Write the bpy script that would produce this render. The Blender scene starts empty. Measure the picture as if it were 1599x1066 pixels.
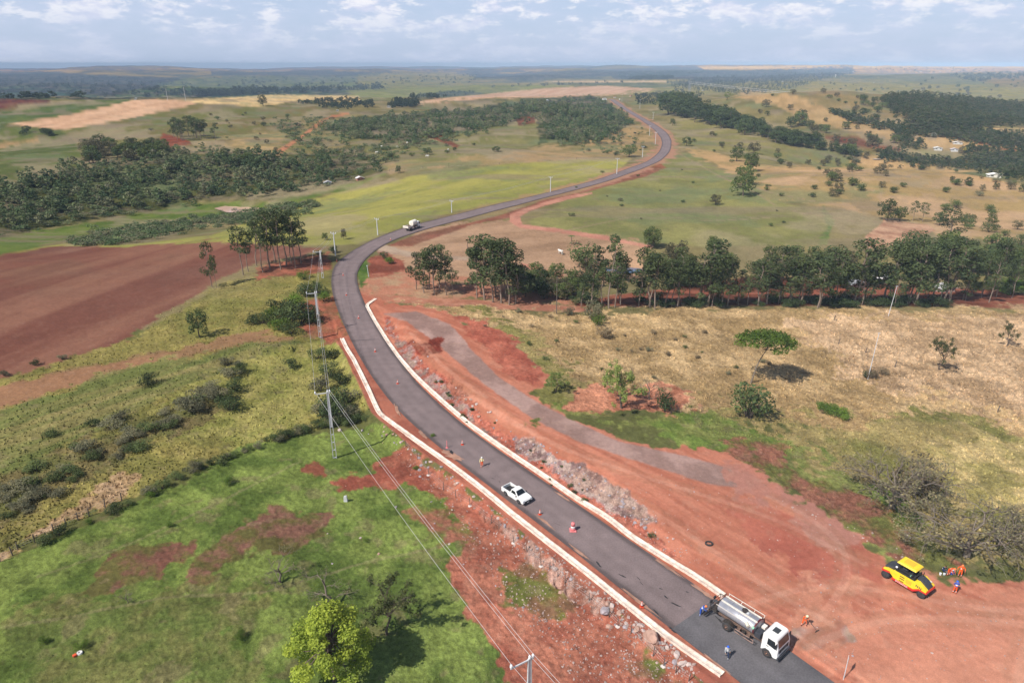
import bpy, bmesh, math, random
import numpy as np
from mathutils import Vector, Matrix
SC = bpy.context.scene
COL = SC.collection
R = math.radians
# ------------------------------------------------------------------ camera, sky, sun, exposure
H = 55.0; F = 1066.0; CU, CV = 799.5, 533.0; PITCH = R(22.1)
CP, SP = math.cos(PITCH), math.sin(PITCH)
cd = bpy.data.cameras.new('camera'); cam = bpy.data.objects.new('camera', cd); COL.objects.link(cam)
cam.location = (0, 0, H); cam.rotation_euler = (math.pi/2-PITCH, 0, 0)
cd.sensor_width = 36; cd.lens = 24.0; cd.clip_start = .5; cd.clip_end = 60000
SC.camera = cam
SUN_EL = R(48); SUN_AZ = math.atan2(-.78, -.62)        # the sun stands behind and to the left of the camera
sd = bpy.data.lights.new('sun', 'SUN'); sd.energy = 4.9; sd.angle = R(.5); sd.color = (1, .95, .88)
so = bpy.data.objects.new('sun', sd); COL.objects.link(so)
tosun = Vector((math.sin(SUN_AZ)*math.cos(SUN_EL), math.cos(SUN_AZ)*math.cos(SUN_EL), math.sin(SUN_EL)))
so.rotation_euler = tosun.to_track_quat('Z', 'Y').to_euler()
W = bpy.data.worlds.new('World'); SC.world = W; W.use_nodes = True
nt = W.node_tree; N = nt.nodes; LK = nt.links; bg = N['Background']
sky = N.new('ShaderNodeTexSky'); sky.sky_type = 'NISHITA'; sky.sun_disc = False
sky.sun_elevation = SUN_EL; sky.sun_rotation = SUN_AZ; sky.air_density = 1.0; sky.dust_density = 1.2; sky.ozone_density = 2.0
tc = N.new('ShaderNodeTexCoord')
def wn(scale, det, rough, sx, sz):
    mp = N.new('ShaderNodeMapping'); mp.inputs['Scale'].default_value = (sx, sx, sz)
    LK.new(tc.outputs['Generated'], mp.inputs['Vector'])
    n = N.new('ShaderNodeTexNoise'); n.inputs['Scale'].default_value = scale; n.inputs['Detail'].default_value = det
    n.inputs['Roughness'].default_value = rough; LK.new(mp.outputs['Vector'], n.inputs['Vector']); return n
def wramp(src, a, b):
    m = N.new('ShaderNodeMapRange'); m.interpolation_type = 'SMOOTHSTEP'
    m.inputs['From Min'].default_value = a; m.inputs['From Max'].default_value = b
    LK.new(src, m.inputs['Value']); return m.outputs['Result']
def wmath(op, a, b):
    m = N.new('ShaderNodeMath'); m.operation = op
    for i, v in enumerate((a, b)):
        if hasattr(v, 'node'): LK.new(v, m.inputs[i])
        else: m.inputs[i].default_value = v
    return m.outputs[0]
def wmix(f, a, b):
    m = N.new('ShaderNodeMix'); m.data_type = 'RGBA'
    if hasattr(f, 'node'): LK.new(f, m.inputs[0])
    else: m.inputs[0].default_value = f
    for i, v in ((6, a), (7, b)):
        if hasattr(v, 'node'): LK.new(v, m.inputs[i])
        else: m.inputs[i].default_value = (*v, 1)
    return m.outputs[2]
c1 = wn(11, 10, .64, 1, 3.2); c2 = wn(30, 8, .62, 1, 2.6)
puff = wmath('ADD', wmath('MULTIPLY', c1.outputs[0], .65), wmath('MULTIPLY', c2.outputs[0], .35))
sepn = N.new('ShaderNodeSeparateXYZ'); LK.new(tc.outputs['Generated'], sepn.inputs[0])
hi = wramp(sepn.outputs[2], .015, .085)
cm = wmath('MULTIPLY', wramp(puff, .485, .575), wmath('ADD', wmath('MULTIPLY', hi, .85), .12))
soft = wmath('MULTIPLY', wramp(c1.outputs[0], .35, .62), .22)
base = wmix(soft, wmix(.7, sky.outputs[0], (7.0, 8.5, 11.6)), (8.8, 9.0, 11.3))
lit = wmix(wramp(c2.outputs[0], .40, .62), (8.2, 8.6, 10.6), (11.0, 11.0, 11.6))
LK.new(wmix(wramp(sepn.outputs[2], .10, .38), wmix(cm, base, lit), sky.outputs[0]), bg.inputs['Color']); bg.inputs['Strength'].default_value = .08
SC.view_settings.view_transform = 'Standard'; SC.view_settings.look = 'None'; SC.view_settings.exposure = .12
SC.view_settings.gamma = 1; SC.view_settings.use_curve_mapping = False
SC.cycles.max_bounces = 5; SC.cycles.diffuse_bounces = 2; SC.cycles.glossy_bounces = 2; SC.cycles.transmission_bounces = 3
SC.cycles.volume_bounces = 0; SC.cycles.transparent_max_bounces = 6; SC.cycles.use_denoising = True
SIG = 1.2e-4; AIR = np.array([.29, .42, .62])          # air: extinction per metre, colour of thick haze
# ------------------------------------------------------------------ helpers
def lin(c):
    c = np.asarray(c, float)/255.; return np.where(c <= .04045, c/12.92, ((c+.055)/1.055)**2.4)
def tag(o, label=None, cat=None, group=None, kind=None):
    if label: o['label'] = label
    if cat: o['category'] = cat
    if group: o['group'] = group
    if kind: o['kind'] = kind
    return o
def empty(name, loc=(0, 0, 0), rz=0, label=None, cat=None, group=None):
    o = bpy.data.objects.new(name, None); COL.objects.link(o); o.location = loc; o.rotation_euler = (0, 0, rz)
    o.empty_display_size = .3
    return tag(o, label, cat, group)
def copy_tree(o, parent=None):
    c = o.copy(); COL.objects.link(c); c.parent = parent
    for ch in list(o.children): copy_tree(ch, c)
    return c
def mesh_np(name, V, Fq, mats=None, smooth=False, mi=None):
    """V (n,3), Fq (m,k) equal-size faces"""
    V = np.asarray(V, np.float32); Fq = np.asarray(Fq, np.int32)
    me = bpy.data.meshes.new(name); m, k = Fq.shape
    me.vertices.add(len(V)); me.vertices.foreach_set('co', V.ravel())
    me.loops.add(m*k); me.loops.foreach_set('vertex_index', Fq.ravel())
    me.polygons.add(m); me.polygons.foreach_set('loop_start', np.arange(0, m*k, k, dtype=np.int32))
    try: me.polygons.foreach_set('loop_total', np.full(m, k, np.int32))
    except Exception: pass
    me.update(calc_edges=True)
    me.polygons.foreach_set('use_smooth', np.full(m, smooth, bool))
    if mi is not None: me.polygons.foreach_set('material_index', np.asarray(mi, np.int32))
    for x in (mats or []): me.materials.append(x)
    return me
def obj(name, me, parent=None):
    o = bpy.data.objects.new(name, me); COL.objects.link(o); o.parent = parent; return o
def vcol(me, C, name='Col'):
    a = me.color_attributes.new(name, 'FLOAT_COLOR', 'POINT')
    A = np.ones((len(C), 4), np.float32); A[:, :3] = C; a.data.foreach_set('color', A.ravel())
def fattr(me, A, name):
    a = me.attributes.new(name, 'FLOAT', 'POINT'); a.data.foreach_set('value', np.asarray(A, np.float32))
MATS = {}
def mat(name, rgb, rough=.7, metal=0., var=.0, scale=3., spec=.3, bump=0.):
    if name in MATS: return MATS[name]
    m = bpy.data.materials.new(name); m.use_nodes = True; n = m.node_tree.nodes; l = m.node_tree.links; b = n['Principled BSDF']
    b.inputs['Roughness'].default_value = rough; b.inputs['Metallic'].default_value = metal
    b.inputs['Specular IOR Level'].default_value = spec; b.inputs['Base Color'].default_value = (*rgb, 1)
    if var or bump:
        t = n.new('ShaderNodeTexCoord'); q = n.new('ShaderNodeTexNoise'); q.inputs['Scale'].default_value = scale; q.inputs['Detail'].default_value = 6
        l.new(t.outputs['Object'], q.inputs['Vector'])
        if var:
            r = n.new('ShaderNodeMapRange'); r.inputs['From Min'].default_value = .3; r.inputs['From Max'].default_value = .7
            l.new(q.outputs[0], r.inputs['Value']); x = n.new('ShaderNodeMix'); x.data_type = 'RGBA'
            x.inputs[6].default_value = (*[c*(1-var) for c in rgb], 1); x.inputs[7].default_value = (*[min(1, c*(1+var)) for c in rgb], 1)
            l.new(r.outputs[0], x.inputs[0]); l.new(x.outputs[2], b.inputs['Base Color'])
        if bump:
            bn = n.new('ShaderNodeBump'); bn.inputs['Strength'].default_value = bump; bn.inputs['Distance'].default_value = .1
            l.new(q.outputs[0], bn.inputs['Height']); l.new(bn.outputs[0], b.inputs['Normal'])
    MATS[name] = m; return m
def hash2(ix, iy, s):
    h = (ix.astype(np.int64)*374761393 + iy.astype(np.int64)*668265263 + s*2147483647) & 0xffffffff
    h = ((h ^ (h >> 13))*1274126177) & 0xffffffff; h = ((h ^ (h >> 16))*2246822519) & 0xffffffff
    return ((h ^ (h >> 15)) & 0xffffff)/float(0xffffff)
def vnoise(x, y, s=0):
    ix = np.floor(x); iy = np.floor(y); fx = x-ix; fy = y-iy; fx = fx*fx*(3-2*fx); fy = fy*fy*(3-2*fy)
    a = hash2(ix, iy, s); b = hash2(ix+1, iy, s); c = hash2(ix, iy+1, s); d = hash2(ix+1, iy+1, s)
    return (a*(1-fx)+b*fx)*(1-fy)+(c*(1-fx)+d*fx)*fy*1.0
def fbm(x, y, s=0, o=4, g=.5):
    t = 0; a = 1; w = 0
    for i in range(o): t = t+a*vnoise(x, y, s+i*17); w += a; a *= g; x = x*2.03+11.3; y = y*2.03-7.1
    return t/w
def sstep(a, b, x): t = np.clip((x-a)/(b-a), 0, 1); return t*t*(3-2*t)
# ------------------------------------------------------------------ picture <-> world
def project(x, y, z):
    zc = y*CP-(z-H)*SP; yu = y*SP+(z-H)*CP
    zc = np.where(zc < 1, np.nan, zc)
    return CU+x/zc*F, CV-yu/zc*F
def flat(u, v, z=0.):
    u = np.asarray(u, float); v = np.asarray(v, float); yc = (CV-v)/F
    dz = -SP+yc*CP; t = (z-H)/dz; return np.stack([(u-CU)/F*t, (CP+yc*SP)*t], -1)
def resample(P, step):
    P = np.asarray(P, float); d = np.r_[0, np.cumsum(np.hypot(*np.diff(P, axis=0).T))]
    n = max(2, int(d[-1]/step)); s = np.linspace(0, d[-1], n+1)
    return np.stack([np.interp(s, d, P[:, 0]), np.interp(s, d, P[:, 1])], -1)
def smooth(P, it=6):
    P = P.copy()
    for _ in range(it): P[1:-1] = .25*P[:-2]+.5*P[1:-1]+.25*P[2:]
    return P
def segdist(x, y, P, chunk=120000):
    """distance to polyline P, side sign (+ on its right hand), arc parameter"""
    x = np.ravel(x); y = np.ravel(y); A = P[:-1]; D = P[1:]-A; L2 = (D**2).sum(1)+1e-9
    s0 = np.r_[0, np.cumsum(np.sqrt(L2))[:-1]]
    o1 = np.empty(len(x)); o2 = np.empty(len(x)); o3 = np.empty(len(x))
    for i in range(0, len(x), chunk):
        px = x[i:i+chunk, None]-A[:, 0]; py = y[i:i+chunk, None]-A[:, 1]
        t = np.clip((px*D[:, 0]+py*D[:, 1])/L2, 0, 1); ex = px-t*D[:, 0]; ey = py-t*D[:, 1]; d = ex*ex+ey*ey
        k = d.argmin(1); r = np.arange(len(k)); o1[i:i+chunk] = np.sqrt(d[r, k])
        o2[i:i+chunk] = np.sign(D[k, 1]*px[r, k]-D[k, 0]*py[r, k]); o3[i:i+chunk] = s0[k]+t[r, k]*np.sqrt(L2[k])
    return o1, o2, o3
# ------------------------------------------------------------------ the road and its two gutters, in plan
RL = [(1400,1250),(1155,1066),(1110,1031),(1065,996),(1025,959),(975,926),(925,886),(887,851),(840,809),(797,782),(750,745),(717,720),(670,687),(637,657),(605,627),(585,597),(566,560),(557,545),(545,515),(532,485),(520,452),(516,432),(518,416),(525,407),(540,397),(560,385),(585,372),(615,361),(637,352),(675,342),(725,330),(762,321),(800,314),(850,302),(900,290),(937,280),(975,265),(1012,252),(1030,240),(1035,227),(1032,215),(1020,202),(1000,187),(975,172),(960,162),(954,157.5),(948,155)]
RR = [(1560,1250),(1304,1066),(1241,1021),(1170,971),(1100,921),(1037,879),(975,839),(920,799),(850,757),(800,720),(737,675),(692,640),(650,597),(617,560),(595,527),(575,495),(562,470),(554,445),(555,427),(562,412),(572,402),(590,387),(612,375),(640,365),(675,356),(725,345),(775,330),(797,323.5),(850,309),(900,296),(950,282),(1000,265),(1030,252),(1045,235),(1049,220),(1042,207),(1025,195),(1000,182),(980,170),(967,160),(961,156.5),(956,154.5)]
PL = smooth(resample(flat(*np.array(RL, float).T), 3.), 3); PR = smooth(resample(flat(*np.array(RR, float).T), 3.), 3)
def centre():
    C = []; W_ = []
    for p in PL[::1]:
        d = np.hypot(*(PR-p).T); q = PR[d.argmin()]; C.append((p+q)/2); W_.append(d.min())
    return np.array(C), np.array(W_)
RC, RWd = centre(); RC = smooth(RC, 14)
k0 = np.r_[0, np.cumsum(np.hypot(*np.diff(RC, axis=0).T))]
sN = np.arange(0, k0[-1], 2.5); RC2 = np.stack([np.interp(sN, k0, RC[:, 0]), np.interp(sN, k0, RC[:, 1])], -1)
RW2 = np.interp(sN, k0, smooth(np.stack([RWd, RWd], -1), 10)[:, 0]); RW2 = np.clip(RW2, 6.9, 8.4)
RCc = RC2[::4]
GLp = [(534,528),(541,543),(552,560),(563,582),(575,607),(592,645),(615,662),(650,687),(700,722),(750,760),(797,799),(862,850),(925,899),(987,949),(1037,989),(1095,1029),(1128,1052)]
GRp = [(587,466),(572,476),(585,500),(605,532),(625,560),(650,588),(690,625),(737,665),(800,709),(850,742),(900,777),(950,807),(985,836),(1037,869),(1087,899),(1130,929)]
GL = smooth(resample(flat(*np.array(GLp, float).T), 1.), 2); GR = smooth(resample(flat(*np.array(GRp, float).T), 1.), 2)
# ------------------------------------------------------------------ terrain height
BUMPS = [(-172,330,100,95,-13), (-70,300,60,60,-4), (95,190,75,22,-4.5), (30,195,40,22,-3), (360,830,170,190,24), (285,470,120,70,-17),
         (60,830,70,130,9), (-520,960,330,180,13), (-430,560,150,90,-9), (150,330,70,50,4), (430,300,120,60,6), (-30,1000,200,60,-8), (620,700,160,120,-14), (560,1000,220,150,10)]
def height(x, y, micro=False):
    sh = np.shape(x); x = np.ravel(np.asarray(x, float)); y = np.ravel(np.asarray(y, float)); r = np.hypot(x, y); z = np.zeros_like(x)
    for cx, cy, sx, sy, a in BUMPS: z += a*np.exp(-((x-cx)/sx)**2-((y-cy)/sy)**2)
    z += (fbm(x/90., y/90., 5, 3)-.5)*9*sstep(120, 420, r)
    w = np.ones_like(x); k = r < 1400
    if k.any():
        d, _, _ = segdist(x[k], y[k], RCc); w[k] = sstep(9, 110, d)
    z *= w
    k = r < 230
    if k.any():
        xx = x[k]; yy = y[k]; zz = z[k]
        d, s, t = segdist(xx, yy, GL); LT = 1-sstep(6, 18, t*0+np.where(t <= 0, d, 0))*0
        n = fbm(xx/2.1, yy/2.1, 31, 3)
        out = np.where(s < 0, d, 0.)          # GL runs from far to near: its left hand is the far side of the road
        end = np.where((t <= .01) | (t >= segL-.01), sstep(14, 3, d), 1.)
        zz = zz-1.5*sstep(.9, 2.6+1.6*n, np.where(s*SGL < 0, d, 0.))*end*sstep(34, 8, d)
        d2, s2, t2 = segdist(xx, yy, GR)
        o2 = np.where(s2*SGR < 0, d2, 0.); amp = 2.0*sstep(8, 24, t2)*sstep(segR+6, segR-26, t2)
        zz = zz+amp*sstep(.8, 4.6+2.2*n, o2)*sstep(46, 14, o2)
        z[k] = zz
    a = np.arctan2(x, np.maximum(y, 1e-3)); a = np.where(y <= 0, np.sign(x)*1.6, a)
    Lw = 1-.55*sstep(-.02, .25, a)
    z += -48*Lw*sstep(1180, 2300, r)
    z += (fbm(x/620., y/620., 77, 4)-.5)*2*(34*sstep(1500, 4200, r)) + (fbm(x/2100., y/2100., 99, 2)-.5)*2*20*sstep(2500, 6000, r)
    z += (44+10*np.sin(a*9)+7*np.sin(a*23)+(fbm(x/1300., y/1300., 55, 3)-.5)*46)*sstep(2600, 9500, r)*(.55+.45*Lw)
    z += 12*np.exp(-((x+430)/260)**2-((y-2500)/330)**2)+30*np.exp(-((x+1050)/330)**2-((y-2300)/260)**2)
    z = np.where(z > 46, 46+(z-46)*.32, z)
    return z.reshape(sh)
segL = np.hypot(*np.diff(GL, axis=0).T).sum(); segR = np.hypot(*np.diff(GR, axis=0).T).sum()
# side signs: the road centre must lie on the positive side
m = GL[len(GL)//2]; c = RC2[np.hypot(*(RC2-m).T).argmin()]; SGL = segdist(np.array([c[0]]), np.array([c[1]]), GL)[1][0]
m = GR[len(GR)//2]; c = RC2[np.hypot(*(RC2-m).T).argmin()]; SGR = segdist(np.array([c[0]]), np.array([c[1]]), GR)[1][0]
def hz(x, y): return float(height(np.array([x]), np.array([y]))[0])
def ground(u, v):
    """picture positions -> points on the terrain (first hit)"""
    u = np.atleast_1d(np.asarray(u, float)); v = np.atleast_1d(np.asarray(v, float)); yc = (CV-v)/F
    dx = (u-CU)/F; dy = CP+yc*SP; dz = -SP+yc*CP
    ds = np.geomspace(38, 12500, 170); lo = np.full(len(u), ds[0]); hi_ = np.full(len(u), ds[-1])
    dh = np.hypot(dx, dy); T = ds[None, :]/dh[:, None]
    g = H+T*dz[:, None]-height(dx[:, None]*T, dy[:, None]*T)
    below = g < 0; k = np.where(below.any(1), below.argmax(1), len(ds)-1); k = np.maximum(k, 1)
    lo = ds[k-1]/dh; hi_ = ds[k]/dh
    for _ in range(12):
        m_ = (lo+hi_)/2; q = H+m_*dz-height(dx*m_, dy*m_) < 0; hi_ = np.where(q, m_, hi_); lo = np.where(q, lo, m_)
    X = dx*hi_; Y = dy*hi_; return np.stack([X, Y, height(X, Y)], -1)
def top_h(p, vt):
    """height of a thing standing at p whose top shows at picture row vt"""
    yc = (CV-vt)/F; return H-p[1]*(SP-yc*CP)/(CP+yc*SP)-p[2]
# ------------------------------------------------------------------ ground colour: fields, dirt, pasture (positions on the plan come from the photograph)
LAY = []
def L(a, b, pts, f=6, rough=.5, streak=None, ns=8.): LAY.append((np.array(a, float), np.array(b, float), np.array(pts, float), f, rough, streak, ns))
# far country, from the horizon towards us
L((150,140,110),(95,110,80),[(-900,60),(2600,60),(2600,175),(-900,175)],2,.3,None,260)
L((215,190,170),(175,165,140),[(-900,60),(2600,60),(2600,101),(-900,101)],2,.3,None,300)
L((90,105,120),(125,130,125),[(-300,101),(560,101),(700,103),(1000,101),(1060,104),(1060,109),(600,108),(300,107),(-300,110)],2,.3,None,240)
L((60,88,84),(78,102,88),[(-300,110),(0,114),(60,112),(140,117),(230,120),(330,124),(330,150),(200,156),(-300,160)],2,1,None,60)
L((48,72,74),(58,82,80),[(120,146),(150,134),(200,122),(240,120),(275,124),(250,138),(170,150)],2,1,None,40)
L((118,130,98),(95,112,88),[(245,131),(300,122),(380,118),(480,120),(560,118),(560,138),(250,139)],3,.5,None,40)
L((62,85,78),(80,102,84),[(200,140),(340,137),(560,138),(600,134),(620,140),(560,148),(300,154),(180,155)],2,1,None,40)
L((60,86,92),(78,104,98),[(330,112),(560,112),(700,113),(800,116),(870,111),(1110,104),(1110,110),(1000,116),(830,125),(700,120),(560,118),(330,118)],2,1,None,60)
L((145,140,108),(122,128,100),[(560,118),(620,113),(700,112),(740,118),(740,128),(620,137),(560,136)],3,.4,None,50)
L((135,140,100),(118,125,95),[(540,141),(620,136),(760,131),(820,133),(900,132),(830,143),(660,156),(560,158)],3,.4,None,50)
L((200,168,148),(185,150,130),[(640,161),(680,154),(780,145),(850,138),(940,134),(1030,139),(1000,148),(900,152),(760,154),(650,166)],2,.3,((700,158),(900,140)),20)
L((78,95,75),(98,108,80),[(640,150),(700,142),(740,143),(760,147),(700,152),(650,157)],2,.7,None,20)
L((92,105,78),(112,118,86),[(868,128),(1020,129),(1030,133),(870,133)],2,.5)
L((205,180,155),(190,165,140),[(850,127),(1040,126),(1040,129),(870,129)],1.5,.3)
L((55,76,82),(68,90,84),[(950,116),(1060,112),(1130,110),(1240,113),(1240,121),(1060,124),(960,124)],2,1,None,30)
L((195,165,140),(165,150,120),[(1090,104),(1300,102),(1700,101),(1700,108),(1320,110),(1100,109)],2,.3,None,120)
L((175,150,130),(140,130,110),[(1330,108),(1380,106),(1700,107),(1700,116),(1330,115)],2,.3,None,50)
L((122,125,98),(105,115,92),[(1370,116),(1700,112),(1700,160),(1600,158),(1500,150),(1430,143),(1370,135)],4,.4,None,60)
L((140,125,105),(125,118,98),[(1530,126),(1599,114),(1800,112),(1800,150),(1600,150)],4,.4,None,60)
L((62,86,80),(78,98,84),[(1130,112),(1330,104),(1336,113),(1290,120),(1260,130),(1180,150),(1130,140),(1050,130)],3,1,None,30)
# middle distance base
L((126,124,84),(146,138,98),[(-900,158),(440,157),(640,163),(950,150),(1060,135),(1300,122),(1400,130),(2600,170),(2600,520),(-900,520)],5,.5,None,25)
L((112,132,72),(96,122,62),[(-300,166),(0,176),(60,168),(110,158),(200,155),(205,158),(100,182),(15,192),(-300,215)],1.5,.3,((0,190),(150,165)),12)
L((142,84,76),(120,68,62),[(-300,150),(0,155),(60,155),(85,157),(60,162),(0,169),(-300,176)],1.5,.3)
L((192,156,132),(205,170,148),[(14,194),(110,179),(205,157),(240,155),(300,158),(312,161),(220,182),(125,205),(95,203)],1.2,.3,((20,195),(290,160)),10)
L((208,184,140),(192,168,126),[(290,157),(420,148),(500,149),(560,150),(565,160),(510,158),(470,156),(410,167),(320,164)],2,.3)
L((122,130,78),(135,125,88),[(95,204),(220,182),(315,161),(400,167),(490,160),(505,172),(455,205),(300,222),(250,232),(110,215),(-20,215)],2,.4,((100,200),(400,170)),18)
L((112,128,72),(98,118,64),[(-300,200),(0,195),(90,203),(110,213),(125,240),(130,262),(-10,290),(-300,320)],3,.4,((0,260),(120,235)),15)
L((178,148,112),(160,140,104),[(-300,228),(0,222),(60,215),(60,221),(0,232),(-300,245)],3,.4)
L((140,74,62),(165,90,70),[(255,208),(295,220),(300,225),(262,232),(248,222)],2,.5)
L((176,154,112),(150,138,98),[(300,225),(400,205),(455,207),(440,235),(405,245),(330,226)],5,.5,None,14)
L((84,96,56),(104,112,66),[(-300,300),(0,288),(130,262),(250,236),(380,238),(430,243),(560,225),(600,258),(560,285),(480,300),(420,312),(330,314),(200,335),(120,348),(0,372),(-300,420)],5,1,None,9)
L((98,128,54),(116,140,64),[(-300,400),(0,372),(120,350),(200,338),(330,316),(420,314),(520,293),(600,272),(560,292),(440,326),(350,338),(200,352),(110,372),(0,402),(-300,450)],3,.4,None,12)
L((150,140,100),(120,128,80),[(455,200),(500,185),(560,205),(560,226),(430,242)],5,.6,None,9)
L((72,88,50),(92,104,58),[(500,200),(560,182),(700,172),(840,156),(920,148),(950,160),(880,170),(840,186),(740,206),(690,216),(610,222),(560,214)],3,1,None,9)
L((196,134,104),(180,120,92),[(425,240),(445,227),(470,212),(500,188),(520,180),(545,176),(545,179),(512,186),(480,210),(452,230),(434,243)],1.0,.3)
L((142,142,96),(128,132,84),[(560,225),(620,222),(740,206),(836,186),(846,225),(780,240),(640,262),(600,262)],3,.4,None,16)
L((140,82,66),(160,100,76),[(668,210),(690,212),(718,228),(712,232),(690,222),(668,214)],1.5,.4)
L((172,148,112),(155,140,100),[(600,256),(700,250),(800,238),(850,228),(1000,236),(985,250),(860,254),(760,260),(610,272)],3,.4,None,14)
L((150,84,64),(130,74,58),[(806,186),(834,182),(836,192),(810,196)],2,.4)
L((72,90,48),(88,104,54),[(838,186),(870,166),(950,160),(988,190),(960,216),(900,226),(862,218),(842,226)],3,1,None,9)
L((176,150,110),(150,134,92),[(900,224),(940,214),(985,195),(1012,200),(1024,215),(1018,236),(990,246),(950,232)],3,.5,None,8)
L((162,162,84),(146,152,76),[(-20,402),(110,378),(200,382),(330,368),(430,330),(520,302),(600,287),(640,276),(700,268),(800,256),(900,250),(985,247),(970,262),(930,282),(860,300),(800,312),(725,328),(640,350),(600,364),(560,380),(500,384),(330,384),(200,392)],2.5,.4,((430,340),(900,255)),14)
# right of the road
L((146,148,92),(132,138,84),[(820,352),(900,296),(980,272),(1050,240),(1090,240),(1150,280),(1210,315),(1290,325),(1300,355),(1280,385),(1100,385),(1000,380),(900,365)],4,.5,None,16)
L((190,158,116),(168,146,102),[(1060,232),(1130,237),(1200,262),(1330,240),(1480,262),(1620,300),(2300,420),(2300,470),(1540,395),(1450,360),(1330,330),(1240,318),(1190,300),(1130,266)],5,.5,None,22)
L((138,138,88),(150,146,96),[(1060,180),(1140,190),(1260,240),(1340,246),(1300,262),(1180,252),(1120,236),(1060,226),(1050,205)],5,.5,None,16)
L((142,132,98),(158,140,104),[(1270,135),(1420,150),(1460,215),(1400,240),(1290,200),(1220,165)],6,.5,None,18)
L((184,156,118),(168,144,106),[(1160,140),(1240,150),(1330,185),(1440,215),(1600,230),(1600,240),(1420,228),(1300,200),(1220,172),(1150,152)],4,.4)
L((150,88,72),(130,76,62),[(1288,212),(1340,214),(1360,224),(1410,232),(1400,238),(1340,230),(1290,218)],2,.5,((1290,214),(1400,236)),8)
L((185,130,98),(165,112,86),[(1470,205),(1599,236),(1720,262),(1720,266),(1599,241),(1470,209)],1.5,.4)
L((196,170,132),(180,158,120),[(1540,199),(1700,196),(1700,206),(1550,207)],1.5,.3)
L((120,140,66),(104,128,58),[(1430,234),(1480,238),(1500,246),(1450,247)],3,.4)
L((90,112,54),(112,130,62),[(1480,372),(1530,372),(1550,385),(1500,395)],3,.5)
L((104,134,72),(124,142,80),[(1286,320),(1306,340),(1290,380),(1274,392),(1292,352),(1280,330)],3,.7)
L((198,158,124),(178,128,98),[(1350,370),(1375,350),(1380,342),(1450,352),(1460,360),(1420,378),(1380,384),(1356,388)],2,.5)
L((186,152,118),(168,136,104),[(600,388),(660,358),(740,345),(800,340),(830,352),(900,362),(1010,378),(1000,440),(880,440),(700,440),(590,430)],4,.5,((640,400),(840,380)),12)
L((168,104,82),(150,100,76),[(606,383),(640,369),(680,360),(730,349),(790,333),(850,312),(905,300),(1000,268),(1030,254),(1040,262),(1010,275),(960,288),(905,303),(850,322),(800,340),(740,350),(690,368),(640,385)],2,.8)
L((202,142,118),(188,128,106),[(797,334),(830,322),(880,307),(925,300),(925,303),(870,316),(830,328),(812,338),(815,350),(870,357),(940,367),(1020,384),(1020,389),(940,374),(870,363),(812,356),(795,346)],1.5,.4)
L((200,138,112),(185,124,100),[(814,410),(880,428),(880,433),(814,416)],1.5,.4)
L((178,160,148),(165,140,126),[(588,385),(600,382),(640,393),(700,400),(760,402),(760,406),(690,405),(630,400),(590,392)],2,.4)
L((150,82,64),(176,98,76),[(560,440),(575,405),(600,396),(620,398),(640,420),(600,440),(576,440)],4,.7)
L((80,120,44),(104,138,58),[(556,420),(566,398),(574,410),(580,450),(565,452)],2,.6)
L((200,140,110),(180,120,92),[(556,455),(640,462),(760,468),(900,478),(930,484),(900,488),(740,482),(640,474),(560,470)],1.5,.4)
L((178,148,112),(190,128,98),[(576,432),(640,420),(760,440),(900,462),(1000,470),(1000,484),(900,478),(640,462),(560,456)],4,.5,None,9)
L((172,100,74),(120,70,52),[(1180,430),(1330,440),(1500,450),(1600,455),(1900,462),(1900,500),(1599,484),(1500,478),(1180,478),(900,478),(900,470)],2,.6,((1180,460),(1599,466)),8)
L((190,165,126),(168,144,104),[(620,470),(760,482),(900,488),(960,484),(1180,480),(1600,482),(2400,520),(2400,1000),(1620,870),(1500,740),(1400,700),(1200,660),(1000,640),(840,590),(700,500)],5,1.6,None,7)
L((200,171,130),(178,150,110),[(1230,500),(1600,486),(2400,520),(2400,800),(1620,680),(1450,620),(1330,590)],10,2.0,None,5)
L((134,136,76),(160,148,98),[(690,492),(800,500),(870,560),(900,600),(960,650),(1130,640),(1250,650),(1330,660),(1450,640),(1599,680),(2400,900),(2400,1100),(1600,900),(1470,860),(1330,830),(1130,710),(860,640),(800,580)],10,1.1,None,7)
L((110,138,58),(134,146,78),[(880,640),(960,650),(1060,640),(1180,660),(1240,700),(1330,740),(1400,780),(1440,830),(1420,880),(1380,860),(1250,770),(1130,712),(1010,690),(900,655)],8,1.0,None,5)
L((182,166,118),(150,144,88),[(1430,700),(1540,690),(1700,740),(1700,800),(1500,780)],8,1.2,None,5)
L((166,110,86),(120,128,66),[(1130,700),(1180,690),(1300,750),(1400,815),(1500,880),(1480,890),(1380,850),(1240,770)],6,1.2,None,3)
L((210,142,106),(186,118,86),[(884,640),(910,612),(960,606),(1010,600),(1060,612),(1095,636),(1040,644),(980,636),(930,642)],4,1.2,None,3)
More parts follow.
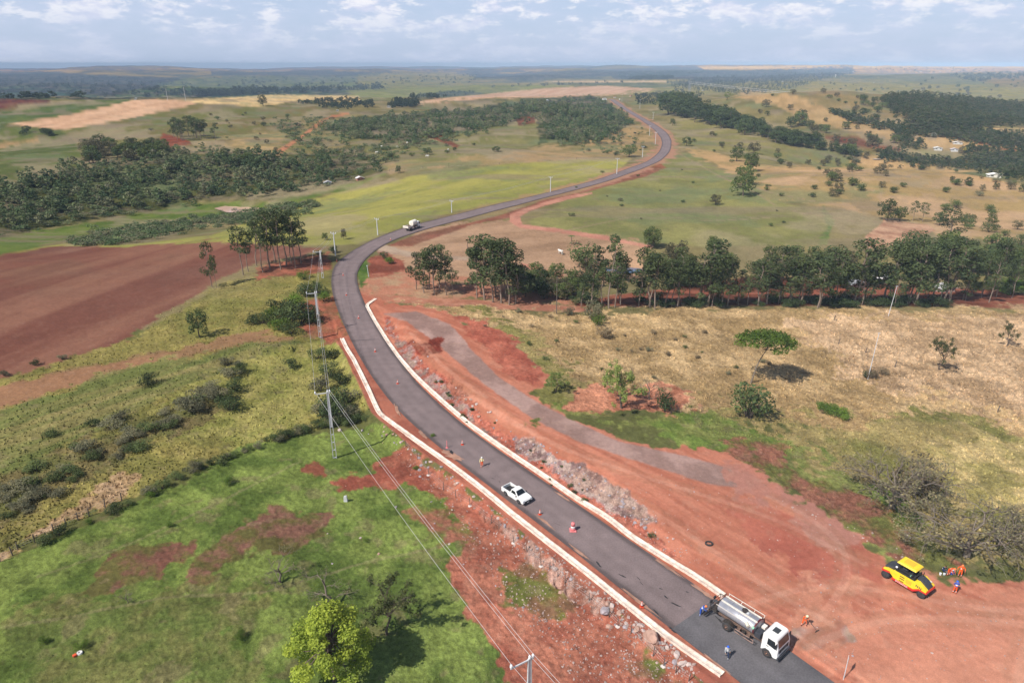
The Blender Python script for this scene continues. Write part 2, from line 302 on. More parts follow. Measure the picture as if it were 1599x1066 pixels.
# worked red ground right of the road
L((204,130,100),(190,114,86),[(556,455),(600,470),(640,476),(700,486),(745,512),(800,545),(858,585),(846,604),(820,612),(860,640),(1000,690),(1130,712),(1240,780),(1310,830),(1395,890),(1480,915),(1620,905),(2400,960),(2400,1500),(1500,1500),(1240,1021),(1000,870),(700,660),(600,560),(560,470)],3,.3,((800,640),(1330,905)),1.1)
L((180,96,74),(196,112,86),[(700,490),(760,500),(850,580),(840,600),(800,590),(740,530)],4,.8,None,4)
L((188,104,82),(194,112,88),[(1130,790),(1220,790),(1330,860),(1370,910),(1290,905),(1190,860)],10,.3,None,8)
L((214,146,114),(202,132,102),[(1240,930),(1400,930),(1620,915),(2300,980),(2300,1400),(1400,1200),(1300,1040)],12,.3,((1250,1000),(1599,930)),6)
L((180,150,140),(162,132,122),[(600,490),(650,486),(704,506),(736,544),(778,588),(836,626),(886,652),(966,688),(1064,710),(1150,734),(1200,752),(1190,766),(1110,756),(990,718),(900,688),(828,652),(760,602),(705,558),(672,528),(636,502)],2.9,.3,None,5)
L((198,128,104),(188,130,112),[(1130,735),(1190,742),(1260,785),(1330,840),(1300,850),(1230,800),(1150,775)],6,.3,None,5)
L((164,78,60),(148,66,52),[(630,540),(690,530),(700,545),(680,556),(640,552)],3,1.0)
L((168,148,140),(184,120,96),[(1235,990),(1300,975),(1305,955),(1316,955),(1330,985),(1350,1000),(1300,1004),(1250,1012)],4,.3,None,3)
L((182,100,78),(196,116,92),[(630,540),(800,680),(880,720),(980,790),(1040,850),(1080,880),(1040,870),(900,777),(737,665),(650,588),(620,550)],4,1.5,None,2.5)
L((172,154,156),(146,118,114),[(806,682),(850,692),(880,716),(940,748),(1000,786),(1035,818),(1000,826),(950,792),(900,758),(850,722),(815,704)],4,1.7,None,1.0)
L((160,138,134),(178,96,74),[(604,500),(625,530),(650,556),(690,600),(740,650),(790,690),(770,690),(700,632),(640,570),(606,522)],3,1.8,None,1.4)
L((92,122,56),(120,120,64),[(800,655),(838,650),(846,662),(815,668)],4,.8)
# left of the road
L((150,144,80),(132,134,70),[(500,385),(520,400),(516,440),(540,500),(545,530),(600,640),(560,655),(300,735),(0,878),(-500,1080),(-500,640),(0,590),(200,530),(330,450),(470,402)],5,1.1,None,7)
L((144,92,76),(158,110,88),[(-500,450),(0,398),(110,384),(200,384),(330,378),(500,384),(514,388),(470,402),(400,412),(335,440),(320,452),(260,490),(200,528),(90,562),(0,592),(-500,760)],3,.35,((0,560),(380,398)),11)
L((166,124,88),(142,130,78),[(-300,690),(0,604),(60,590),(200,562),(340,528),(480,518),(520,512),(520,520),(480,528),(340,548),(200,580),(90,612),(0,640),(-300,760)],4,.6,((0,620),(500,520)),8)
L((118,132,72),(146,142,90),[(-300,760),(0,640),(90,612),(200,580),(340,548),(480,528),(440,552),(300,600),(200,650),(100,690),(0,745),(-300,880)],4,.9,((0,690),(420,545)),4)
L((158,156,88),(142,148,74),[(220,640),(330,590),(440,550),(540,530),(580,640),(500,662),(400,690),(340,690),(260,700)],6,1.0,None,4)
L((118,124,72),(132,124,82),[(-200,880),(0,760),(130,690),(300,620),(370,610),(330,660),(200,720),(60,800),(-200,920)],6,1.6,None,4)
L((188,160,122),(166,140,98),[(-300,1010),(0,858),(100,790),(190,735),(215,745),(190,785),(100,825),(0,876),(-300,1040)],4,1.3,None,3)
L((126,150,70),(100,128,56),[(-900,1130),(-400,1000),(0,880),(100,832),(190,788),(300,738),(420,692),(520,668),(600,655),(640,700),(700,735),(760,790),(860,870),(960,960),(1060,1060),(1300,1400),(-900,1400)],4,1.0,None,6)
L((106,128,62),(126,132,76),[(0,960),(180,900),(400,960),(420,1066),(300,1200),(0,1200)],30,1.0,None,5)
L((148,100,82),(116,116,66),[(125,925),(160,880),(200,860),(260,850),(308,840),(300,865),(262,885),(250,905),(190,908),(180,930),(140,930)],4,.7,None,3)
L((152,108,88),(116,116,66),[(290,900),(310,875),(360,840),(400,820),(440,796),(500,795),(520,800),(500,830),(460,860),(400,862),(350,880),(320,900)],5,.8,None,3)
L((182,102,76),(160,96,70),[(470,730),(500,715),(512,730),(508,742),(480,742)],3,.6)
L((184,104,78),(168,92,70),[(515,752),(560,738),(600,728),(640,705),(700,740),(760,790),(740,800),(690,775),(650,770),(600,760),(530,764)],4,.7,None,3)
L((190,120,92),(174,100,76),[(640,690),(700,735),(800,810),(900,890),(1000,970),(1100,1050),(1300,1400),(1000,1400),(880,1150),(800,1066),(760,1000),(720,930),(700,870),(740,840),(700,790),(600,720)],6,.9,None,4)
L((118,128,60),(150,112,78),[(800,900),(850,880),(890,940),(890,990),(850,975),(810,940)],10,.9,None,3)
L((116,128,62),(160,116,84),[(985,1000),(1040,1030),(1060,1066),(1000,1050)],8,.9,None,3)
L((120,132,66),(170,110,84),[(640,800),(700,800),(760,850),(730,860),(680,840)],10,.9,None,3)
L((184,148,132),(168,110,88),[(750,800),(800,820),(900,905),(1000,985),(1060,1030),(1020,1010),(900,930),(800,850)],5,2.2,None,1.3)
L((190,116,90),(176,102,80),[(516,520),(545,520),(590,590),(640,645),(720,705),(790,760),(1240,1066),(1100,1066),(700,735),(640,695),(580,645),(535,545),(520,530)],2,.3,None,3)
L((190,112,84),(150,96,70),[(400,418),(516,392),(518,420),(470,430),(400,440)],4,.6,None,4)
L((186,108,80),(160,112,76),[(470,475),(520,460),(530,490),(545,518),(520,530),(480,520),(440,516),(500,500)],4,.8,None,4)
PONDS = [([(334,325),(350,319),(400,317),(424,321),(400,327),(355,331)], (206,170,150), 'small muddy pink pond in the green valley'),
         ([(942,412),(962,408),(1006,416),(1010,424),(975,425),(950,421)], (84,104,130), 'dark blue pond showing between the eucalyptus trees'),
         ([(1358,247),(1368,244.5),(1380,247),(1370,249)], (175,178,186), 'pale grey pond beside the brown field far right')]
def sdpoly(u, v, P):
    n = len(P); ins = np.zeros(len(u), bool); d = np.full(len(u), 1e18)
    for i in range(n):
        a = P[i]; b = P[(i+1) % n]; e = b-a; wx = u-a[0]; wy = v-a[1]
        t = np.clip((wx*e[0]+wy*e[1])/(e@e+1e-9), 0, 1); d = np.minimum(d, (wx-t*e[0])**2+(wy-t*e[1])**2)
        c = (a[1] > v) != (b[1] > v)
        if abs(e[1]) > 1e-9: ins ^= c & (u < e[0]*(v-a[1])/e[1]+a[0])
    return np.where(ins, 1, -1)*np.sqrt(d)
# grid: azimuth x distance round the point below the camera
azf = np.linspace(R(-49), R(49), 1060); azc = np.linspace(R(49), R(311), 150)[1:-1]; az = np.r_[azf, azc]; NA = len(az)
vv = np.linspace(1120, 148, 590); yc_ = (CV-vv)/F; rr = H*(CP+yc_*SP)/(SP-yc_*CP)
rr = np.r_[np.linspace(1.5, rr[0]*.97, 26), rr, np.geomspace(rr[-1]*1.008, 3500, 95), np.geomspace(3550, 13000, 90)]; NR = len(rr)
Rg, Ag = np.meshgrid(rr, az, indexing='ij'); GX = (Rg*np.sin(Ag)).ravel(); GY = (Rg*np.cos(Ag)).ravel(); GR_ = Rg.ravel()
GZ = height(GX, GY)
U, V = project(GX, GY, GZ); bad = ~np.isfinite(U) | (GY < 5); 
# outside the photograph the ground carries on like its nearest margin
behind = bad | (V > 1400) | (np.abs(U-800) > 1700)
Uc = np.where(bad, np.where(GX < 0, -250, 1850), np.clip(U, -260, 1860)); Vc = np.where(bad, 1180, np.clip(V, 60, 1180))
nC = np.tile(lin((112,120,70)), (len(GX), 1)); nR = np.full(len(GX), .6)
n1 = fbm(GX/1.3, GY/1.3, 3, 4)-.5; n2 = fbm(GX/7., GY/7., 4, 4)-.5; fine = np.where(GR_ < 260, n1, 0)
n3_ = fbm(GX/26., GY/26., 14, 3)-.5
nb_ = 1+1.6*sstep(230, 90, GR_)
T = np.exp(-SIG*GR_)
cidx = {}
for a, b, P, f, rough, st, ns in LAY:
    m_ = f*2+6; x0, y0 = P.min(0)-m_; x1, y1 = P.max(0)+m_
    k = np.where((Uc >= x0) & (Uc <= x1) & (Vc >= y0) & (Vc <= y1))[0]
    if not len(k): continue
    vs = 1.
    sdv = sdpoly(Uc[k], Vc[k], P)
    if f >= 3: sdv = sdv+f*(n2[k]*3.6*nb_[k]+fine[k]*2.2*nb_[k]+n3_[k]*2.5)
    else: sdv = sdv+f*(n2[k]*1.3+fine[k]*1.2)
    w = np.clip(.5+sdv/(max(1.2, f*.9)), 0, 1)
    x = GX[k]; y = GY[k]
    if st:
        q = flat(np.array([st[0][0], st[1][0]]), np.array([st[0][1], st[1][1]])); dd = q[1]-q[0]; dd /= np.hypot(*dd)
        al = x*dd[0]+y*dd[1]; ac = -x*dd[1]+y*dd[0]
        t = fbm(al/(ns*9), ac/ns, 21, 4)*.75+.25*fbm(al/(ns*4), ac/(ns*.3), 22, 2)
    else:
        t = fbm(x/ns, y/ns, 41, 5, .62)
    t = sstep(.36, .64, t)[:, None]
    col = lin(a)*(1-t)+lin(b)*t
    nC[k] = nC[k]*(1-w[:, None])+col*w[:, None]; nR[k] = nR[k]*(1-w)+rough*w
# haze partly taken out of land colour; far land keeps some painted in
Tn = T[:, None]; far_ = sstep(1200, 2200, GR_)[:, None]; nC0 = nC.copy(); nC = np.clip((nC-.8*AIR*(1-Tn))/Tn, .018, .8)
def natural(c):
    l_ = (c@np.array([.3, .6, .1]))[:, None]; c = l_+.86*(c-l_); return c*np.array([.66, .60, .50])*(l_/.2)**.42
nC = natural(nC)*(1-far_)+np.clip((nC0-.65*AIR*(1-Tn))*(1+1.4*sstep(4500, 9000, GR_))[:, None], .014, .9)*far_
xp = fbm(GX/38, GY/38, 81, 5, .6); xq = fbm(GX/90, GY/14, 82, 4, .6); xw = sstep(150, 300, GR_)*(1-.6*sstep(1500, 3000, GR_))*.55; dirt_ = nC[:, 0] > nC[:, 1]*1.5
for f_, lo, hi, c_ in ((xp, .55, .68, (.30, .235, .15)), (1-xp, .56, .70, (.13, .16, .075)), (xq, .56, .66, (.20, .15, .10))):
    w_ = (sstep(lo, hi, f_)*xw*np.where(dirt_, .25, 1))[:, None]; nC = nC*(1-w_)+np.array(c_)*w_
nC = np.where((nC[:, 0] > nC[:, 1]*1.5)[:, None]*(GR_ < 400)[:, None], nC*np.array([.97, .99, 1.16]), nC)
def stroke(pts, wd, col, al, px=True):
    q = smooth(resample(ground(*np.array(pts, float).T)[:, :2] if px else np.array(pts), 1.), 4); x0, y0 = q.min(0)-wd*2; x1, y1 = q.max(0)+wd*2; k = np.where((GX > x0) & (GX < x1) & (GY > y0) & (GY < y1))[0]
    d = segdist(GX[k], GY[k], q)[0]; w = (sstep(wd*.6, wd*.35, d)*al*(.45+1.1*np.clip(fbm(GX[k]/1.5, GY[k]/1.5, 91, 3), 0, 1)))[:, None]; w = np.clip(w, 0, 1); nC[k] = nC[k]*(1-w)+np.array(col)*w; return k, d
RUTS = [[(1130, 960), (1200, 930), (1290, 905), (1400, 925), (1500, 950), (1700, 960)], [(1260, 1010), (1330, 975), (1420, 960), (1520, 965), (1700, 985)], [(1240, 1000), (1300, 950), (1340, 880), (1300, 820), (1200, 775)], [(1590, 1066), (1585, 1025), (1605, 985), (1660, 960)], [(900, 740), (1000, 790), (1120, 860), (1230, 940), (1300, 975)], [(700, 600), (800, 660), (900, 712), (1050, 760), (1200, 800), (1350, 880)], [(640, 520), (700, 580), (760, 620)]]
for q_ in RUTS:
    P_ = ground(*np.array(q_, float).T)[:, :2]; P_ = smooth(resample(P_, 2.), 8); tn = np.gradient(P_, axis=0); tn /= np.hypot(*tn.T)[:, None]; nn_ = np.stack([-tn[:, 1], tn[:, 0]], 1)
    for o_ in (-.95, .95): stroke(P_+nn_*o_, .85, (.30, .15, .09), .26, False)
    stroke(P_, .9, (.50, .30, .21), .25, False)
for q_ in ([(0, 980), (120, 960), (260, 930), (420, 925), (560, 880), (700, 850)], [(60, 900), (200, 850), (330, 790), (470, 720)], [(900, 520), (1050, 560), (1250, 590), (1450, 640), (1600, 700)], [(1000, 500), (1200, 540), (1400, 560), (1600, 600)], [(1320, 560), (1450, 600), (1560, 650)]): stroke(q_, .5, (.24, .19, .11), .32)
for q_ in ([(1130, 280), (1200, 300), (1290, 318), (1400, 330)], [(1200, 262), (1330, 290), (1460, 330), (1599, 370)], [(860, 365), (980, 340), (1100, 345), (1200, 340)], [(1060, 240), (1100, 262), (1210, 320)], [(1240, 330), (1330, 345), (1480, 350)], [(560, 262), (700, 245), (830, 230)], [(600, 240), (720, 226), (830, 205)], [(330, 225), (420, 205), (490, 185)], [(0, 275), (120, 255), (240, 245)]): stroke(q_, 1.6, (.27, .19, .12), .5)
# scattered bare and weedy spots break every field up
sp = sstep(.60, .72, fbm(GX/3.1, GY/3.1, 71, 5, .6))*sstep(900, 200, GR_)*.5; sp2 = sstep(.62, .70, fbm(GX/1.2, GY/1.2, 72, 4, .6))*sstep(260, 100, GR_)*.55
gr = (nC[:, 1] > nC[:, 0]*.93)
nC = np.where(gr[:, None], nC*(1-sp[:, None])+np.array([.17, .135, .07])*sp[:, None], nC*(1-sp2[:, None]*.22)+np.array([.42, .28, .20])*(sp2*.22)[:, None])
# fine value variation, tufts and clods as real relief
g = fbm(GX/.42, GY/.42, 61, 3)-.5; g2 = fbm(GX/2.6, GY/2.6, 62, 3)-.5; g3 = fbm(GX/14, GY/14, 63, 3)-.5
near = sstep(330, 120, GR_); mid = sstep(1300, 300, GR_)
nC *= (1+(g*.55*near*np.clip(nR, .2, 1.2)+g2*.5*mid*np.clip(nR, .2, 1.)+g3*(.12+.25*np.clip(nR, 0, 1)))[:, None])
n4 = 1-np.abs(fbm(GX/1.1, GY/1.1, 64, 4)-.5)*4
dz = nR*(g*.22+g2*.42+np.where(nR > 1.7, (n4-.4)*.22, 0))*near
d_, _, _ = segdist(GX[GR_ < 1400], GY[GR_ < 1400], RC2[::2]); rd = np.full(len(GX), 999.); rd[GR_ < 1400] = d_
keep = sstep(4.6, 7.5, rd)
vg = (sstep(9.5, 5.5, rd+(fbm(GX/6, GY/6, 95, 3)-.5)*11)*sstep(230, 380, GR_)*.85)[:, None]; nC = nC*(1-vg)+np.array([.36, .18, .115])*vg
kk = GR_ < 230; dg = np.full(len(GX), 99.)
dg[kk] = np.minimum(segdist(GX[kk], GY[kk], GL)[0], segdist(GX[kk], GY[kk], GR)[0]); keep *= sstep(.7, 1.8, dg)
GZ = GZ+dz*keep-.10*(rd < 6)*1.-.0*keep
GZ -= .05*(dg < 1.0)
PQ = []
for P, c_, l_ in PONDS:
    q = ground(*np.array(P, float).T); PQ.append(q); k = np.where((GR_ < 1300) & (GR_ > 100))[0]
    s_ = sdpoly(GX[k], GY[k], q[:, :2]); zz = q[:, 2].min(); kk = k[s_ > -3]; w = sstep(-3, 1, s_[s_ > -3]); GZ[kk] = GZ[kk]*(1-w)+(zz-.5)*w
GV = np.stack([GX, GY, GZ], 1)
GZs = (GZ-dz*keep+.10*(rd < 6)).reshape(NR, NA); GZr = GZ.reshape(NR, NA); height_exact = height
def gridz(x, y, Z):
    x = np.asarray(x, float); y = np.asarray(y, float); r = np.hypot(x, y); a = np.arctan2(x, y); fi = np.interp(r, rr, np.arange(NR)); fj = (a-azf[0])/(azf[1]-azf[0]); ok = (fj >= 0) & (fj < len(azf)-1.001)
    i_ = np.clip(fi.astype(int), 0, NR-2); fj = np.clip(fj, 0, len(azf)-1.001); j_ = fj.astype(int); p = fi-i_; q = fj-j_
    z = (Z[i_, j_]*(1-p)+Z[i_+1, j_]*p)*(1-q)+(Z[i_, j_+1]*(1-p)+Z[i_+1, j_+1]*p)*q
    if not ok.all(): z = np.where(ok, z, height_exact(x, y))
    return z
def height(x, y, micro=False): return gridz(*np.broadcast_arrays(x, y), GZr)
def hz(x, y): return float(gridz(np.array([x]), np.array([y]), GZs)[0])
i = np.arange(NR-1)[:, None]; j = np.arange(NA)[None, :]; j2 = (j+1) % NA
Q = np.stack([i*NA+j, i*NA+j2, (i+1)*NA+j2, (i+1)*NA+j], -1).reshape(-1, 4)[:, ::-1]
def ground_mat():
    m = bpy.data.materials.new('soil_and_grass'); m.use_nodes = True; n = m.node_tree.nodes; l = m.node_tree.links; b = n['Principled BSDF']
    b.inputs['Roughness'].default_value = .95; b.inputs['Specular IOR Level'].default_value = .08
    at = n.new('ShaderNodeAttribute'); at.attribute_name = 'Col'; ge = n.new('ShaderNodeNewGeometry')
    r = n.new('ShaderNodeAttribute'); r.attribute_name = 'rough'
    out = at.outputs['Color']
    rr_ = n.new('ShaderNodeMath'); rr_.operation = 'MULTIPLY_ADD'; rr_.use_clamp = True; rr_.inputs[1].default_value = .7; rr_.inputs[2].default_value = .1; l.new(r.outputs['Fac'], rr_.inputs[0])
    for sc, amt in ((9., .6), (1.7, .45), (.35, .25)):
        q = n.new('ShaderNodeTexNoise'); q.inputs['Scale'].default_value = sc; q.inputs['Detail'].default_value = 4; q.inputs['Roughness'].default_value = .65
        l.new(ge.outputs['Position'], q.inputs['Vector'])
        mr = n.new('ShaderNodeMapRange'); mr.inputs['From Min'].default_value = .25; mr.inputs['From Max'].default_value = .75
        mr.inputs['To Min'].default_value = -amt; mr.inputs['To Max'].default_value = amt; l.new(q.outputs[0], mr.inputs['Value'])
        ma = n.new('ShaderNodeMath'); ma.operation = 'MULTIPLY_ADD'; ma.inputs[2].default_value = 1; l.new(mr.outputs[0], ma.inputs[0]); l.new(rr_.outputs[0], ma.inputs[1])
        x = n.new('ShaderNodeVectorMath'); x.operation = 'MULTIPLY'; l.new(out, x.inputs[0]); l.new(ma.outputs[0], x.inputs[1]); out = x.outputs[0]
    l.new(out, b.inputs['Base Color'])
    q = n.new('ShaderNodeTexNoise'); q.inputs['Scale'].default_value = 1.4; q.inputs['Detail'].default_value = 8; q.inputs['Roughness'].default_value = .7; l.new(ge.outputs['Position'], q.inputs['Vector'])
    bm = n.new('ShaderNodeBump'); bm.inputs['Distance'].default_value = .25; l.new(q.outputs[0], bm.inputs['Height'])
    mm = n.new('ShaderNodeMath'); mm.operation = 'MULTIPLY'; mm.inputs[1].default_value = .5; mm.use_clamp = True; l.new(r.outputs['Fac'], mm.inputs[0]); l.new(mm.outputs[0], bm.inputs['Strength'])
    l.new(bm.outputs[0], b.inputs['Normal']); return m
me = mesh_np('ground', GV, Q, [ground_mat()], True); vcol(me, nC); fattr(me, nR, 'rough')
tag(obj('ground', me), kind='structure')
def gcol(x, y):      # ground colour near a point (for grass that matches its field)
    r = np.hypot(x, y); a = np.arctan2(x, y); i_ = np.clip(np.searchsorted(rr, r), 0, NR-1); j_ = np.clip(((a-azf[0])/(azf[1]-azf[0])).astype(int), 0, len(azf)-1)
    return nC[i_*NA+j_], nR[i_*NA+j_]
# ------------------------------------------------------------------ water
for (P, c_, l_), q in zip(PONDS, PQ):
    z = q[:, 2].min()-.12
    bm = bmesh.new(); q2 = resample(np.vstack([q[:, :2], q[:1, :2]]), 2.)[:-1]
    bm.faces.new([bm.verts.new((x_, y_, z)) for x_, y_ in q2]); m2 = bpy.data.meshes.new('pond'); bm.to_mesh(m2); bm.free()
    m2.materials.append(mat('pond_'+str(c_[0]), tuple(lin(c_)), .12, 0, .08, .3, .5)); o = obj('pond', m2); tag(o, l_, kind='structure')
# ------------------------------------------------------------------ road, shoulders, gutters
def ribbon(C, Wl, Wr, z, name, m, nsub=6, cols=None):
    t = np.gradient(C, axis=0); t /= np.hypot(*t.T)[:, None]; nrm = np.stack([-t[:, 1], t[:, 0]], -1)   # left hand
    s = np.linspace(0, 1, nsub+1); P = C[:, None]+nrm[:, None]*(Wl[:, None]*(1-s)-Wr[:, None]*s)[:, :, None]
    Z = height(P[..., 0], P[..., 1])*0+z if np.isscalar(z) else z[:, None]+0*P[..., 0]
    Vv = np.concatenate([P, Z[..., None]], -1).reshape(-1, 3); k = nsub+1
    a = (np.arange(len(C)-1)[:, None]*k+np.arange(nsub)[None]).ravel(); Qf = np.stack([a, a+k, a+k+1, a+1], -1)
    me_ = mesh_np(name, Vv, Qf, [m], True); fattr(me_, np.tile(s, len(C)), 'across'); return me_
zroad = height_exact(RC2[:, 0], RC2[:, 1])
def asphalt(name, c, dark):
    m = bpy.data.materials.new(name); m.use_nodes = True; n = m.node_tree.nodes; l = m.node_tree.links; b = n['Principled BSDF']
    b.inputs['Roughness'].default_value = .85; b.inputs['Specular IOR Level'].default_value = .25
    ge = n.new('ShaderNodeNewGeometry'); ac = n.new('ShaderNodeAttribute'); ac.attribute_name = 'across'
    rp = n.new('ShaderNodeValToRGB'); e = rp.color_ramp.elements; c = np.array(c); d = c*dark
    e[0].position = 0; e[0].color = (*d, 1); e[1].position = 1; e[1].color = (*d, 1)
    for p, q in ((.06, d*1.05), (.13, c*.94), (.26, c*1.02), (.38, c*.93), (.5, c*1.05), (.62, c*.95), (.75, c*1.03), (.88, c*.96), (.95, d*1.02)):
        x = rp.color_ramp.elements.new(p); x.color = (*q, 1)
    q0 = n.new('ShaderNodeTexNoise'); q0.inputs['Scale'].default_value = .25; q0.inputs['Detail'].default_value = 3; l.new(ge.outputs['Position'], q0.inputs['Vector'])
    ad = n.new('ShaderNodeMath'); ad.operation = 'MULTIPLY_ADD'; ad.inputs[1].default_value = .12; l.new(q0.outputs[0], ad.inputs[0])
    sb = n.new('ShaderNodeMath'); sb.operation = 'SUBTRACT'; sb.inputs[1].default_value = .06; l.new(ac.outputs['Fac'], sb.inputs[0]); l.new(sb.outputs[0], ad.inputs[2])
    l.new(ad.outputs[0], rp.inputs[0]); out = rp.outputs[0]
    for sc, amt, det in ((6., .16, 6), (.5, .12, 5), (.08, .10, 3)):
        q = n.new('ShaderNodeTexNoise'); q.inputs['Scale'].default_value = sc; q.inputs['Detail'].default_value = det; l.new(ge.outputs['Position'], q.inputs['Vector'])
        mr = n.new('ShaderNodeMapRange'); mr.inputs['From Min'].default_value = .3; mr.inputs['From Max'].default_value = .7
        mr.inputs['To Min'].default_value = 1-amt; mr.inputs['To Max'].default_value = 1+amt; l.new(q.outputs[0], mr.inputs['Value'])
        x = n.new('ShaderNodeVectorMath'); x.operation = 'MULTIPLY'; l.new(out, x.inputs[0]); l.new(mr.outputs[0], x.inputs[1]); out = x.outputs[0]
    l.new(out, b.inputs['Base Color']); return m
w = RW2/2
tag(obj('road', ribbon(RC2, w, w, zroad+.02, 'road', asphalt('old_asphalt', (.195,.148,.144), .50), 10)), kind='structure')
i0 = 0; pe = flat(1075, 965); i1 = int(np.hypot(*(RC2-pe).T).argmin())
tag(obj('road_fresh_layer', ribbon(RC2[:i1+1], w[:i1+1]*.985, w[:i1+1]*.985, zroad[:i1+1]+.045, 'road_fresh_layer', asphalt('fresh_asphalt', (.125,.116,.122), .8), 10)), kind='structure')
# oil stains and cracks on the tarmac, thin sheets with the shape of a spill
def blotch(u, v, ln, wd, ang, seed):
    p = flat(u, v); rs = np.random.RandomState(seed); n_ = 22; t = np.linspace(0, 2*np.pi, n_, endpoint=False)
    rad = .55+.75*rs.rand(n_); x = np.cos(t)*ln*rad; y = np.sin(t)*wd*rad; c, s = math.cos(ang), math.sin(ang)
    z = .0295+seed*.0006
    return [(p[0]+a*c-b*s, p[1]+a*s+b*c, z) for a, b in zip(x, y)]
bm = bmesh.new(); rad = math.atan2(*(RC2[10]-RC2[2])[::-1])
for q, (u, v, ln, wd) in enumerate([(935,881,.55,.12),(972,899,.5,.13),(997,903,.45,.05),(1032,919,.25,.08),(1040,932,.25,.12),(1056,944,.75,.1),(1024,955,.5,.09),(1073,924,.2,.08),(1002,911,.3,.04),(770,747,.45,.05),(780,752,.3,.04),(870,818,.5,.03),(555,428,2.6,.06),(566,531,3.2,.1),(705,706,.7,.25),(1055,985,.8,.3)]):
    bm.faces.new([bm.verts.new(c) for c in blotch(u, v, ln, wd, rad+(.3 if q % 2 else -.2) if q not in (12, 13) else .15, q)])
m2 = bpy.data.meshes.new('road_stains'); bm.to_mesh(m2); bm.free(); m2.materials.append(mat('tar_stain', (.03,.028,.03), .6)); tag(obj('road_stains', m2), kind='structure')
def gutter_mat():
    if 'gm' in MATS: return MATS['gm']
    m = mat('gutter_concrete', tuple(lin((238,218,202))), .9, 0, .25, 1.2, .2, .4); n = m.node_tree.nodes; l = m.node_tree.links; b = n['Principled BSDF']; src = b.inputs['Base Color'].links[0].from_socket
    ge = n.new('ShaderNodeNewGeometry'); out = src
    for sc, lo, hi, c in ((.35, .46, .68, (.40, .21, .14)), (3.5, .52, .66, (.34, .20, .15)), (14, .60, .66, (.12, .09, .08))):
        q = n.new('ShaderNodeTexNoise'); q.inputs['Scale'].default_value = sc; q.inputs['Detail'].default_value = 6; q.inputs['Roughness'].default_value = .65; l.new(ge.outputs['Position'], q.inputs['Vector'])
        r = n.new('ShaderNodeMapRange'); r.inputs['From Min'].default_value = lo; r.inputs['From Max'].default_value = hi; r.inputs['To Max'].default_value = .45; l.new(q.outputs[0], r.inputs['Value'])
        x = n.new('ShaderNodeMix'); x.data_type = 'RGBA'; l.new(r.outputs[0], x.inputs[0]); l.new(out, x.inputs[6]); x.inputs[7].default_value = (*c, 1); out = x.outputs[2]
    l.new(out, b.inputs['Base Color']); MATS['gm'] = m; return m
def gutter(P, wd, label):
    """a cast concrete gutter: shallow V between two lips, with dusty joints"""
    P = resample(P, .6); t = np.gradient(P, axis=0); t /= np.hypot(*t.T)[:, None]; nrm = np.stack([-t[:, 1], t[:, 0]], -1)
    prof = [(-wd/2, -1.0), (-wd/2, .075), (-wd/2+.12, .08), (-.10, .0), (.10, .0), (wd/2-.12, .08), (wd/2, .075), (wd/2, -1.0)]
    A = []; jog = (fbm(P[:, 0]/1.5, P[:, 1]/1.5, 8, 3)-.5)*.10
    for o_, z_ in prof: A.append(np.concatenate([P+nrm*(o_+jog*.6)[:, None] if False else P+nrm*o_, np.full((len(P), 1), z_)+jog[:, None]*(z_ > 0)], 1))
    A = np.stack(A, 1); k = len(prof); Vv = A.reshape(-1, 3); a = (np.arange(len(P)-1)[:, None]*k+np.arange(k-1)[None]).ravel()
    Qf = np.stack([a, a+k, a+k+1, a+1], -1)
    m = gutter_mat()
    o = obj('concrete_gutter', mesh_np('concrete_gutter', Vv, Qf, [m])); tag(o, label, 'gutter'); return o
gutter(GL, .82, 'pale concrete gutter along the left edge of the road above the rock bank')
gutter(GR, .82, 'pale concrete gutter between the road and the red worked ground on the right')
# ------------------------------------------------------------------ plants
def leaf_mat(name, c, var=.35, trans=.25):
    if name in MATS: return MATS[name]
    m = bpy.data.materials.new(name); m.use_nodes = True; n = m.node_tree.nodes; l = m.node_tree.links; b = n['Principled BSDF']
    b.inputs['Roughness'].default_value = .6; b.inputs['Specular IOR Level'].default_value = .15
    at = n.new('ShaderNodeAttribute'); at.attribute_name = 'tone'; oi = n.new('ShaderNodeObjectInfo')
    rp = n.new('ShaderNodeValToRGB'); e = rp.color_ramp.elements; c = np.array(c)
    e[0].position = 0; e[0].color = (*(c*(1-var)*[.9, 1, 1]), 1); e[1].position = 1; e[1].color = (*(c*(1+var)*[1.15, 1.0, .9]), 1)
    l.new(at.outputs['Fac'], rp.inputs[0])
    mr = n.new('ShaderNodeMapRange'); mr.inputs['To Min'].default_value = .68; mr.inputs['To Max'].default_value = 1.28; l.new(oi.outputs['Random'], mr.inputs['Value'])
    x = n.new('ShaderNodeVectorMath'); x.operation = 'SCALE'; l.new(rp.outputs[0], x.inputs[0]); l.new(mr.outputs[0], x.inputs['Scale']); l.new(x.outputs[0], b.inputs['Base Color'])
    tr = n.new('ShaderNodeBsdfTranslucent'); l.new(x.outputs[0], tr.inputs['Color']); mx = n.new('ShaderNodeMixShader'); mx.inputs[0].default_value = trans
    l.new(b.outputs[0], mx.inputs[1]); l.new(tr.outputs[0], mx.inputs[2]); l.new(mx.outputs[0], n['Material Output'].inputs['Surface']); MATS[name] = m; return m
BARK = mat('bark', (.13, .10, .08), .9, 0, .3, 4, .1); PALEBARK = mat('pale_bark', (.26, .20, .16), .9, 0, .3, 4, .1); GREYTWIG = mat('grey_twigs', (.20, .165, .13), .95, 0, .25, 3, .1)
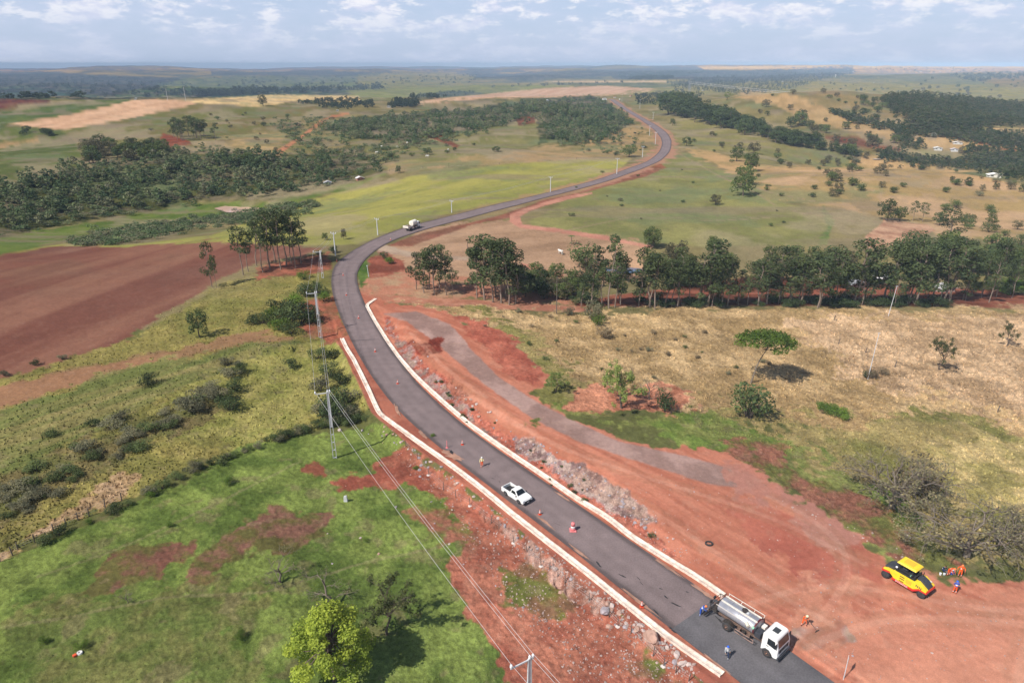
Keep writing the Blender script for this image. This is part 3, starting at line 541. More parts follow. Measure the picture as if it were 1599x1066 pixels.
def leaves(rs, C, Rd, per, size, up=.35, shell=.45):
    """clumps at C (n,3) with radii Rd (n,3): per leaves each -> quads with a tone"""
    n = len(C)*per; d = rs.normal(size=(n, 3)); d /= np.linalg.norm(d, axis=1)[:, None]
    rad = (shell+(1-shell)*rs.rand(n))**.6
    P = np.repeat(C, per, 0)+d*rad[:, None]*np.repeat(Rd, per, 0)
    nn = d*.8+rs.normal(size=(n, 3))*.7+np.array([0, 0, up]); nn /= np.linalg.norm(nn, axis=1)[:, None]
    t = np.cross(nn, rs.normal(size=(n, 3))); t /= np.linalg.norm(t, axis=1)[:, None]+1e-9; b = np.cross(nn, t)
    s = size*(.55+.9*rs.rand(n))[:, None]; e = (.6+.5*rs.rand(n))[:, None]
    V = np.stack([P-t*s, P-b*s*e*.7, P+t*s, P+b*s*e*.7], 1).reshape(-1, 3)
    tone = np.repeat(np.clip(np.repeat(rs.rand(len(C)), per)*.55+rs.rand(n)*.5, 0, 1), 4)
    return V, np.arange(n*4).reshape(-1, 4), tone
class TB:
    def __init__(s): s.V = []; s.F = []; s.n = 0
    def tube(s, P, Rr, k=5):
        P = np.asarray(P, float); d = np.gradient(P, axis=0); d /= np.linalg.norm(d, axis=1)[:, None]+1e-9
        a = np.cross(d, [.31, .95, .05]); a /= np.linalg.norm(a, axis=1)[:, None]+1e-9; b = np.cross(d, a); th = np.arange(k)*2*np.pi/k
        V = P[:, None]+(a[:, None]*np.cos(th)[None, :, None]+b[:, None]*np.sin(th)[None, :, None])*np.asarray(Rr, float)[:, None, None]
        m = len(P); i = np.arange(m-1)[:, None]*k; j = np.arange(k)[None]; j2 = (j+1) % k
        s.F.append(np.stack([i+j, i+j2, i+k+j2, i+k+j], -1).reshape(-1, 4)+s.n); s.V.append(V.reshape(-1, 3)); s.n += m*k
    def mesh(s, name, m): return mesh_np(name, np.concatenate(s.V), np.concatenate(s.F), [m], True)
def bent(rs, a, b, k=4, w=.12):
    a = np.asarray(a, float); b = np.asarray(b, float); t = np.linspace(0, 1, k+1)[:, None]; L_ = np.linalg.norm(b-a)
    P = a+(b-a)*t; P[1:-1] += rs.normal(size=(k-1, 3))*L_*w*.5; return P
def twigs(rs, tb, p, d, ln, r, lev, tips, droop=0.):
    q = p+d*ln; P = bent(rs, p, q, 2, .2); tb.tube(P, np.linspace(r, r*.6, 3), 3 if lev < 2 else 4); tips.append(q)
    if lev <= 0: return
    for _ in range(rs.randint(2, 4)):
        e = d+rs.normal(size=3)*.55; e[2] += .12-droop; e /= np.linalg.norm(e); twigs(rs, tb, P[rs.randint(1, 3)], e, ln*(.62+.2*rs.rand()), r*.62, lev-1, tips, droop)
PROTO = {}
def plant(kind, seed):
    """(wood mesh, crown mesh) about 1 unit high, kept for copies"""
    key = (kind, seed)
    if key in PROTO: return PROTO[key]
    rs = np.random.RandomState(seed*7+len(kind)); tb = TB(); A = np.array
    if kind in ('eucalyptus', 'eucalyptus_low'):
        lo = kind == 'eucalyptus_low'; lean = rs.normal(size=2)*.03; top = A([lean[0], lean[1], .95]); P = bent(rs, (0, 0, -.02), top, 5, .03)
        tb.tube(P, np.linspace(.013, .004, 6), 5); C = []; Rd = []
        nq = 6 if lo else (9, 10, 9, 13, 12, 11)[seed % 6]; h0_ = .25 if lo or seed > 2 else .42
        for q in range(nq):
            h = h0_+(.94-h0_)*(q+.5)/nq+rs.rand()*.03; a = rs.rand()*6.28; r0 = (.11+.05*rs.rand())*(1.25-h*.55)
            i = min(4, int(h*5)); base = P[i]+(P[i+1]-P[i])*.5; c = A([math.cos(a)*r0, math.sin(a)*r0, 0])+base; c[2] = h
            tb.tube(bent(rs, (base[0], base[1], h-.10), c, 2), [.005, .004, .002], 3); C.append(c); s = .068+.042*rs.rand(); Rd.append([s, s, s*.8])
        C.append(top); Rd.append([.08, .08, .07]); per = 26 if lo else 120; sz = .03 if lo else .0145
        lv = leaves(rs, A(C), A(Rd), per, sz, .3)
        lm = leaf_mat('eucalyptus_leaves', (.085, .118, .050)); bk = PALEBARK
    elif kind in ('broadleaf', 'broadleaf_low', 'dark_broadleaf', 'olive_broadleaf', 'lime'):
        n = {'broadleaf_low': 7, 'lime': 34}.get(kind, 16); P = bent(rs, (0, 0, -.02), (rs.normal()*.04, rs.normal()*.04, .42), 3, .1)
        if kind == 'lime': P = bent(rs, (0, 0, -.02), (.02, 0, .55), 4, .05)
        tb.tube(P, np.linspace(.03 if kind != 'lime' else .018, .014, len(P)), 6); C = []; Rd = []
        for q in range(n):
            a = q*2.4+rs.rand(); t = (q+.5)/n; h = .20+.62*t+rs.rand()*.06; w = .40*math.sqrt(max(.05, 1-((h-.46)/.50)**2))*(.45+.55*rs.rand())
            if kind == 'lime': h = .22+.70*t; w = .30*(math.sin(math.pi*min(1, t*.82+.22))**.6)*(.35+.75*rs.rand())
            c = A([math.cos(a)*w, math.sin(a)*w, h]); C.append(c); s = (.13+.05*rs.rand())*(.62 if kind == 'lime' else 1); Rd.append([s, s, s*.72])
            if kind != 'broadleaf_low': tb.tube(bent(rs, P[-1-(q % 2)], c, 3), [.010, .007, .005, .002], 4)
        per, sz = {'broadleaf_low': (42, .052), 'lime': (420, .0115)}.get(kind, (110, .026))
        lv = leaves(rs, A(C), A(Rd), per, sz, .4, .3 if kind == 'lime' else .5)
        lm = {'dark_broadleaf': leaf_mat('dark_leaves', (.07, .105, .042)), 'olive_broadleaf': leaf_mat('olive_leaves', (.13, .125, .07)), 'lime': leaf_mat('lime_leaves', (.29, .38, .06), .38, .4)}.get(kind, leaf_mat('green_leaves', (.11, .155, .05)))
        bk = BARK
    elif kind in ('bush', 'bright_bush', 'grey_bush', 'tan_bush', 'dark_bush', 'bush_low'):
        n = 4 if kind == 'bush_low' else 9; C = []; Rd = []
        for q in range(n):
            a = rs.rand()*6.28; w = .42*math.sqrt(rs.rand()); h = .30+.42*rs.rand(); c = A([math.cos(a)*w, math.sin(a)*w, h]); C.append(c); s = .24+.12*rs.rand(); Rd.append([s, s, s*.85])
            tb.tube(bent(rs, (rs.normal()*.03, rs.normal()*.03, -.04), c, 2), [.02, .014, .006], 3)
        per, sz = (26, .085) if kind == 'bush_low' else (130, .036)
        lv = leaves(rs, A(C), A(Rd), per, sz, .3, .4)
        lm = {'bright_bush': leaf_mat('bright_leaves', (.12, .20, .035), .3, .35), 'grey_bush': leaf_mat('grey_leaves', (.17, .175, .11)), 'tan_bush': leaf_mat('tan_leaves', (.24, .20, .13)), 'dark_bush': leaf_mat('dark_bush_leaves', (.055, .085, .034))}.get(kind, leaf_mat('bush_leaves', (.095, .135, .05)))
        bk = BARK
    elif kind == 'umbrella':
        P = bent(rs, (0, 0, -.02), (.10, .02, .40), 3, .06); P2 = bent(rs, P[-1], (.20, 0, .68), 3, .1); tb.tube(P, np.linspace(.013, .010, 4), 6); tb.tube(P2, np.linspace(.009, .006, 4), 5); C = []; Rd = []
        for q in range(26):
            t = q/25.; a = q*2.4; w = .36*math.sqrt(t)+.02; c = A([.18+math.cos(a)*w*1.25, math.sin(a)*w*.8, .86-.16*t*t+rs.rand()*.05-.10*math.cos(a)*w]); C.append(c); Rd.append([.15, .15, .05]); tb.tube(bent(rs, P2[-1-(q % 2)], c, 3, .15), [.006, .004, .003, .0015], 3)
        lv = leaves(rs, A(C), A(Rd), 240, .016, .8, .15); lm = leaf_mat('bright_leaves', (.12, .20, .035), .3, .35); bk = GREYTWIG
    elif kind in ('sparse', 'light_sparse'):
        P = bent(rs, (0, 0, -.02), (-.06, .03, .48), 4, .10); tb.tube(P, np.linspace(.020, .012, 5), 6); tips = []
        for q in range(7):
            a = q*.9+rs.rand(); d = A([math.cos(a)*.8, math.sin(a)*.8, .75]); d /= np.linalg.norm(d); twigs(rs, tb, P[2+q % 3], d, .22, .008, 3, tips)
        T_ = A(tips); k = rs.permutation(len(T_))[:60]; lv = leaves(rs, T_[k], np.full((len(k), 3), .06), 64 if kind == 'light_sparse' else 40, .014, .5, .1)
        lm = leaf_mat('light_leaves', (.20, .27, .08), .3, .35) if kind == 'light_sparse' else leaf_mat('sparse_leaves', (.10, .125, .045)); bk = BARK
    elif kind in ('bare', 'thorn', 'dead'):
        dead = kind == 'dead'; P = bent(rs, (0, 0, -.02), (-.12 if dead else .03, 0, .62 if dead else .30), 4, .10); tb.tube(P, np.linspace(.030 if kind == 'thorn' else .020, .012, 5), 6); tips = []
        nb = 12 if kind == 'thorn' else 7
        for q in range(nb):
            a = q*6.28/nb+rs.rand()*.5; d = A([math.cos(a), math.sin(a), .55+.5*rs.rand()])
            if dead and q % 2: d = A([-.9, .2*rs.normal(), -.1+.2*rs.rand()])
            d /= np.linalg.norm(d); twigs(rs, tb, P[1+q % 4], d, .24 if kind == 'thorn' else .20, .010 if kind == 'thorn' else .007, 4 if kind == 'thorn' else 3, tips, .10 if kind == 'thorn' else 0)
        T_ = A(tips); k = rs.permutation(len(T_))[:150 if kind == 'thorn' else 25]
        lv = leaves(rs, T_[k], np.full((len(k), 3), .05), 16 if kind == 'thorn' else 8, .010, .5, .1); lm = leaf_mat('thorn_leaves', (.19, .18, .10), .3, .2); bk = GREYTWIG
    elif kind == 'palm':
        tb.tube([(0, 0, -.02), (.01, 0, .4), (0, 0, .78)], [.03, .024, .02], 6); V = []; 
        for q in range(14):
            a = q*2.4; pts = [A([math.cos(a)*r_, math.sin(a)*r_, .78+.26*r_/.4-1.3*r_*r_]) for r_ in (0, .15, .3, .42)]; sd_ = A([-math.sin(a), math.cos(a), 0])
            for i in range(3): V += [pts[i]-sd_*.04, pts[i]+sd_*.04, pts[i+1]+sd_*.04*(1 if i < 2 else .1), pts[i+1]-sd_*.04*(1 if i < 2 else .1)]
        V = A(V); lv = (V, np.arange(len(V)).reshape(-1, 4), rs.rand(len(V))); lm = leaf_mat('green_leaves', (.11, .155, .05)); bk = BARK
    wood = tb.mesh('wood_'+kind, bk); cr = mesh_np('crown_'+kind, lv[0], lv[1], [lm]); fattr(cr, lv[2], 'tone')
    PROTO[key] = (wood, cr, lv, lm); return PROTO[key]
NM = {'eucalyptus': 'eucalyptus_tree', 'eucalyptus_low': 'eucalyptus_tree', 'bush': 'bush', 'bright_bush': 'bush', 'grey_bush': 'scrub_bush', 'tan_bush': 'dry_bush', 'dark_bush': 'bush', 'lime': 'leafy_tree', 'umbrella': 'umbrella_tree', 'sparse': 'sparse_tree', 'light_sparse': 'sparse_tree', 'bare': 'bare_tree', 'thorn': 'thorn_tree', 'dead': 'dead_tree', 'palm': 'palm_tree', 'bush_low': 'bush'}
RT = random.Random(5)
def put(kind, p, h, label, group=None, wide=1., seed=None, rz=None, cat=None):
    seed = RT.randrange(6) if seed is None else seed; wd, cr = plant(kind, seed)[:2]; nm = NM.get(kind, 'broadleaf_tree'); b_ = 'bush' in kind
    t = empty(nm, tuple(p), RT.uniform(0, 6.28) if rz is None else rz, label, cat or ('bush' if b_ else 'tree'), group); t.scale = (h*wide, h*wide, h)
    obj('stems' if b_ else 'trunk', wd, t); obj('foliage' if b_ else 'crown', cr, t); return t
def putpx(kind, u, v, vt, label, group=None, wide=1., seed=None, rz=None, k=1.):
    p = ground(u, v)[0]; return put(kind, p, max(.6, float(top_h(p, vt)))*k, label, group, wide, seed, rz)
# --- near left
putpx('lime', 522, 1063, 934, 'bright lime green leafy tree near the bottom edge, left of the power line', wide=1.2, k=.95, seed=1, rz=0)
putpx('sparse', 604, 990, 902, 'thin dark tree with open olive crown beside the lime green tree', wide=1.05, seed=2)
putpx('bare', 439, 908, 832, 'small leafless grey tree standing on the brown bare patch', wide=1.1, seed=1)
putpx('dead', 521, 945, 880, 'dead tree with broken trunk and grey branches behind the lime green tree', wide=1.3, seed=3, rz=0)
putpx('bare', 199, 941, 905, 'small bare sapling at the lower edge of the largest brown patch', wide=.9, seed=2)
for (u, v, t_, w_) in ((71, 1003, 992, 'near the bottom left corner of the pasture'), (127, 1012, 1000, 'just above the orange and white debris'), (139, 818, 809, 'beside the wire fence far left'), (377, 998, 985, 'right of the bottom left pasture'), (357, 755, 744, 'left of the concrete pole in the green pasture'), (236, 776, 764, 'close under the scrub hedge'), (265, 822, 814, 'above the largest brown patch'), (570, 845, 838, 'in the pasture below the red bare patch'), (676, 682, 676, 'on the red soil left of the gutter'), (650, 733, 726, 'right of the nearest red bare patch')):
    putpx('bright_bush', u, v, t_, 'low bright green sapling '+w_, 'low saplings in the near pasture', 1.1)
# --- near right
putpx('umbrella', 1172, 598, 513, 'flat topped tree with bright green umbrella crown in the dry meadow', wide=1.0, seed=0, rz=0)
putpx('light_sparse', 970, 637, 558, 'slender light green tree on the pale orange earth mound', wide=1.05, seed=1)
putpx('bare', 1014, 624, 562, 'leafless purplish tree behind the orange earth mound', wide=.9, seed=0)
putpx('dark_bush', 1038, 642, 606, 'dense dark green bush at the right end of the orange mound', wide=.8)
putpx('light_sparse', 868, 612, 580, 'small thin tree beside the gravel track', wide=1.4, seed=3)
putpx('bush', 1168, 652, 592, 'rounded yellow green shrub below the umbrella shaped tree', wide=.95)
for i, (u, v, t_) in enumerate(((1284, 640, 626), (1296, 645, 630), (1308, 649, 634), (1318, 654, 640))):
    putpx('bright_bush', u, v, t_, 'bright green shrub in the short hedge clump on the dry slope', 'short bright hedge clump', 1.5)
putpx('sparse', 1466, 577, 520, 'olive thorny tree alone in the straw meadow', wide=.9, seed=0)
putpx('sparse', 1572, 540, 500, 'thin grey tree at the right edge of the straw meadow', wide=.9, seed=3)
putpx('thorn', 1393, 792, 676, 'large grey thorn tree on the slope above the road roller', wide=1.25, seed=0)
putpx('thorn', 1508, 868, 752, 'wide spreading grey thorn tree behind the resting workers', wide=1.45, seed=1)
putpx('thorn', 1585, 850, 790, 'smaller grey thorn tree cut by the right edge of the picture', wide=1.5, seed=2)
putpx('tan_bush', 1432, 770, 715, 'dry brown bush touching the large thorn tree', wide=1.1)
putpx('tan_bush', 1362, 590, 574, 'brown low bush behind the leaning white pole', wide=1.1); putpx('dark_bush', 1353, 590, 578, 'small green bush at the foot of the leaning white pole', wide=.9)
putpx('tan_bush', 1378, 585, 572, 'dry shrub right of the leaning white pole', wide=1.1)
putpx('grey_bush', 925, 500, 466, 'olive tall shrub behind the bright green bush', wide=.75); putpx('bright_bush', 935, 508, 488, 'bright green bush on the meadow left of the eucalyptus row', wide=1.)
putpx('tan_bush', 942, 527, 508, 'straw coloured bush below the bright green bush', wide=1.2); putpx('grey_bush', 888, 492, 478, 'low grey bush beside the wooden pole', wide=1.1)
# --- eucalyptus by the bend, left
for i, (u, v, t_) in enumerate(((380, 429, 352), (401, 415, 345), (411, 425, 342), (422, 419, 328), (439, 421, 326), (447, 415, 330), (462, 419, 328), (470, 412, 345), (388, 424, 360), (430, 410, 335), (455, 411, 340))):
    putpx('eucalyptus', u, v, t_, 'tall eucalyptus with bare lower trunk in the clump left of the road bend', 'eucalyptus clump left of the bend', .95+.25*(i % 2), i % 3)
putpx('eucalyptus', 331, 448, 377, 'narrow leaning eucalyptus alone between brown field and pasture', wide=.75)
putpx('eucalyptus', 338, 449, 400, 'shorter slim eucalyptus touching the leaning one', wide=.6)
putpx('dark_broadleaf', 312, 526, 479, 'dense small green tree on the grass bank below the brown field', wide=.8)
for i, (u, v, t_) in enumerate(((447, 506, 472), (425, 500, 478), (470, 505, 470), (490, 500, 478), (460, 480, 455), (478, 462, 440), (497, 458, 436), (505, 470, 452), (440, 490, 462), (410, 505, 485), (475, 435, 420), (500, 400, 390), (455, 520, 500), (435, 515, 492), (520, 395, 383))):
    putpx(('bush', 'bright_bush', 'dark_bush')[i % 3], u, v, t_, 'green bush in the thicket between brown field and road bend', 'thicket left of the road bend', 1.2)
for i, (u, v, t_) in enumerate(((530, 648, 612), (542, 654, 628), (518, 655, 624), (520, 640, 602), (505, 650, 622), (532, 600, 578), (515, 585, 562), (545, 628, 606), (520, 560, 542), (495, 560, 540), (500, 610, 585), (455, 575, 558))):
    putpx(('bush', 'grey_bush', 'dark_bush')[i % 3], u, v, t_, 'leafy shrub in the overgrown bank beside the left gutter', 'shrubs along the left gutter', 1.1)
rs = np.random.RandomState(11)
for i in range(36):                      # hedge on the old fence line
    t = i/35.; u = np.interp(t, [0, .25, .5, .75, 1], [566, 490, 412, 300, 70])+rs.normal()*3; v = np.interp(t, [0, .25, .5, .75, 1], [656, 670, 694, 738, 848])+rs.normal()*2
    if 110 < u < 200 and rs.rand() < .5: continue
    putpx(('dark_bush', 'bush', 'grey_bush')[rs.randint(3)], u, v, v-(7+9*rs.rand()), 'dark low bush in the hedge line above the green pasture', 'hedge line above the near pasture', 1.3)
for i in range(50):                      # grey scrub on the slope
    t = rs.rand(); u = np.interp(t, [0, .5, 1], [20, 190, 370])+rs.normal()*16; v = np.interp(t, [0, .5, 1], [800, 690, 610])+rs.normal()*20
    putpx(('grey_bush', 'grey_bush', 'bush')[rs.randint(3)], u, v, v-(6+10*rs.rand()), 'grey green scrub bush in the wide band across the left slope', 'scrub band on the left slope', 1.8)
for i, (u, v, t_) in enumerate(((232, 600, 580), (190, 655, 638), (370, 610, 590), (340, 625, 605), (360, 640, 616), (355, 570, 556), (375, 582, 566), (300, 640, 612), (395, 505, 488), (8, 587, 577), (55, 570, 560), (98, 561, 552), (145, 665, 652))):
    putpx(('dark_bush', 'grey_bush')[i % 2], u, v, t_, 'solitary dark bush scattered over the yellow slope left of the road', 'solitary bushes on the left slope', 1.3)
# --- middle clumps right of the bend
for i, (u, v, t_) in enumerate(((662, 457, 388), (679, 460, 384), (687, 455, 383), (708, 460, 421), (650, 452, 394), (670, 452, 392), (697, 461, 400))):
    putpx('eucalyptus', u, v, t_, 'eucalyptus in the small round clump just right of the road bend', 'small eucalyptus clump right of the bend', 1.15+.2*(i % 2), (0, 3, 1)[i % 3])
for i, (u, v, t_) in enumerate(((745, 465, 388), (757, 468, 368), (770, 472, 370), (783, 473, 375), (795, 476, 372), (805, 474, 390), (752, 458, 376), (774, 462, 378), (790, 464, 384))):
    putpx('eucalyptus', u, v, t_, 'tall dense eucalyptus in the larger clump right of the bend', 'larger eucalyptus clump right of the bend', 1.2+.2*(i % 2), (3, 1, 4)[i % 3])
for i in range(26):
    u = rs.uniform(812, 905); v = rs.uniform(440, 468); putpx(('broadleaf', 'dark_bush', 'olive_broadleaf')[rs.randint(3)], u, v, v-rs.uniform(18, 34), 'bushy tree filling the gap between the clump and the eucalyptus row', 'bushy trees left of the eucalyptus row', 1.1)
for i in range(74):                      # the long row, front rank
    u = 905+i*9.4+rs.normal()*6.; v = np.interp(u, [900, 1000, 1200, 1400, 1600], [478, 480, 476, 473, 462])+rs.normal()*2.5; t_ = v-rs.triangular(42, 84, 116)*(1 if u < 1500 else .85)
    if rs.rand() < .22: t_ = v-rs.uniform(32, 58)
    putpx('eucalyptus', u, v, t_, 'slender eucalyptus in the front rank of the long row behind the straw meadow', 'front rank of the long eucalyptus row', .9+.75*rs.rand()**1.5)
for i in range(70):                      # trees behind it
    u = rs.uniform(900, 1610); v = rs.uniform(405, 450); t_ = v-rs.uniform(12, 42)
    if 1180 < u < 1290 and v > 437 and rs.rand() < .6: continue
    if 935 < u < 1015 and 408 < v < 436: continue
    if 1330 < u < 1425 and v > 425: continue
    putpx(('broadleaf', 'broadleaf', 'olive_broadleaf', 'bush')[rs.randint(4)], u, v, t_, 'mixed green tree in the wood behind the long eucalyptus row', 'wood behind the eucalyptus row', 1.1)
for i in range(26):
    u = rs.uniform(1420, 1600); v = rs.uniform(400, 430); putpx(('broadleaf', 'dark_broadleaf', 'eucalyptus')[rs.randint(3)], u, v, v-rs.uniform(28, 45), 'round crowned tree at the right end of the wood', 'right end of the wood', 1.1)
for i in range(12):
    u = rs.uniform(1530, 1600); v = rs.uniform(450, 460); putpx('bright_bush', u, v, v-rs.uniform(12, 20), 'bright green shrub beside the red ploughed strip far right', 'bright shrubs beside the red strip', 1.6)
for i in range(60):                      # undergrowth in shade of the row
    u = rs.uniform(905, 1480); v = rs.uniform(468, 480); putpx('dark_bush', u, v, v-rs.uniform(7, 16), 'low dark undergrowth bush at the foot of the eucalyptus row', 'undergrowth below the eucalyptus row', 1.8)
for i, (u, v, t_) in enumerate(((1020, 388, 350), (1012, 385, 356), (1112, 395, 366), (1115, 400, 370))): putpx('broadleaf', u, v, t_, 'light green feathery tree rising behind the dark blue pond', 'feathery trees behind the pond', .9)
putpx('palm', 892, 382, 366, 'small palm on the dry slope above the red track'); putpx('palm', 1292, 438+0, 418, 'yellow leaved palm by the farmyard')
# --- middle distance individuals
IND = [('broadleaf', 1160, 306, 268, 1.2, 'large round green tree at the lower end of the dense green group on the hillside'), ('broadleaf', 1163, 290, 255, 1.0, 'second green tree stacked above the largest hillside tree'), ('broadleaf', 1172, 268, 236, 1.1, 'spreading olive tree at the top of the hillside group'), ('broadleaf', 1152, 272, 260, 1.0, 'small tree left of the hillside group'),
 ('olive_broadleaf', 1117, 320, 302, 1.2, 'small round tree with dark shadow on the green hillside'), ('broadleaf', 1150, 252, 226, 1.0, 'green tree by the fence line above the hillside group'), ('olive_broadleaf', 1176, 240, 220, 1.2, 'greyish tree right of the fence line trees'),
 ('dark_broadleaf', 1072, 228, 212, 1.2, 'dark small tree beside the far road curve'), ('broadleaf', 1050, 196, 184, 1.1, 'small tree above the far road curve'), ('dark_broadleaf', 411, 166, 146, .9, 'lone dark tree on the horizon of the straw field'),
 ('broadleaf', 982, 245, 224, 1.5, 'round green tree beside the inside of the far road curve'), ('dark_broadleaf', 1384, 345, 308, 1.0, 'dark tree above the pink bare field'), ('eucalyptus', 1478, 378, 325, 1.7, 'broad leaning dark tree at the right of the pink bare field'), ('dark_broadleaf', 1466, 352, 328, 1., 'dark tree left of the broad leaning tree'),
 ('olive_broadleaf', 1500, 240, 228, 1., 'dark tree beside the orange machine yard'), ('dark_broadleaf', 1512, 289, 275, 1.0, 'tall oval tree of the little hillside row far right'), ('dark_broadleaf', 1486, 284, 274, 1.0, 'leftmost oval tree of the little hillside row'), ('dark_broadleaf', 1494, 287, 278, .9, 'second oval tree of the little hillside row'), ('dark_broadleaf', 1555, 296, 284, 1.0, 'oval tree near the right edge on the dry hillside'), ('dark_broadleaf', 1597, 300, 286, 1.1, 'oval tree cut by the right edge on the dry hillside'), ('olive_broadleaf', 1578, 296, 283, 1.2, 'pale oval tree between two dark ones near the right edge'), ('olive_broadleaf', 1533, 298, 287, 1.0, 'pale oval tree below the white farmhouse far right'),
 ('broadleaf', 1405, 345, 320, .9, 'eucalyptus like tree above the bare field, second from the left'), ('eucalyptus', 1425, 345, 314, 1.2, 'taller eucalyptus above the bare field'), ('eucalyptus', 1440, 347, 316, 1.2, 'eucalyptus above the right part of the bare field'), ('broadleaf', 1548, 352, 335, 1.3, 'green bushy tree on the dry slope at right'), ('dark_broadleaf', 622, 271, 257, .8, 'tall dark tree on the tan strip beyond the lime meadow'), ('palm', 701, 262, 254, 1., 'tiny palm on the tan strip beyond the lime meadow'),
 ('dark_broadleaf', 668, 242, 229, 1.5, 'round dark bush on the far pasture'), ('dark_broadleaf', 775, 237, 228, 1.9, 'wide dark bush on the far pasture below the wood'), ('broadleaf', 508, 375, 362, .9, 'small tree beside the bend power poles'), ('olive_broadleaf', 537, 374, 355, .6, 'slim tree at the near edge of the lime meadow'), ('broadleaf', 1247, 197, 171, 1.1, 'tall tree at the end of the windbreak'), ('dark_broadleaf', 1235, 199, 180, 1.1, 'dark tree joining the end of the windbreak'), ('light_sparse', 1135, 157, 142, 1.2, 'small leafy tree on the far straw hill'), ('dark_broadleaf', 1365, 222, 208, 1.0, 'pointed tree on the brown field far right'), ('dark_broadleaf', 600, 404, 392, 1.3, 'bush on the gravel side road'), ('bright_bush', 608, 412, 400, 1.3, 'bright bush below the gravel side road')]
for k_, u, v, t_, w_, lb in IND: putpx(k_, u, v, t_, lb, wide=w_)
for i in range(15): u = rs.uniform(268, 338); v = rs.uniform(212, 220); putpx('eucalyptus', u, v, v-rs.uniform(27, 34), 'tall dark tree in the dense square grove far left', 'square grove far left', 1.3)
for i in range(34): u = rs.uniform(120, 258); v = np.interp(u, [120, 260], [246, 236])+rs.uniform(-12, 12); putpx(('broadleaf', 'dark_broadleaf', 'olive_broadleaf')[rs.randint(3)], u, v, v-rs.uniform(15, 27), 'round tree in the farm grove left of the square grove', 'farm grove far left', 1.3)
for i in range(7): u = rs.uniform(35, 90); v = rs.uniform(205, 212); putpx('dark_broadleaf', u, v, v-rs.uniform(8, 13), 'dark tree in the small clump at the left field edge', 'small clump at the left field edge', 1.3)
for i in range(16): u = rs.uniform(340, 410); v = rs.uniform(243, 262); putpx(('dark_broadleaf', 'broadleaf')[i % 2], u, v, v-rs.uniform(10, 18), 'dark tree around the shed beside the dirt lane', 'trees round the shed by the dirt lane', 1.3)
for i in range(140):                      # windbreak running down the far right hillside
    t = rs.rand(); u = np.interp(t, [0, .5, 1], [1040, 1190, 1345])+rs.normal()*2; v = np.interp(t, [0, .5, 1], [174, 212, 244])+rs.normal()*3; putpx(('eucalyptus', 'dark_broadleaf')[i % 2], u, v, v-rs.uniform(.65, 1.)*(37-25*t), 'dark eucalyptus in the windbreak running down the far hillside', 'windbreak on the far hillside', 1.5)
# --- scattered small trees on the hillsides
def scatter(poly, n, kinds, h0, h1, label, group, wide=1.2, seed=1):
    rs = np.random.RandomState(seed); P = np.array(poly, float); k = 0
    while k < n:
        u = rs.uniform(P[:, 0].min(), P[:, 0].max()); v = rs.uniform(P[:, 1].min(), P[:, 1].max())
        if sdpoly(np.array([u]), np.array([v]), P)[0] < 0: continue
        p = ground(u, v)[0]; put(kinds[rs.randint(len(kinds))], p, rs.uniform(h0, h1), label, group, wide); k += 1
scatter([(1250, 280), (1340, 262), (1480, 300), (1600, 350), (1600, 400), (1420, 330), (1260, 300)], 26, ('bush', 'olive_broadleaf', 'bush'), 1.5, 4.5, 'small shrub tree scattered on the dry hillside at right', 'scattered shrubs on the dry hillside', 1.2, 3)
scatter([(1080, 190), (1200, 235), (1340, 262), (1300, 290), (1180, 262), (1080, 225)], 24, ('olive_broadleaf', 'bush'), 2, 5, 'small olive tree scattered below the windbreak', 'scattered trees below the windbreak', 1.2, 4)
scatter([(1150, 150), (1290, 185), (1420, 225), (1330, 240), (1200, 190)], 26, ('dark_broadleaf', 'olive_broadleaf', 'broadleaf'), 4, 9, 'far round tree dotted over the hill above the windbreak', 'dotted trees above the windbreak', 1.2, 5)
scatter([(1400, 118), (1600, 125), (1600, 165), (1440, 148)], 30, ('dark_broadleaf', 'olive_broadleaf'), 6, 12, 'very far tree dotted over the brown hill at upper right', 'dotted trees on the upper right hill', 1.3, 6)
scatter([(470, 225), (700, 215), (830, 215), (700, 250), (600, 262), (500, 262)], 14, ('bush', 'dark_broadleaf'), 1.5, 4, 'small bush on the far pasture beyond the lime meadow', 'bushes on the far pasture', 1.3, 7)
scatter([(330, 175), (450, 168), (520, 190), (440, 240), (350, 230)], 12, ('bush', 'olive_broadleaf'), 2, 5, 'small shrub on the far field around the dirt lane', 'shrubs round the dirt lane', 1.2, 8)
scatter([(900, 225), (1010, 205), (1010, 235), (950, 245)], 12, ('bush', 'dark_bush'), 1.2, 2.5, 'low bush on the slope inside the far road curve', 'bushes inside the far road curve', 1.4, 9)
scatter([(1100, 235), (1200, 265), (1290, 320), (1250, 330), (1130, 260)], 8, ('bush',), 1, 2.5, 'small bush on the tan slope beside the hillside group', 'bushes on the tan slope', 1.3, 10)
scatter([(620, 470), (900, 495), (1180, 520), (1320, 660), (1180, 640), (860, 570), (700, 500)], 34, ('tan_bush', 'bush', 'grey_bush'), .5, 1.1, 'low weed bush in the dry meadow right of the gravel track', 'weed bushes in the dry meadow', 1.3, 12)
scatter([(640, 560), (760, 650), (900, 740), (1040, 840), (1000, 850), (860, 760), (700, 640)], 26, ('bush', 'dark_bush'), .25, .6, 'small weed growing on the red cut bank right of the road', 'weeds on the red cut bank', 1.5, 13)
scatter([(930, 255), (1060, 250), (1280, 320), (1280, 370), (1000, 370), (850, 345)], 16, ('bush', 'grey_bush'), .6, 1.6, 'tiny bush on the wide green hillside right of the road', 'tiny bushes on the green hillside', 1.5, 15)
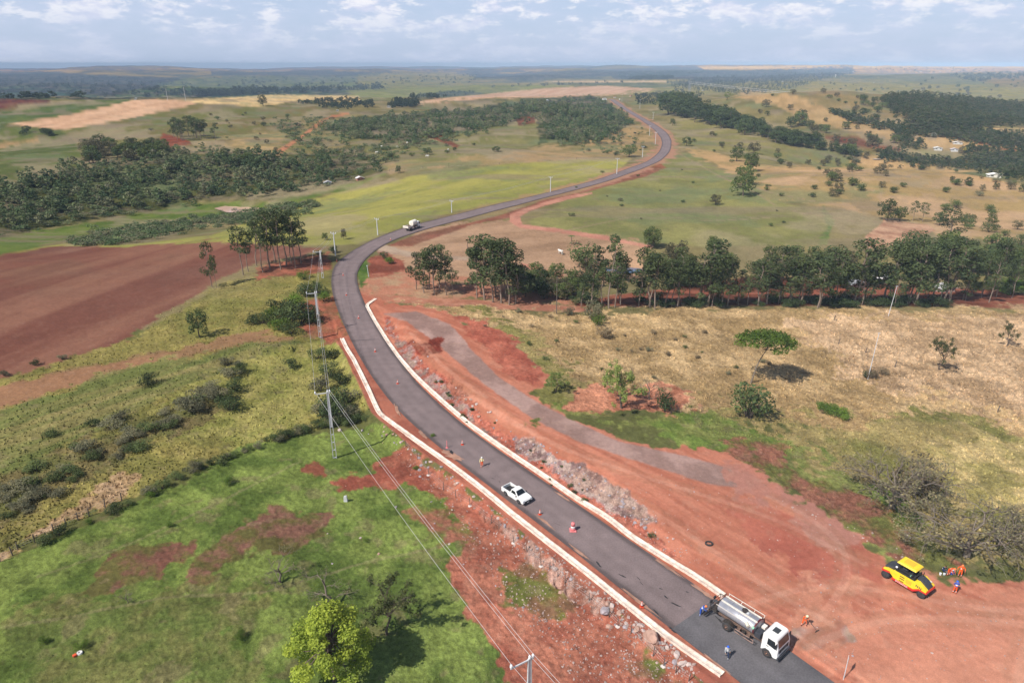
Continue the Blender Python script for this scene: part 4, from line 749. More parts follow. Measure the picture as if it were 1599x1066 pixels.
scatter([(1200, 130), (1340, 130), (1440, 150), (1380, 200), (1300, 172), (1200, 150)], 40, ('olive_broadleaf', 'dark_broadleaf', 'bush'), 3, 7, 'small dark tree on the brown hill left of the plantation', 'trees on the brown hill left of the plantation', 1.3, 16)
scatter([(1290, 205), (1380, 235), (1460, 255), (1600, 285), (1600, 320), (1420, 290), (1290, 255)], 30, ('olive_broadleaf', 'bush', 'grey_bush'), 1.5, 4, 'low shrub on the dry valley side below the brown field', 'shrubs on the dry valley side', 1.5, 17)
scatter([(130, 250), (430, 225), (560, 180), (470, 170), (330, 180), (120, 215)], 26, ('bush', 'grey_bush', 'olive_broadleaf'), 1.2, 3.5, 'small shrub in the hedges between the far left fields', 'shrubs between the far left fields', 1.6, 18)
# --- woods that read as one mass
def wood_mass(name, label, regions, seed):
    rs = np.random.RandomState(seed); VV = []; FF = []; TT = []; n = 0
    for kind, poly, dens, h0, h1, wide in regions:
        P = np.array(poly, float); x0, y0 = P.min(0)-4; x1, y1 = P.max(0)+4; m = int((x1-x0)*(y1-y0)*dens)
        u = rs.uniform(x0, x1, m); v = rs.uniform(y0, y1, m); k = sdpoly(u, v, P) > rs.normal(size=m)*np.clip((v-150)*.06, .5, 5); G = ground(u[k], v[k])
        for g_ in G:
            Vp, Fp, Tp = plant(kind, rs.randint(3))[2]; a = rs.rand()*6.28; h = rs.uniform(h0, h1); w_ = h*wide; c, s = math.cos(a), math.sin(a)
            V = np.stack([(Vp[:, 0]*c-Vp[:, 1]*s)*w_, (Vp[:, 0]*s+Vp[:, 1]*c)*w_, Vp[:, 2]*h-.08*h], 1)+g_; VV.append(V); FF.append(Fp+n); TT.append(np.clip(Tp*.22+.8*rs.rand()**1.3-.04, 0, 1)); n += len(V)
    me_ = mesh_np(name, np.concatenate(VV), np.concatenate(FF), [FM if seed == 6 else WM]); fattr(me_, np.concatenate(TT), 'tone')
    print(name, len(TT), n); return tag(obj(name, me_), label, kind='stuff')
plant('bush_low', 0); WM = leaf_mat('wood_leaves', (.085, .11, .048), .45)
rp_ = [x for x in WM.node_tree.nodes if x.type == 'VALTORGB'][0].color_ramp
for p_, q_ in ((.18, (.075, .115, .045)), (.34, (.13, .165, .07)), (.5, (.165, .15, .095)), (.64, (.105, .15, .055)), (.8, (.20, .19, .11)), (.93, (.16, .24, .07))):
    x_ = rp_.elements.new(p_); x_.color = (*q_, 1)
rp_.elements[0].color = (.06, .09, .04, 1); rp_.elements[-1].color = (.24, .20, .14, 1)
FM = leaf_mat('far_wood_leaves', (.05, .075, .045), .4)
for k_ in range(3):
    for kk_ in ('broadleaf_low', 'eucalyptus_low', 'bush_low'): PROTO[(kk_, k_)] = (*plant(kk_, k_)[:3], WM)
wood_mass('valley_wood', 'mixed scrub wood along the green valley at left', [
 ('broadleaf_low', [(0, 290), (120, 265), (250, 240), (400, 240), (430, 250), (560, 230), (600, 262), (540, 285), (460, 300), (400, 308), (330, 308), (200, 325), (120, 340), (0, 368)], .0085, 4, 8.5, 1.2),
 ('bush_low', [(0, 290), (250, 240), (560, 226), (600, 262), (540, 285), (330, 308), (0, 368)], .016, 1.3, 3.2, 1.6),
 ('bush_low', [(112, 378), (200, 360), (300, 345), (380, 337), (495, 318), (495, 325), (380, 345), (300, 354), (200, 374), (130, 382)], .16, 1.4, 2.8, 1.7)], 3)
wood_mass('ridge_wood', 'dense green wood on the ridge left of the far road', [
 ('broadleaf_low', [(500, 200), (560, 184), (700, 175), (840, 158), (920, 152), (950, 162), (880, 172), (840, 187), (740, 206), (690, 216), (610, 224), (555, 216)], .04, 3.5, 8, 1.25),
 ('broadleaf_low', [(840, 188), (870, 168), (950, 162), (985, 192), (962, 215), (900, 226), (862, 218)], .06, 3.5, 8, 1.25),
 ('bush_low', [(420, 192), (500, 182), (560, 195), (540, 225), (480, 232)], .03, 2, 5, 1.3), ('bush_low', [(560, 232), (620, 222), (740, 208), (700, 222), (640, 236), (600, 250), (570, 250)], .05, 1.5, 4, 1.5), ('bush_low', [(880, 226), (960, 216), (985, 200), (1012, 205), (1000, 232), (930, 240)], .02, 1.2, 2.6, 1.5)], 4)
wood_mass('tree_plantation', 'wide dark tree plantation on the far right slope', [
 ('eucalyptus_low', [(1376, 156), (1430, 150), (1520, 160), (1600, 166), (1800, 172), (1800, 192), (1560, 197), (1480, 208), (1430, 200), (1390, 175)], .2, 6.5, 9.5, 1.9),
 ('broadleaf_low', [(1290, 172), (1360, 190), (1430, 205), (1560, 212), (1700, 230), (1700, 243), (1540, 222), (1400, 205), (1330, 192)], .12, 3.5, 6.5, 1.4),
 ('broadleaf_low', [(1370, 236), (1440, 250), (1500, 255), (1510, 262), (1420, 256), (1380, 246)], .13, 3, 5, 1.4),
 ('broadleaf_low', [(1505, 236), (1600, 242), (1700, 255), (1700, 285), (1600, 276), (1520, 264)], .09, 3, 6.5, 1.4),
 ('broadleaf_low', [(1395, 205), (1425, 205), (1440, 225), (1410, 232)], .1, 3, 5, 1.4)], 5)
wood_mass('far_woods', 'dark woods and tree lines of the distant country', [
 ('eucalyptus_low', [(1040, 130), (1140, 118), (1330, 108), (1340, 116), (1290, 124), (1240, 140), (1170, 150), (1050, 140)], .16, 9, 14, 1.8),
 ('broadleaf_low', [(965, 118), (1050, 113), (1100, 114), (1040, 124), (970, 124)], .3, 12, 17, 2.),
 ('broadleaf_low', [(300, 146), (400, 140), (560, 138), (600, 134), (600, 140), (430, 148), (300, 151)], .08, 14, 22, 1.5),
 ('eucalyptus_low', [(322, 148), (384, 147), (386, 151), (322, 152)], .3, 12, 16, 1.5),
 ('broadleaf_low', [(465, 160), (540, 156), (580, 160), (585, 168), (520, 170), (475, 165)], .10, 4, 8, 1.3),
 ('broadleaf_low', [(610, 160), (655, 160), (655, 168), (610, 168)], .2, 6, 10, 1.3),
 ('broadleaf_low', [(640, 152), (700, 144), (750, 145), (700, 153), (650, 157)], .09, 6, 12, 1.3),
 ('broadleaf_low', [(990, 150), (1060, 140), (1100, 150), (1060, 165), (1000, 165)], .10, 5, 9, 1.3),
 ('broadleaf_low', [(0, 120), (140, 120), (300, 130), (330, 150), (0, 156)], .035, 7, 12, 1.9),
 ('broadleaf_low', [(330, 122), (560, 120), (760, 116), (760, 130), (500, 138), (330, 136)], .02, 9, 14, 1.7),
 ('broadleaf_low', [(1480, 118), (1600, 112), (1700, 110), (1700, 118), (1600, 122), (1520, 130)], .1, 10, 16, 1.4),
 ('broadleaf_low', [(760, 136), (900, 130), (1000, 128), (900, 133), (780, 138)], .05, 8, 14, 1.4),
 ('broadleaf_low', [(1330, 104), (1480, 106), (1560, 108), (1540, 114), (1380, 112)], .05, 10, 16, 1.6),
 ('broadleaf_low', [(1280, 128), (1420, 135), (1420, 150), (1300, 140)], .012, 6, 10, 1.3)], 6)
# ------------------------------------------------------------------ hard things
class MB:
    def __init__(s): s.bm = bmesh.new()
    def hexa(s, b, t):
        v = [s.bm.verts.new(c) for c in list(b)+list(t)]
        for f in ((3, 2, 1, 0), (4, 5, 6, 7), (0, 1, 5, 4), (1, 2, 6, 5), (2, 3, 7, 6), (3, 0, 4, 7)): s.bm.faces.new([v[i] for i in f])
        return s
    def box(s, c, d, rz=0., M=None):
        x, y, z = [q/2 for q in d]; P = [Vector((a*x, b*y, e*z)) for e in (-1, 1) for a, b in ((-1, -1), (1, -1), (1, 1), (-1, 1))]
        Rm = Matrix.Rotation(rz, 3, 'Z') if M is None else M
        P = [Rm@p+Vector(c) for p in P]; return s.hexa(P[:4], P[4:])
    def bar(s, a, b, w, h=None):
        a = Vector(a); b = Vector(b); d = b-a; q = d.to_track_quat('X', 'Z').to_matrix(); return s.box((a+b)/2, (d.length, w, h or w), M=q)
    def prism(s, prof, y0, y1, y0t=None, y1t=None, zt=None):
        """profile in x,z pushed from y0 to y1; above zt the sides lean in to y0t,y1t"""
        def yy(z, lo, lt): return lo if zt is None or z <= zt[0] else lo+(lt-lo)*(z-zt[0])/(zt[1]-zt[0])
        A = [s.bm.verts.new((x, yy(z, y0, y0t), z)) for x, z in prof]; B = [s.bm.verts.new((x, yy(z, y1, y1t), z)) for x, z in prof]; n = len(prof)
        s.bm.faces.new(A); s.bm.faces.new(B[::-1])
        for i in range(n): s.bm.faces.new([A[(i+1) % n], A[i], B[i], B[(i+1) % n]])
        return s
    def cyl(s, a, b, r0, r1=None, n=16, cap=True, sx=1.):
        a = Vector(a); b = Vector(b); r1 = r0 if r1 is None else r1; q = (b-a).to_track_quat('Z', 'Y').to_matrix(); X = []
        for p, r in ((a, r0), (b, r1)): X.append([s.bm.verts.new(p+q@Vector((math.cos(t)*r*sx, math.sin(t)*r, 0))) for t in [6.28318*i/n for i in range(n)]])
        for i in range(n): s.bm.faces.new([X[0][i], X[0][(i+1) % n], X[1][(i+1) % n], X[1][i]])
        if cap: s.bm.faces.new(X[0][::-1]); s.bm.faces.new(X[1])
        return s
    def lathe(s, P, c=(0, 0, 0), n=20, axis='Z'):
        rings = []
        for r, z in P:
            L_ = []
            for i in range(n):
                t = 6.28318*i/n; q = (math.cos(t)*r, math.sin(t)*r, z) if axis == 'Z' else (math.cos(t)*r, z, math.sin(t)*r); L_.append(s.bm.verts.new(Vector(q)+Vector(c)))
            rings.append(L_)
        for A_, B_ in zip(rings, rings[1:]):
            for i in range(n): s.bm.faces.new([A_[i], A_[(i+1) % n], B_[(i+1) % n], B_[i]])
        s.bm.faces.new(rings[0][::-1]); s.bm.faces.new(rings[-1]); return s
    def ball(s, c, r, sc=(1, 1, 1), sub=2):
        M = Matrix.Translation(c)@Matrix.Diagonal((*[r*q for q in sc], 1)); bmesh.ops.create_icosphere(s.bm, subdivisions=sub, radius=1, matrix=M); return s
    def sheet(s, P, th=.02):
        """a thin slab on four or more corner points, standing th proud along its normal"""
        P = [Vector(p) for p in P]; n_ = (P[1]-P[0]).cross(P[2]-P[0]).normalized(); A = [s.bm.verts.new(p) for p in P]; B = [s.bm.verts.new(p+n_*th) for p in P]
        s.bm.faces.new(A[::-1]); s.bm.faces.new(B); k = len(P)
        for i in range(k): s.bm.faces.new([A[i], A[(i+1) % k], B[(i+1) % k], B[i]])
        return s
    def mesh(s, name, m, bevel=0., smooth=False):
        if bevel: bmesh.ops.bevel(s.bm, geom=s.bm.edges[:], offset=bevel, segments=2, profile=.6, affect='EDGES', clamp_overlap=True)
        bmesh.ops.recalc_face_normals(s.bm, faces=s.bm.faces[:]); me = bpy.data.meshes.new(name); s.bm.to_mesh(me); s.bm.free(); me.materials.append(m)
        if smooth:
            for p in me.polygons: p.use_smooth = True
        return me
    def build(s, name, m, parent=None, bevel=0., smooth=False): return obj(name, s.mesh(name, m, bevel, smooth), parent)
WHITE = mat('white_paint', (.82, .82, .80), .3, 0, .03, 2, .5); GLASS = mat('dark_glass', (.012, .016, .02), .08, 0, 0, 1, .8); BLACK = mat('black_plastic', (.025, .025, .027), .6, 0, .2, 6)
RUB = mat('tyre_rubber', (.045, .042, .042), .85, 0, .25, 8); DUSTR = mat('dusty_rim', (.42, .20, .12), .8, 0, .3, 6); STEEL = mat('tank_steel', (.46, .46, .50), .33, .55, .12, 1.5); DARKM = mat('greasy_metal', (.055, .045, .04), .6, .2, .4, 5)
RUST = mat('dusty_frame', (.17, .11, .085), .8, .1, .35, 5); YEL = mat('yellow_paint', (.86, .62, .03), .35, 0, .08, 2, .5); REDP = mat('red_paint', (.62, .025, .02), .35, 0, .1, 2, .5); BLKP = mat('black_hood', (.05, .052, .062), .5, 0, .15, 3)
CONC = mat('pole_concrete', (.55, .56, .58), .8, 0, .12, 3); PORC = mat('insulator_porcelain', (.80, .82, .85), .3); WIREM = mat('wire_aluminium', (.62, .60, .60), .5, .2); WOODP = mat('weathered_wood', (.13, .105, .09), .9, 0, .4, 6)
ORA = mat('orange_cloth', (.85, .12, .015), .85, 0, .12, 9); BLU = mat('blue_cloth', (.025, .09, .45), .85, 0, .15, 9); HIV = mat('high_vis_cloth', (.85, .74, .38), .8, 0, .1, 9); NAVY = mat('navy_cloth', (.02, .035, .085), .9); GREYC = mat('pale_grey_cloth', (.42, .44, .46), .9)
SKIN = mat('skin', (.36, .20, .13), .6, 0, .05, 9); BOOT = mat('boots', (.02, .018, .016), .7); SILV = mat('reflective_strip', (.75, .75, .72), .4); HAIR = mat('dark_hair', (.02, .015, .012), .8); EYE = mat('eye', (.02, .02, .02), .3)
def heading(u0, v0, u1, v1):
    a = flat(u0, v0); b = flat(u1, v1); d = b-a; return math.atan2(d[1], d[0]), (a+b)/2, float(np.hypot(*d))
def wheel(parent, x, y, r, w, rim, side, holes=True):
    t = MB().lathe([(r*.55, -w/2), (r*.93, -w/2), (r, -w*.32), (r, w*.32), (r*.93, w/2), (r*.55, w/2)], (0, 0, 0), 24, 'Y').build('wheel', RUB, parent, 0, True); t.location = (x, y, r)
    m_ = MB().lathe([(r*.56, -w*.30), (r*.56, w*.38), (r*.46, w*.52), (r*.34, w*.30), (r*.16, w*.30), (r*.13, w*.56), (.01, w*.56)], (0, 0, 0), 18, 'Y').build('rim', rim, t); m_.rotation_euler = (0, 0, 0 if side > 0 else math.pi); return t
# ---- white pickup
def pickup():
    rz, c, ln = heading(790.5, 768, 818, 786); print('pickup', ln)
    g = flat(807, 776.5); t = empty('pickup_truck', (g[0], g[1], .03), rz, 'white single cab pickup truck with open black cargo bed on the tarmac', 'pickup truck')
    L0, L1, W_ = -2.25, 2.2, .85
    prof = [(L0, .42), (L0, .98), (-.50, 1.0), (.98, .98), (1.62, .93), (2.0, .84), (2.17, .66), (2.2, .42), (1.78, .30), (1.62, .62), (1.28, .72), (.94, .62), (.80, .28), (-.92, .28), (-1.06, .62), (-1.38, .72), (-1.70, .62), (-1.84, .30)]
    b = MB(); q = [(-.50, 1.0), (.98, .98), (1.62, .93), (2.0, .84), (2.17, .66), (2.2, .42), (1.78, .30), (1.62, .62), (1.28, .72), (.94, .62), (.80, .28), (-.50, .28)]; b.prism(q, -W_, W_)
    r_ = [(L0, .40), (L0, 1.0), (-.495, 1.0), (-.495, .28), (-.92, .28), (-1.06, .62), (-1.38, .72), (-1.70, .62), (-1.84, .32)]
    b.prism(r_, -W_, -W_+.10); b.prism(r_, W_-.10, W_); b.box((L0+.05, 0, .70), (.1, W_*2-.2, .60)); body = b.build('body', WHITE, t, .02)
    MB().box((-1.37, 0, .50), (1.64, W_*2-.22, .08)).box((-.55, 0, .76), (.06, W_*2-.22, .44)).build('cargo_bed', BLACK, t)
    MB().box((-.95, .15, .62), (.36, .36, .16)).build('bed_load', mat('pale_box', (.6, .62, .62), .6), t, .03)
    bt = [(-.48, -W_+.03, 1.0), (1.05, -W_+.03, .985), (1.05, W_-.03, .985), (-.48, W_-.03, 1.0)]; tp = [(-.34, -.62, 1.50), (.38, -.62, 1.52), (.38, .62, 1.52), (-.34, .62, 1.50)]
    cab = MB().hexa(bt, tp).build('cab', WHITE, t, .04)
    def face(i0, i1, u0, u1, w0, w1, flip):
        A, B, C_, D = Vector(bt[i0]), Vector(bt[i1]), Vector(tp[i1]), Vector(tp[i0]); f = lambda a, b_: (A*(1-a)+B*a)*(1-b_)+(D*(1-a)+C_*a)*b_
        P = [f(u0, w0), f(u1, w0), f(u1, w1), f(u0, w1)]; return P if not flip else P[::-1]
    MB().sheet(face(1, 2, .06, .94, .08, .90, False), .012).build('windscreen', GLASS, t); MB().sheet(face(3, 0, .12, .88, .2, .82, False), .012).build('rear_window', GLASS, t)
    for s, (a, b_) in ((-1, (0, 1)), (1, (2, 3))): MB().sheet(face(a, b_, .12 if s < 0 else .14, .86 if s < 0 else .88, .12, .84, False), .012).build('side_window', GLASS, t)
    for s in (-1, 1):
        wheel(t, 1.28, s*(W_-.10), .31, .2, mat('grey_rim', (.25, .25, .26), .4, .5), s); wheel(t, -1.38, s*(W_-.10), .31, .2, MATS['grey_rim'], s)
        MB().box((.86, s*(W_+.09), 1.04), (.12, .18, .13)).build('mirror', BLACK, t, .02); MB().box((2.09, s*.64, .70), (.16, .34, .13)).build('headlight', mat('lamp_glass', (.55, .58, .6), .15), t, .02)
        MB().box((-2.262, s*.74, .80), (.03, .14, .26)).build('tail_light', REDP, t)
        MB().box((.1, s*(W_+.004), .92), (.18, .02, .03)).build('door_handle', BLACK, t)
    MB().box((2.17, 0, .56), (.10, 1.05, .16)).build('grille', BLACK, t, .01); MB().box((2.19, 0, .38), (.12, 1.62, .16)).build('front_bumper', BLACK, t, .03); MB().box((-2.30, 0, .42), (.12, 1.6, .14)).build('rear_bumper', BLACK, t, .03)
    MB().box((2.262, 0, .44), (.012, .40, .12)).build('number_plate', mat('plate', (.6, .6, .6), .5), t)
pickup()
# ---- tanker that sprays tar
def tanker():
    rz, c, ln = heading(1118, 972, 1208, 1032); print('tanker', ln, c)
    g = flat(1166, 991); t = empty('tar_spraying_truck', (g[0], g[1], .05), rz, 'truck with white cab, long silver tank and black spray bar at its rear end', 'tanker truck')
    # x forward; rear end -4.4, nose +3.9, half width 1.2
    for s in (-1, 1): MB().box((-.4, s*.42, .86), (7.9, .10, .26)).build('chassis_rail', RUST, t)
    # cab
    prof = [(2.15, .72), (2.15, 2.65), (2.35, 2.82), (3.45, 2.80), (3.62, 2.68), (3.90, 1.62), (3.92, .62), (3.70, .52), (3.42, .52), (3.36, .80), (3.02, 1.12), (2.60, 1.12), (2.26, .80), (2.24, .72)]
    cab = MB().prism(prof, -1.18, 1.18, -1.08, 1.08, (1.6, 2.8)).build('cab', WHITE, t, .035)
    MB().sheet([(3.872, -.98, 1.74), (3.872, .98, 1.74), (3.668, .93, 2.54), (3.668, -.93, 2.54)], .02).build('windscreen', GLASS, t)
    for s in (-1, 1):
        y0, y1 = s*1.172, s*1.118; P = [(2.72, y0, 1.72), (3.62, y0, 1.60), (3.46, y1, 2.42), (2.72, y1, 2.42)]; P = P if s < 0 else P[::-1]
        MB().sheet(P, .02).build('side_window', GLASS, t); MB().box((3.72, s*1.36, 2.15), (.10, .22, .50)).box((3.72, s*1.22, 2.40), (.05, .14, .05)).build('mirror', BLACK, t, .02)
        MB().box((2.80, s*1.192, 1.50), (.22, .03, .05)).build('door_handle', BLACK, t); MB().box((3.935, s*.88, .86), (.05, .36, .20)).build('headlight', mat('lamp_glass', (.55, .58, .6), .15), t, .02)
    MB().box((2.95, 0, 2.845), (.62, .72, .06)).build('roof_hatch', mat('hatch_glass', (.05, .055, .06), .3), t, .02); MB().box((3.925, 0, 1.30), (.05, 1.75, .42)).build('grille', BLACK, t, .01); MB().box((3.98, 0, .62), (.20, 2.35, .34)).build('bumper', BLKP, t, .04)
    MB().box((3.962, 0, 1.12), (.03, 1.1, .10)).build('badge_strip', mat('pale_strip', (.5, .5, .52), .4, .4), t)
    # tank: fat oval barrel, walkway and boards on top
    T_ = []; n = 40
    for x, k in ((-3.15, .90), (-3.08, 1.0), (1.02, 1.0), (1.10, .92)): T_.append((x, k))
    tb = MB(); rings = []
    for x, k in T_: rings.append([tb.bm.verts.new((x, math.cos(a)*1.06*k, 1.98+math.sin(a)*.74*k)) for a in [6.28318*i/n for i in range(n)]])
    for A_, B_ in zip(rings, rings[1:]):
        for i in range(n): tb.bm.faces.new([A_[i], A_[(i+1) % n], B_[(i+1) % n], B_[i]])
    tb.bm.faces.new(rings[0]); tb.bm.faces.new(rings[-1][::-1]); tank = tb.build('tank', STEEL, t, 0, True)
    for x in (-2.0, -.9, .2): 
        b = MB(); 
        for i in range(24):
            a0, a1 = [math.pi*(-.05+1.1*q/24) for q in (i, i+1)]; b.bar((x, math.cos(a0)*1.07, 1.98+math.sin(a0)*.75), (x, math.cos(a1)*1.07, 1.98+math.sin(a1)*.75), .05, .012)
        b.build('tank_band', mat('band_steel', (.34, .34, .36), .4, .5), tank)
    b = MB()
    for i in range(26):
        a0, a1 = [6.2832*q/26 for q in (i, i+1)]; b.bar((1.06, math.cos(a0)*1.05, 1.98+math.sin(a0)*.73), (1.06, math.cos(a1)*1.05, 1.98+math.sin(a1)*.73), .16, .06)
    b.build('end_band', mat('maroon_band', (.10, .012, .015), .5), tank)
    MB().box((-1.0, 0, 2.66), (4.1, .74, .05)).build('walkway', DARKM, t); 
    for s in (-1, 1): MB().box((-1.0, s*.42, 2.70), (4.15, .12, .16)).build('walkway_board', mat('cream_board', (.72, .66, .58), .7, 0, .2, 3), t)
    hc = MB().lathe([(.27, 0), (.27, .16), (.30, .16), (.30, .20), (.05, .24)], (-.6, 0, 2.69), 18).build('manhole', DARKM, t); MB().box((-.22, -.05, 2.74), (.22, .22, .12)).build('valve_box', mat('pale_box', (.6, .62, .62), .6), t)
    MB().cyl((.2, -1.02, 2.5), (.62, -1.30, 2.42), .17).build('lagged_filter', mat('cream_lagging', (.70, .62, .50), .8), t)
    MB().cyl((.88, -.98, 2.35), (1.1, -1.0, 2.30), .14).build('green_lamp', mat('pale_green', (.30, .62, .42), .4), t)
    MB().box((1.55, -.55, 1.75), (.62, .95, .60)).build('burner_box', BLKP, t, .03); MB().box((1.32, .72, 1.52), (.50, .56, .52)).build('white_box', mat('cream_box', (.80, .76, .70), .6), t, .03)
    MB().box((1.85, .40, 1.12), (.46, .60, .42)).box((1.80, -.42, 1.12), (.5, .5, .36)).build('engine_parts', RUST, t, .03)
    for x, y in ((1.55, 1.0), (.95, 1.02)): MB().cyl((x-.22, y, .86), (x+.22, y, .86), .20).build('air_tank', RUST, t)
    MB().box((2.0, .98, .86), (.42, .42, .42)).build('battery_box', mat('beige_box', (.45, .38, .32), .7), t, .03)
    for s in (-1, 1):
        b = MB(); 
        for z in (.62, .98): b.box((.25, s*1.16, z), (2.1, .05, .07))
        for x in (-.78, .25, 1.28): b.box((x, s*1.16, .8), (.06, .05, .42))
        b.build('side_guard', mat('guard_paint', (.36, .24, .20), .7), t)
        wheel(t, 2.82, s*1.0, .50, .30, DUSTR, s); wheel(t, -1.75, s*.96, .50, .52, DUSTR, s)
        g_ = MB()
        for i in range(9):
            a0, a1 = [math.radians(12+156*q/9) for q in (i, i+1)]; g_.bar((-1.75+.63*math.cos(a0), s*.96, .52+.63*math.sin(a0)), (-1.75+.63*math.cos(a1), s*.96, .52+.63*math.sin(a1)), .58, .03)
        g_.build('mudguard', DARKM, t)
    MB().box((-1.75, 0, .52), (.16, 1.6, .16)).build('axle', DARKM, t); MB().box((2.82, 0, .52), (.14, 1.7, .14)).build('axle', DARKM, t)
    b = MB(); 
    for k in range(5): b.bar((-3.2+.0*k, .3, 1.5+.22*k), (-3.2, .75, 1.5+.22*k), .03)
    b.bar((-3.2, .3, 1.3), (-3.2, .3, 2.7), .035); b.bar((-3.2, .75, 1.3), (-3.2, .75, 2.7), .035); b.build('ladder', DARKM, t)
    hs = TB(); hs.tube([(-3.2, -1.1, .9), (-2.4, -1.25, .75), (-1.2, -1.2, .95), (0, -1.28, .8), (1.0, -1.15, 1.0)], [.05]*5, 6); obj('hose', hs.mesh('hose', RUB), t)
    for k in range(3): MB().box((-.6+k*.55, .55, .78), (.4, .5, .4)).box((-.6+k*.55, -.55, .74), (.36, .5, .34)).build('pipe_work', (RUST, DARKM, RUST)[k], t, .03)
    # rear machinery
    MB().box((-3.62, 0, 1.20), (.85, 1.9, .08)).box((-3.40, 0, 1.62), (.36, 1.7, .8)).build('pump_deck', DARKM, t, .02)
    b = MB()
    for s in (-1, 1): b.bar((-4.0, s*.92, 1.24), (-4.0, s*.92, 2.15), .05); b.bar((-3.25, s*.92, 1.24), (-3.25, s*.92, 2.15), .05); b.bar((-4.0, s*.92, 2.12), (-3.25, s*.92, 2.12), .05)
    b.bar((-4.0, -.92, 2.12), (-4.0, .92, 2.12), .05); b.bar((-4.0, -.92, 1.7), (-4.0, .92, 1.7), .04); b.build('deck_railing', DARKM, t)
    b = MB(); b.bar((-4.25, -1.5, .50), (-4.25, 1.5, .50), .14)
    for i in range(11): b.bar((-4.25, -1.4+i*.28, .50), (-4.38, -1.4+i*.28, .30), .05)
    for s in (-1, 1): b.bar((-4.25, s*.7, .50), (-3.8, s*.7, 1.2), .07); b.bar((-4.25, s*1.45, .55), (-3.8, s*.95, 1.7), .045)
    b.build('spray_bar', DARKM, t)
    b = MB(); b.lathe([(.16, -.2), (.26, 0), (.16, .2)], (-3.65, .78, 1.75), 14).build('hose_drum', mat('dusty_pink', (.5, .34, .29), .8), t)
    MB().box((-3.95, -.95, 2.22), (.16, .34, .30)).box((-4.05, -.15, 2.25), (.16, .3, .26)).build('warning_lamps', BLACK, t, .02)
    b = MB(); b.bar((-3.2, 1.18, 2.52), (1.0, 1.22, 2.52), .05); b.bar((-3.2, -1.18, 2.52), (1.0, -1.18, 2.52), .05)
    for x in (-3.1, -1.6, -.1, 1.0): b.bar((x, -1.18, 2.52), (x, -.95, 2.30), .04); b.bar((x, 1.20, 2.52), (x, .95, 2.30), .04)
    b.build('tank_handrail', mat('cream_board', (.72, .66, .58), .7, 0, .2, 3), t)
    return t
TANK = tanker()
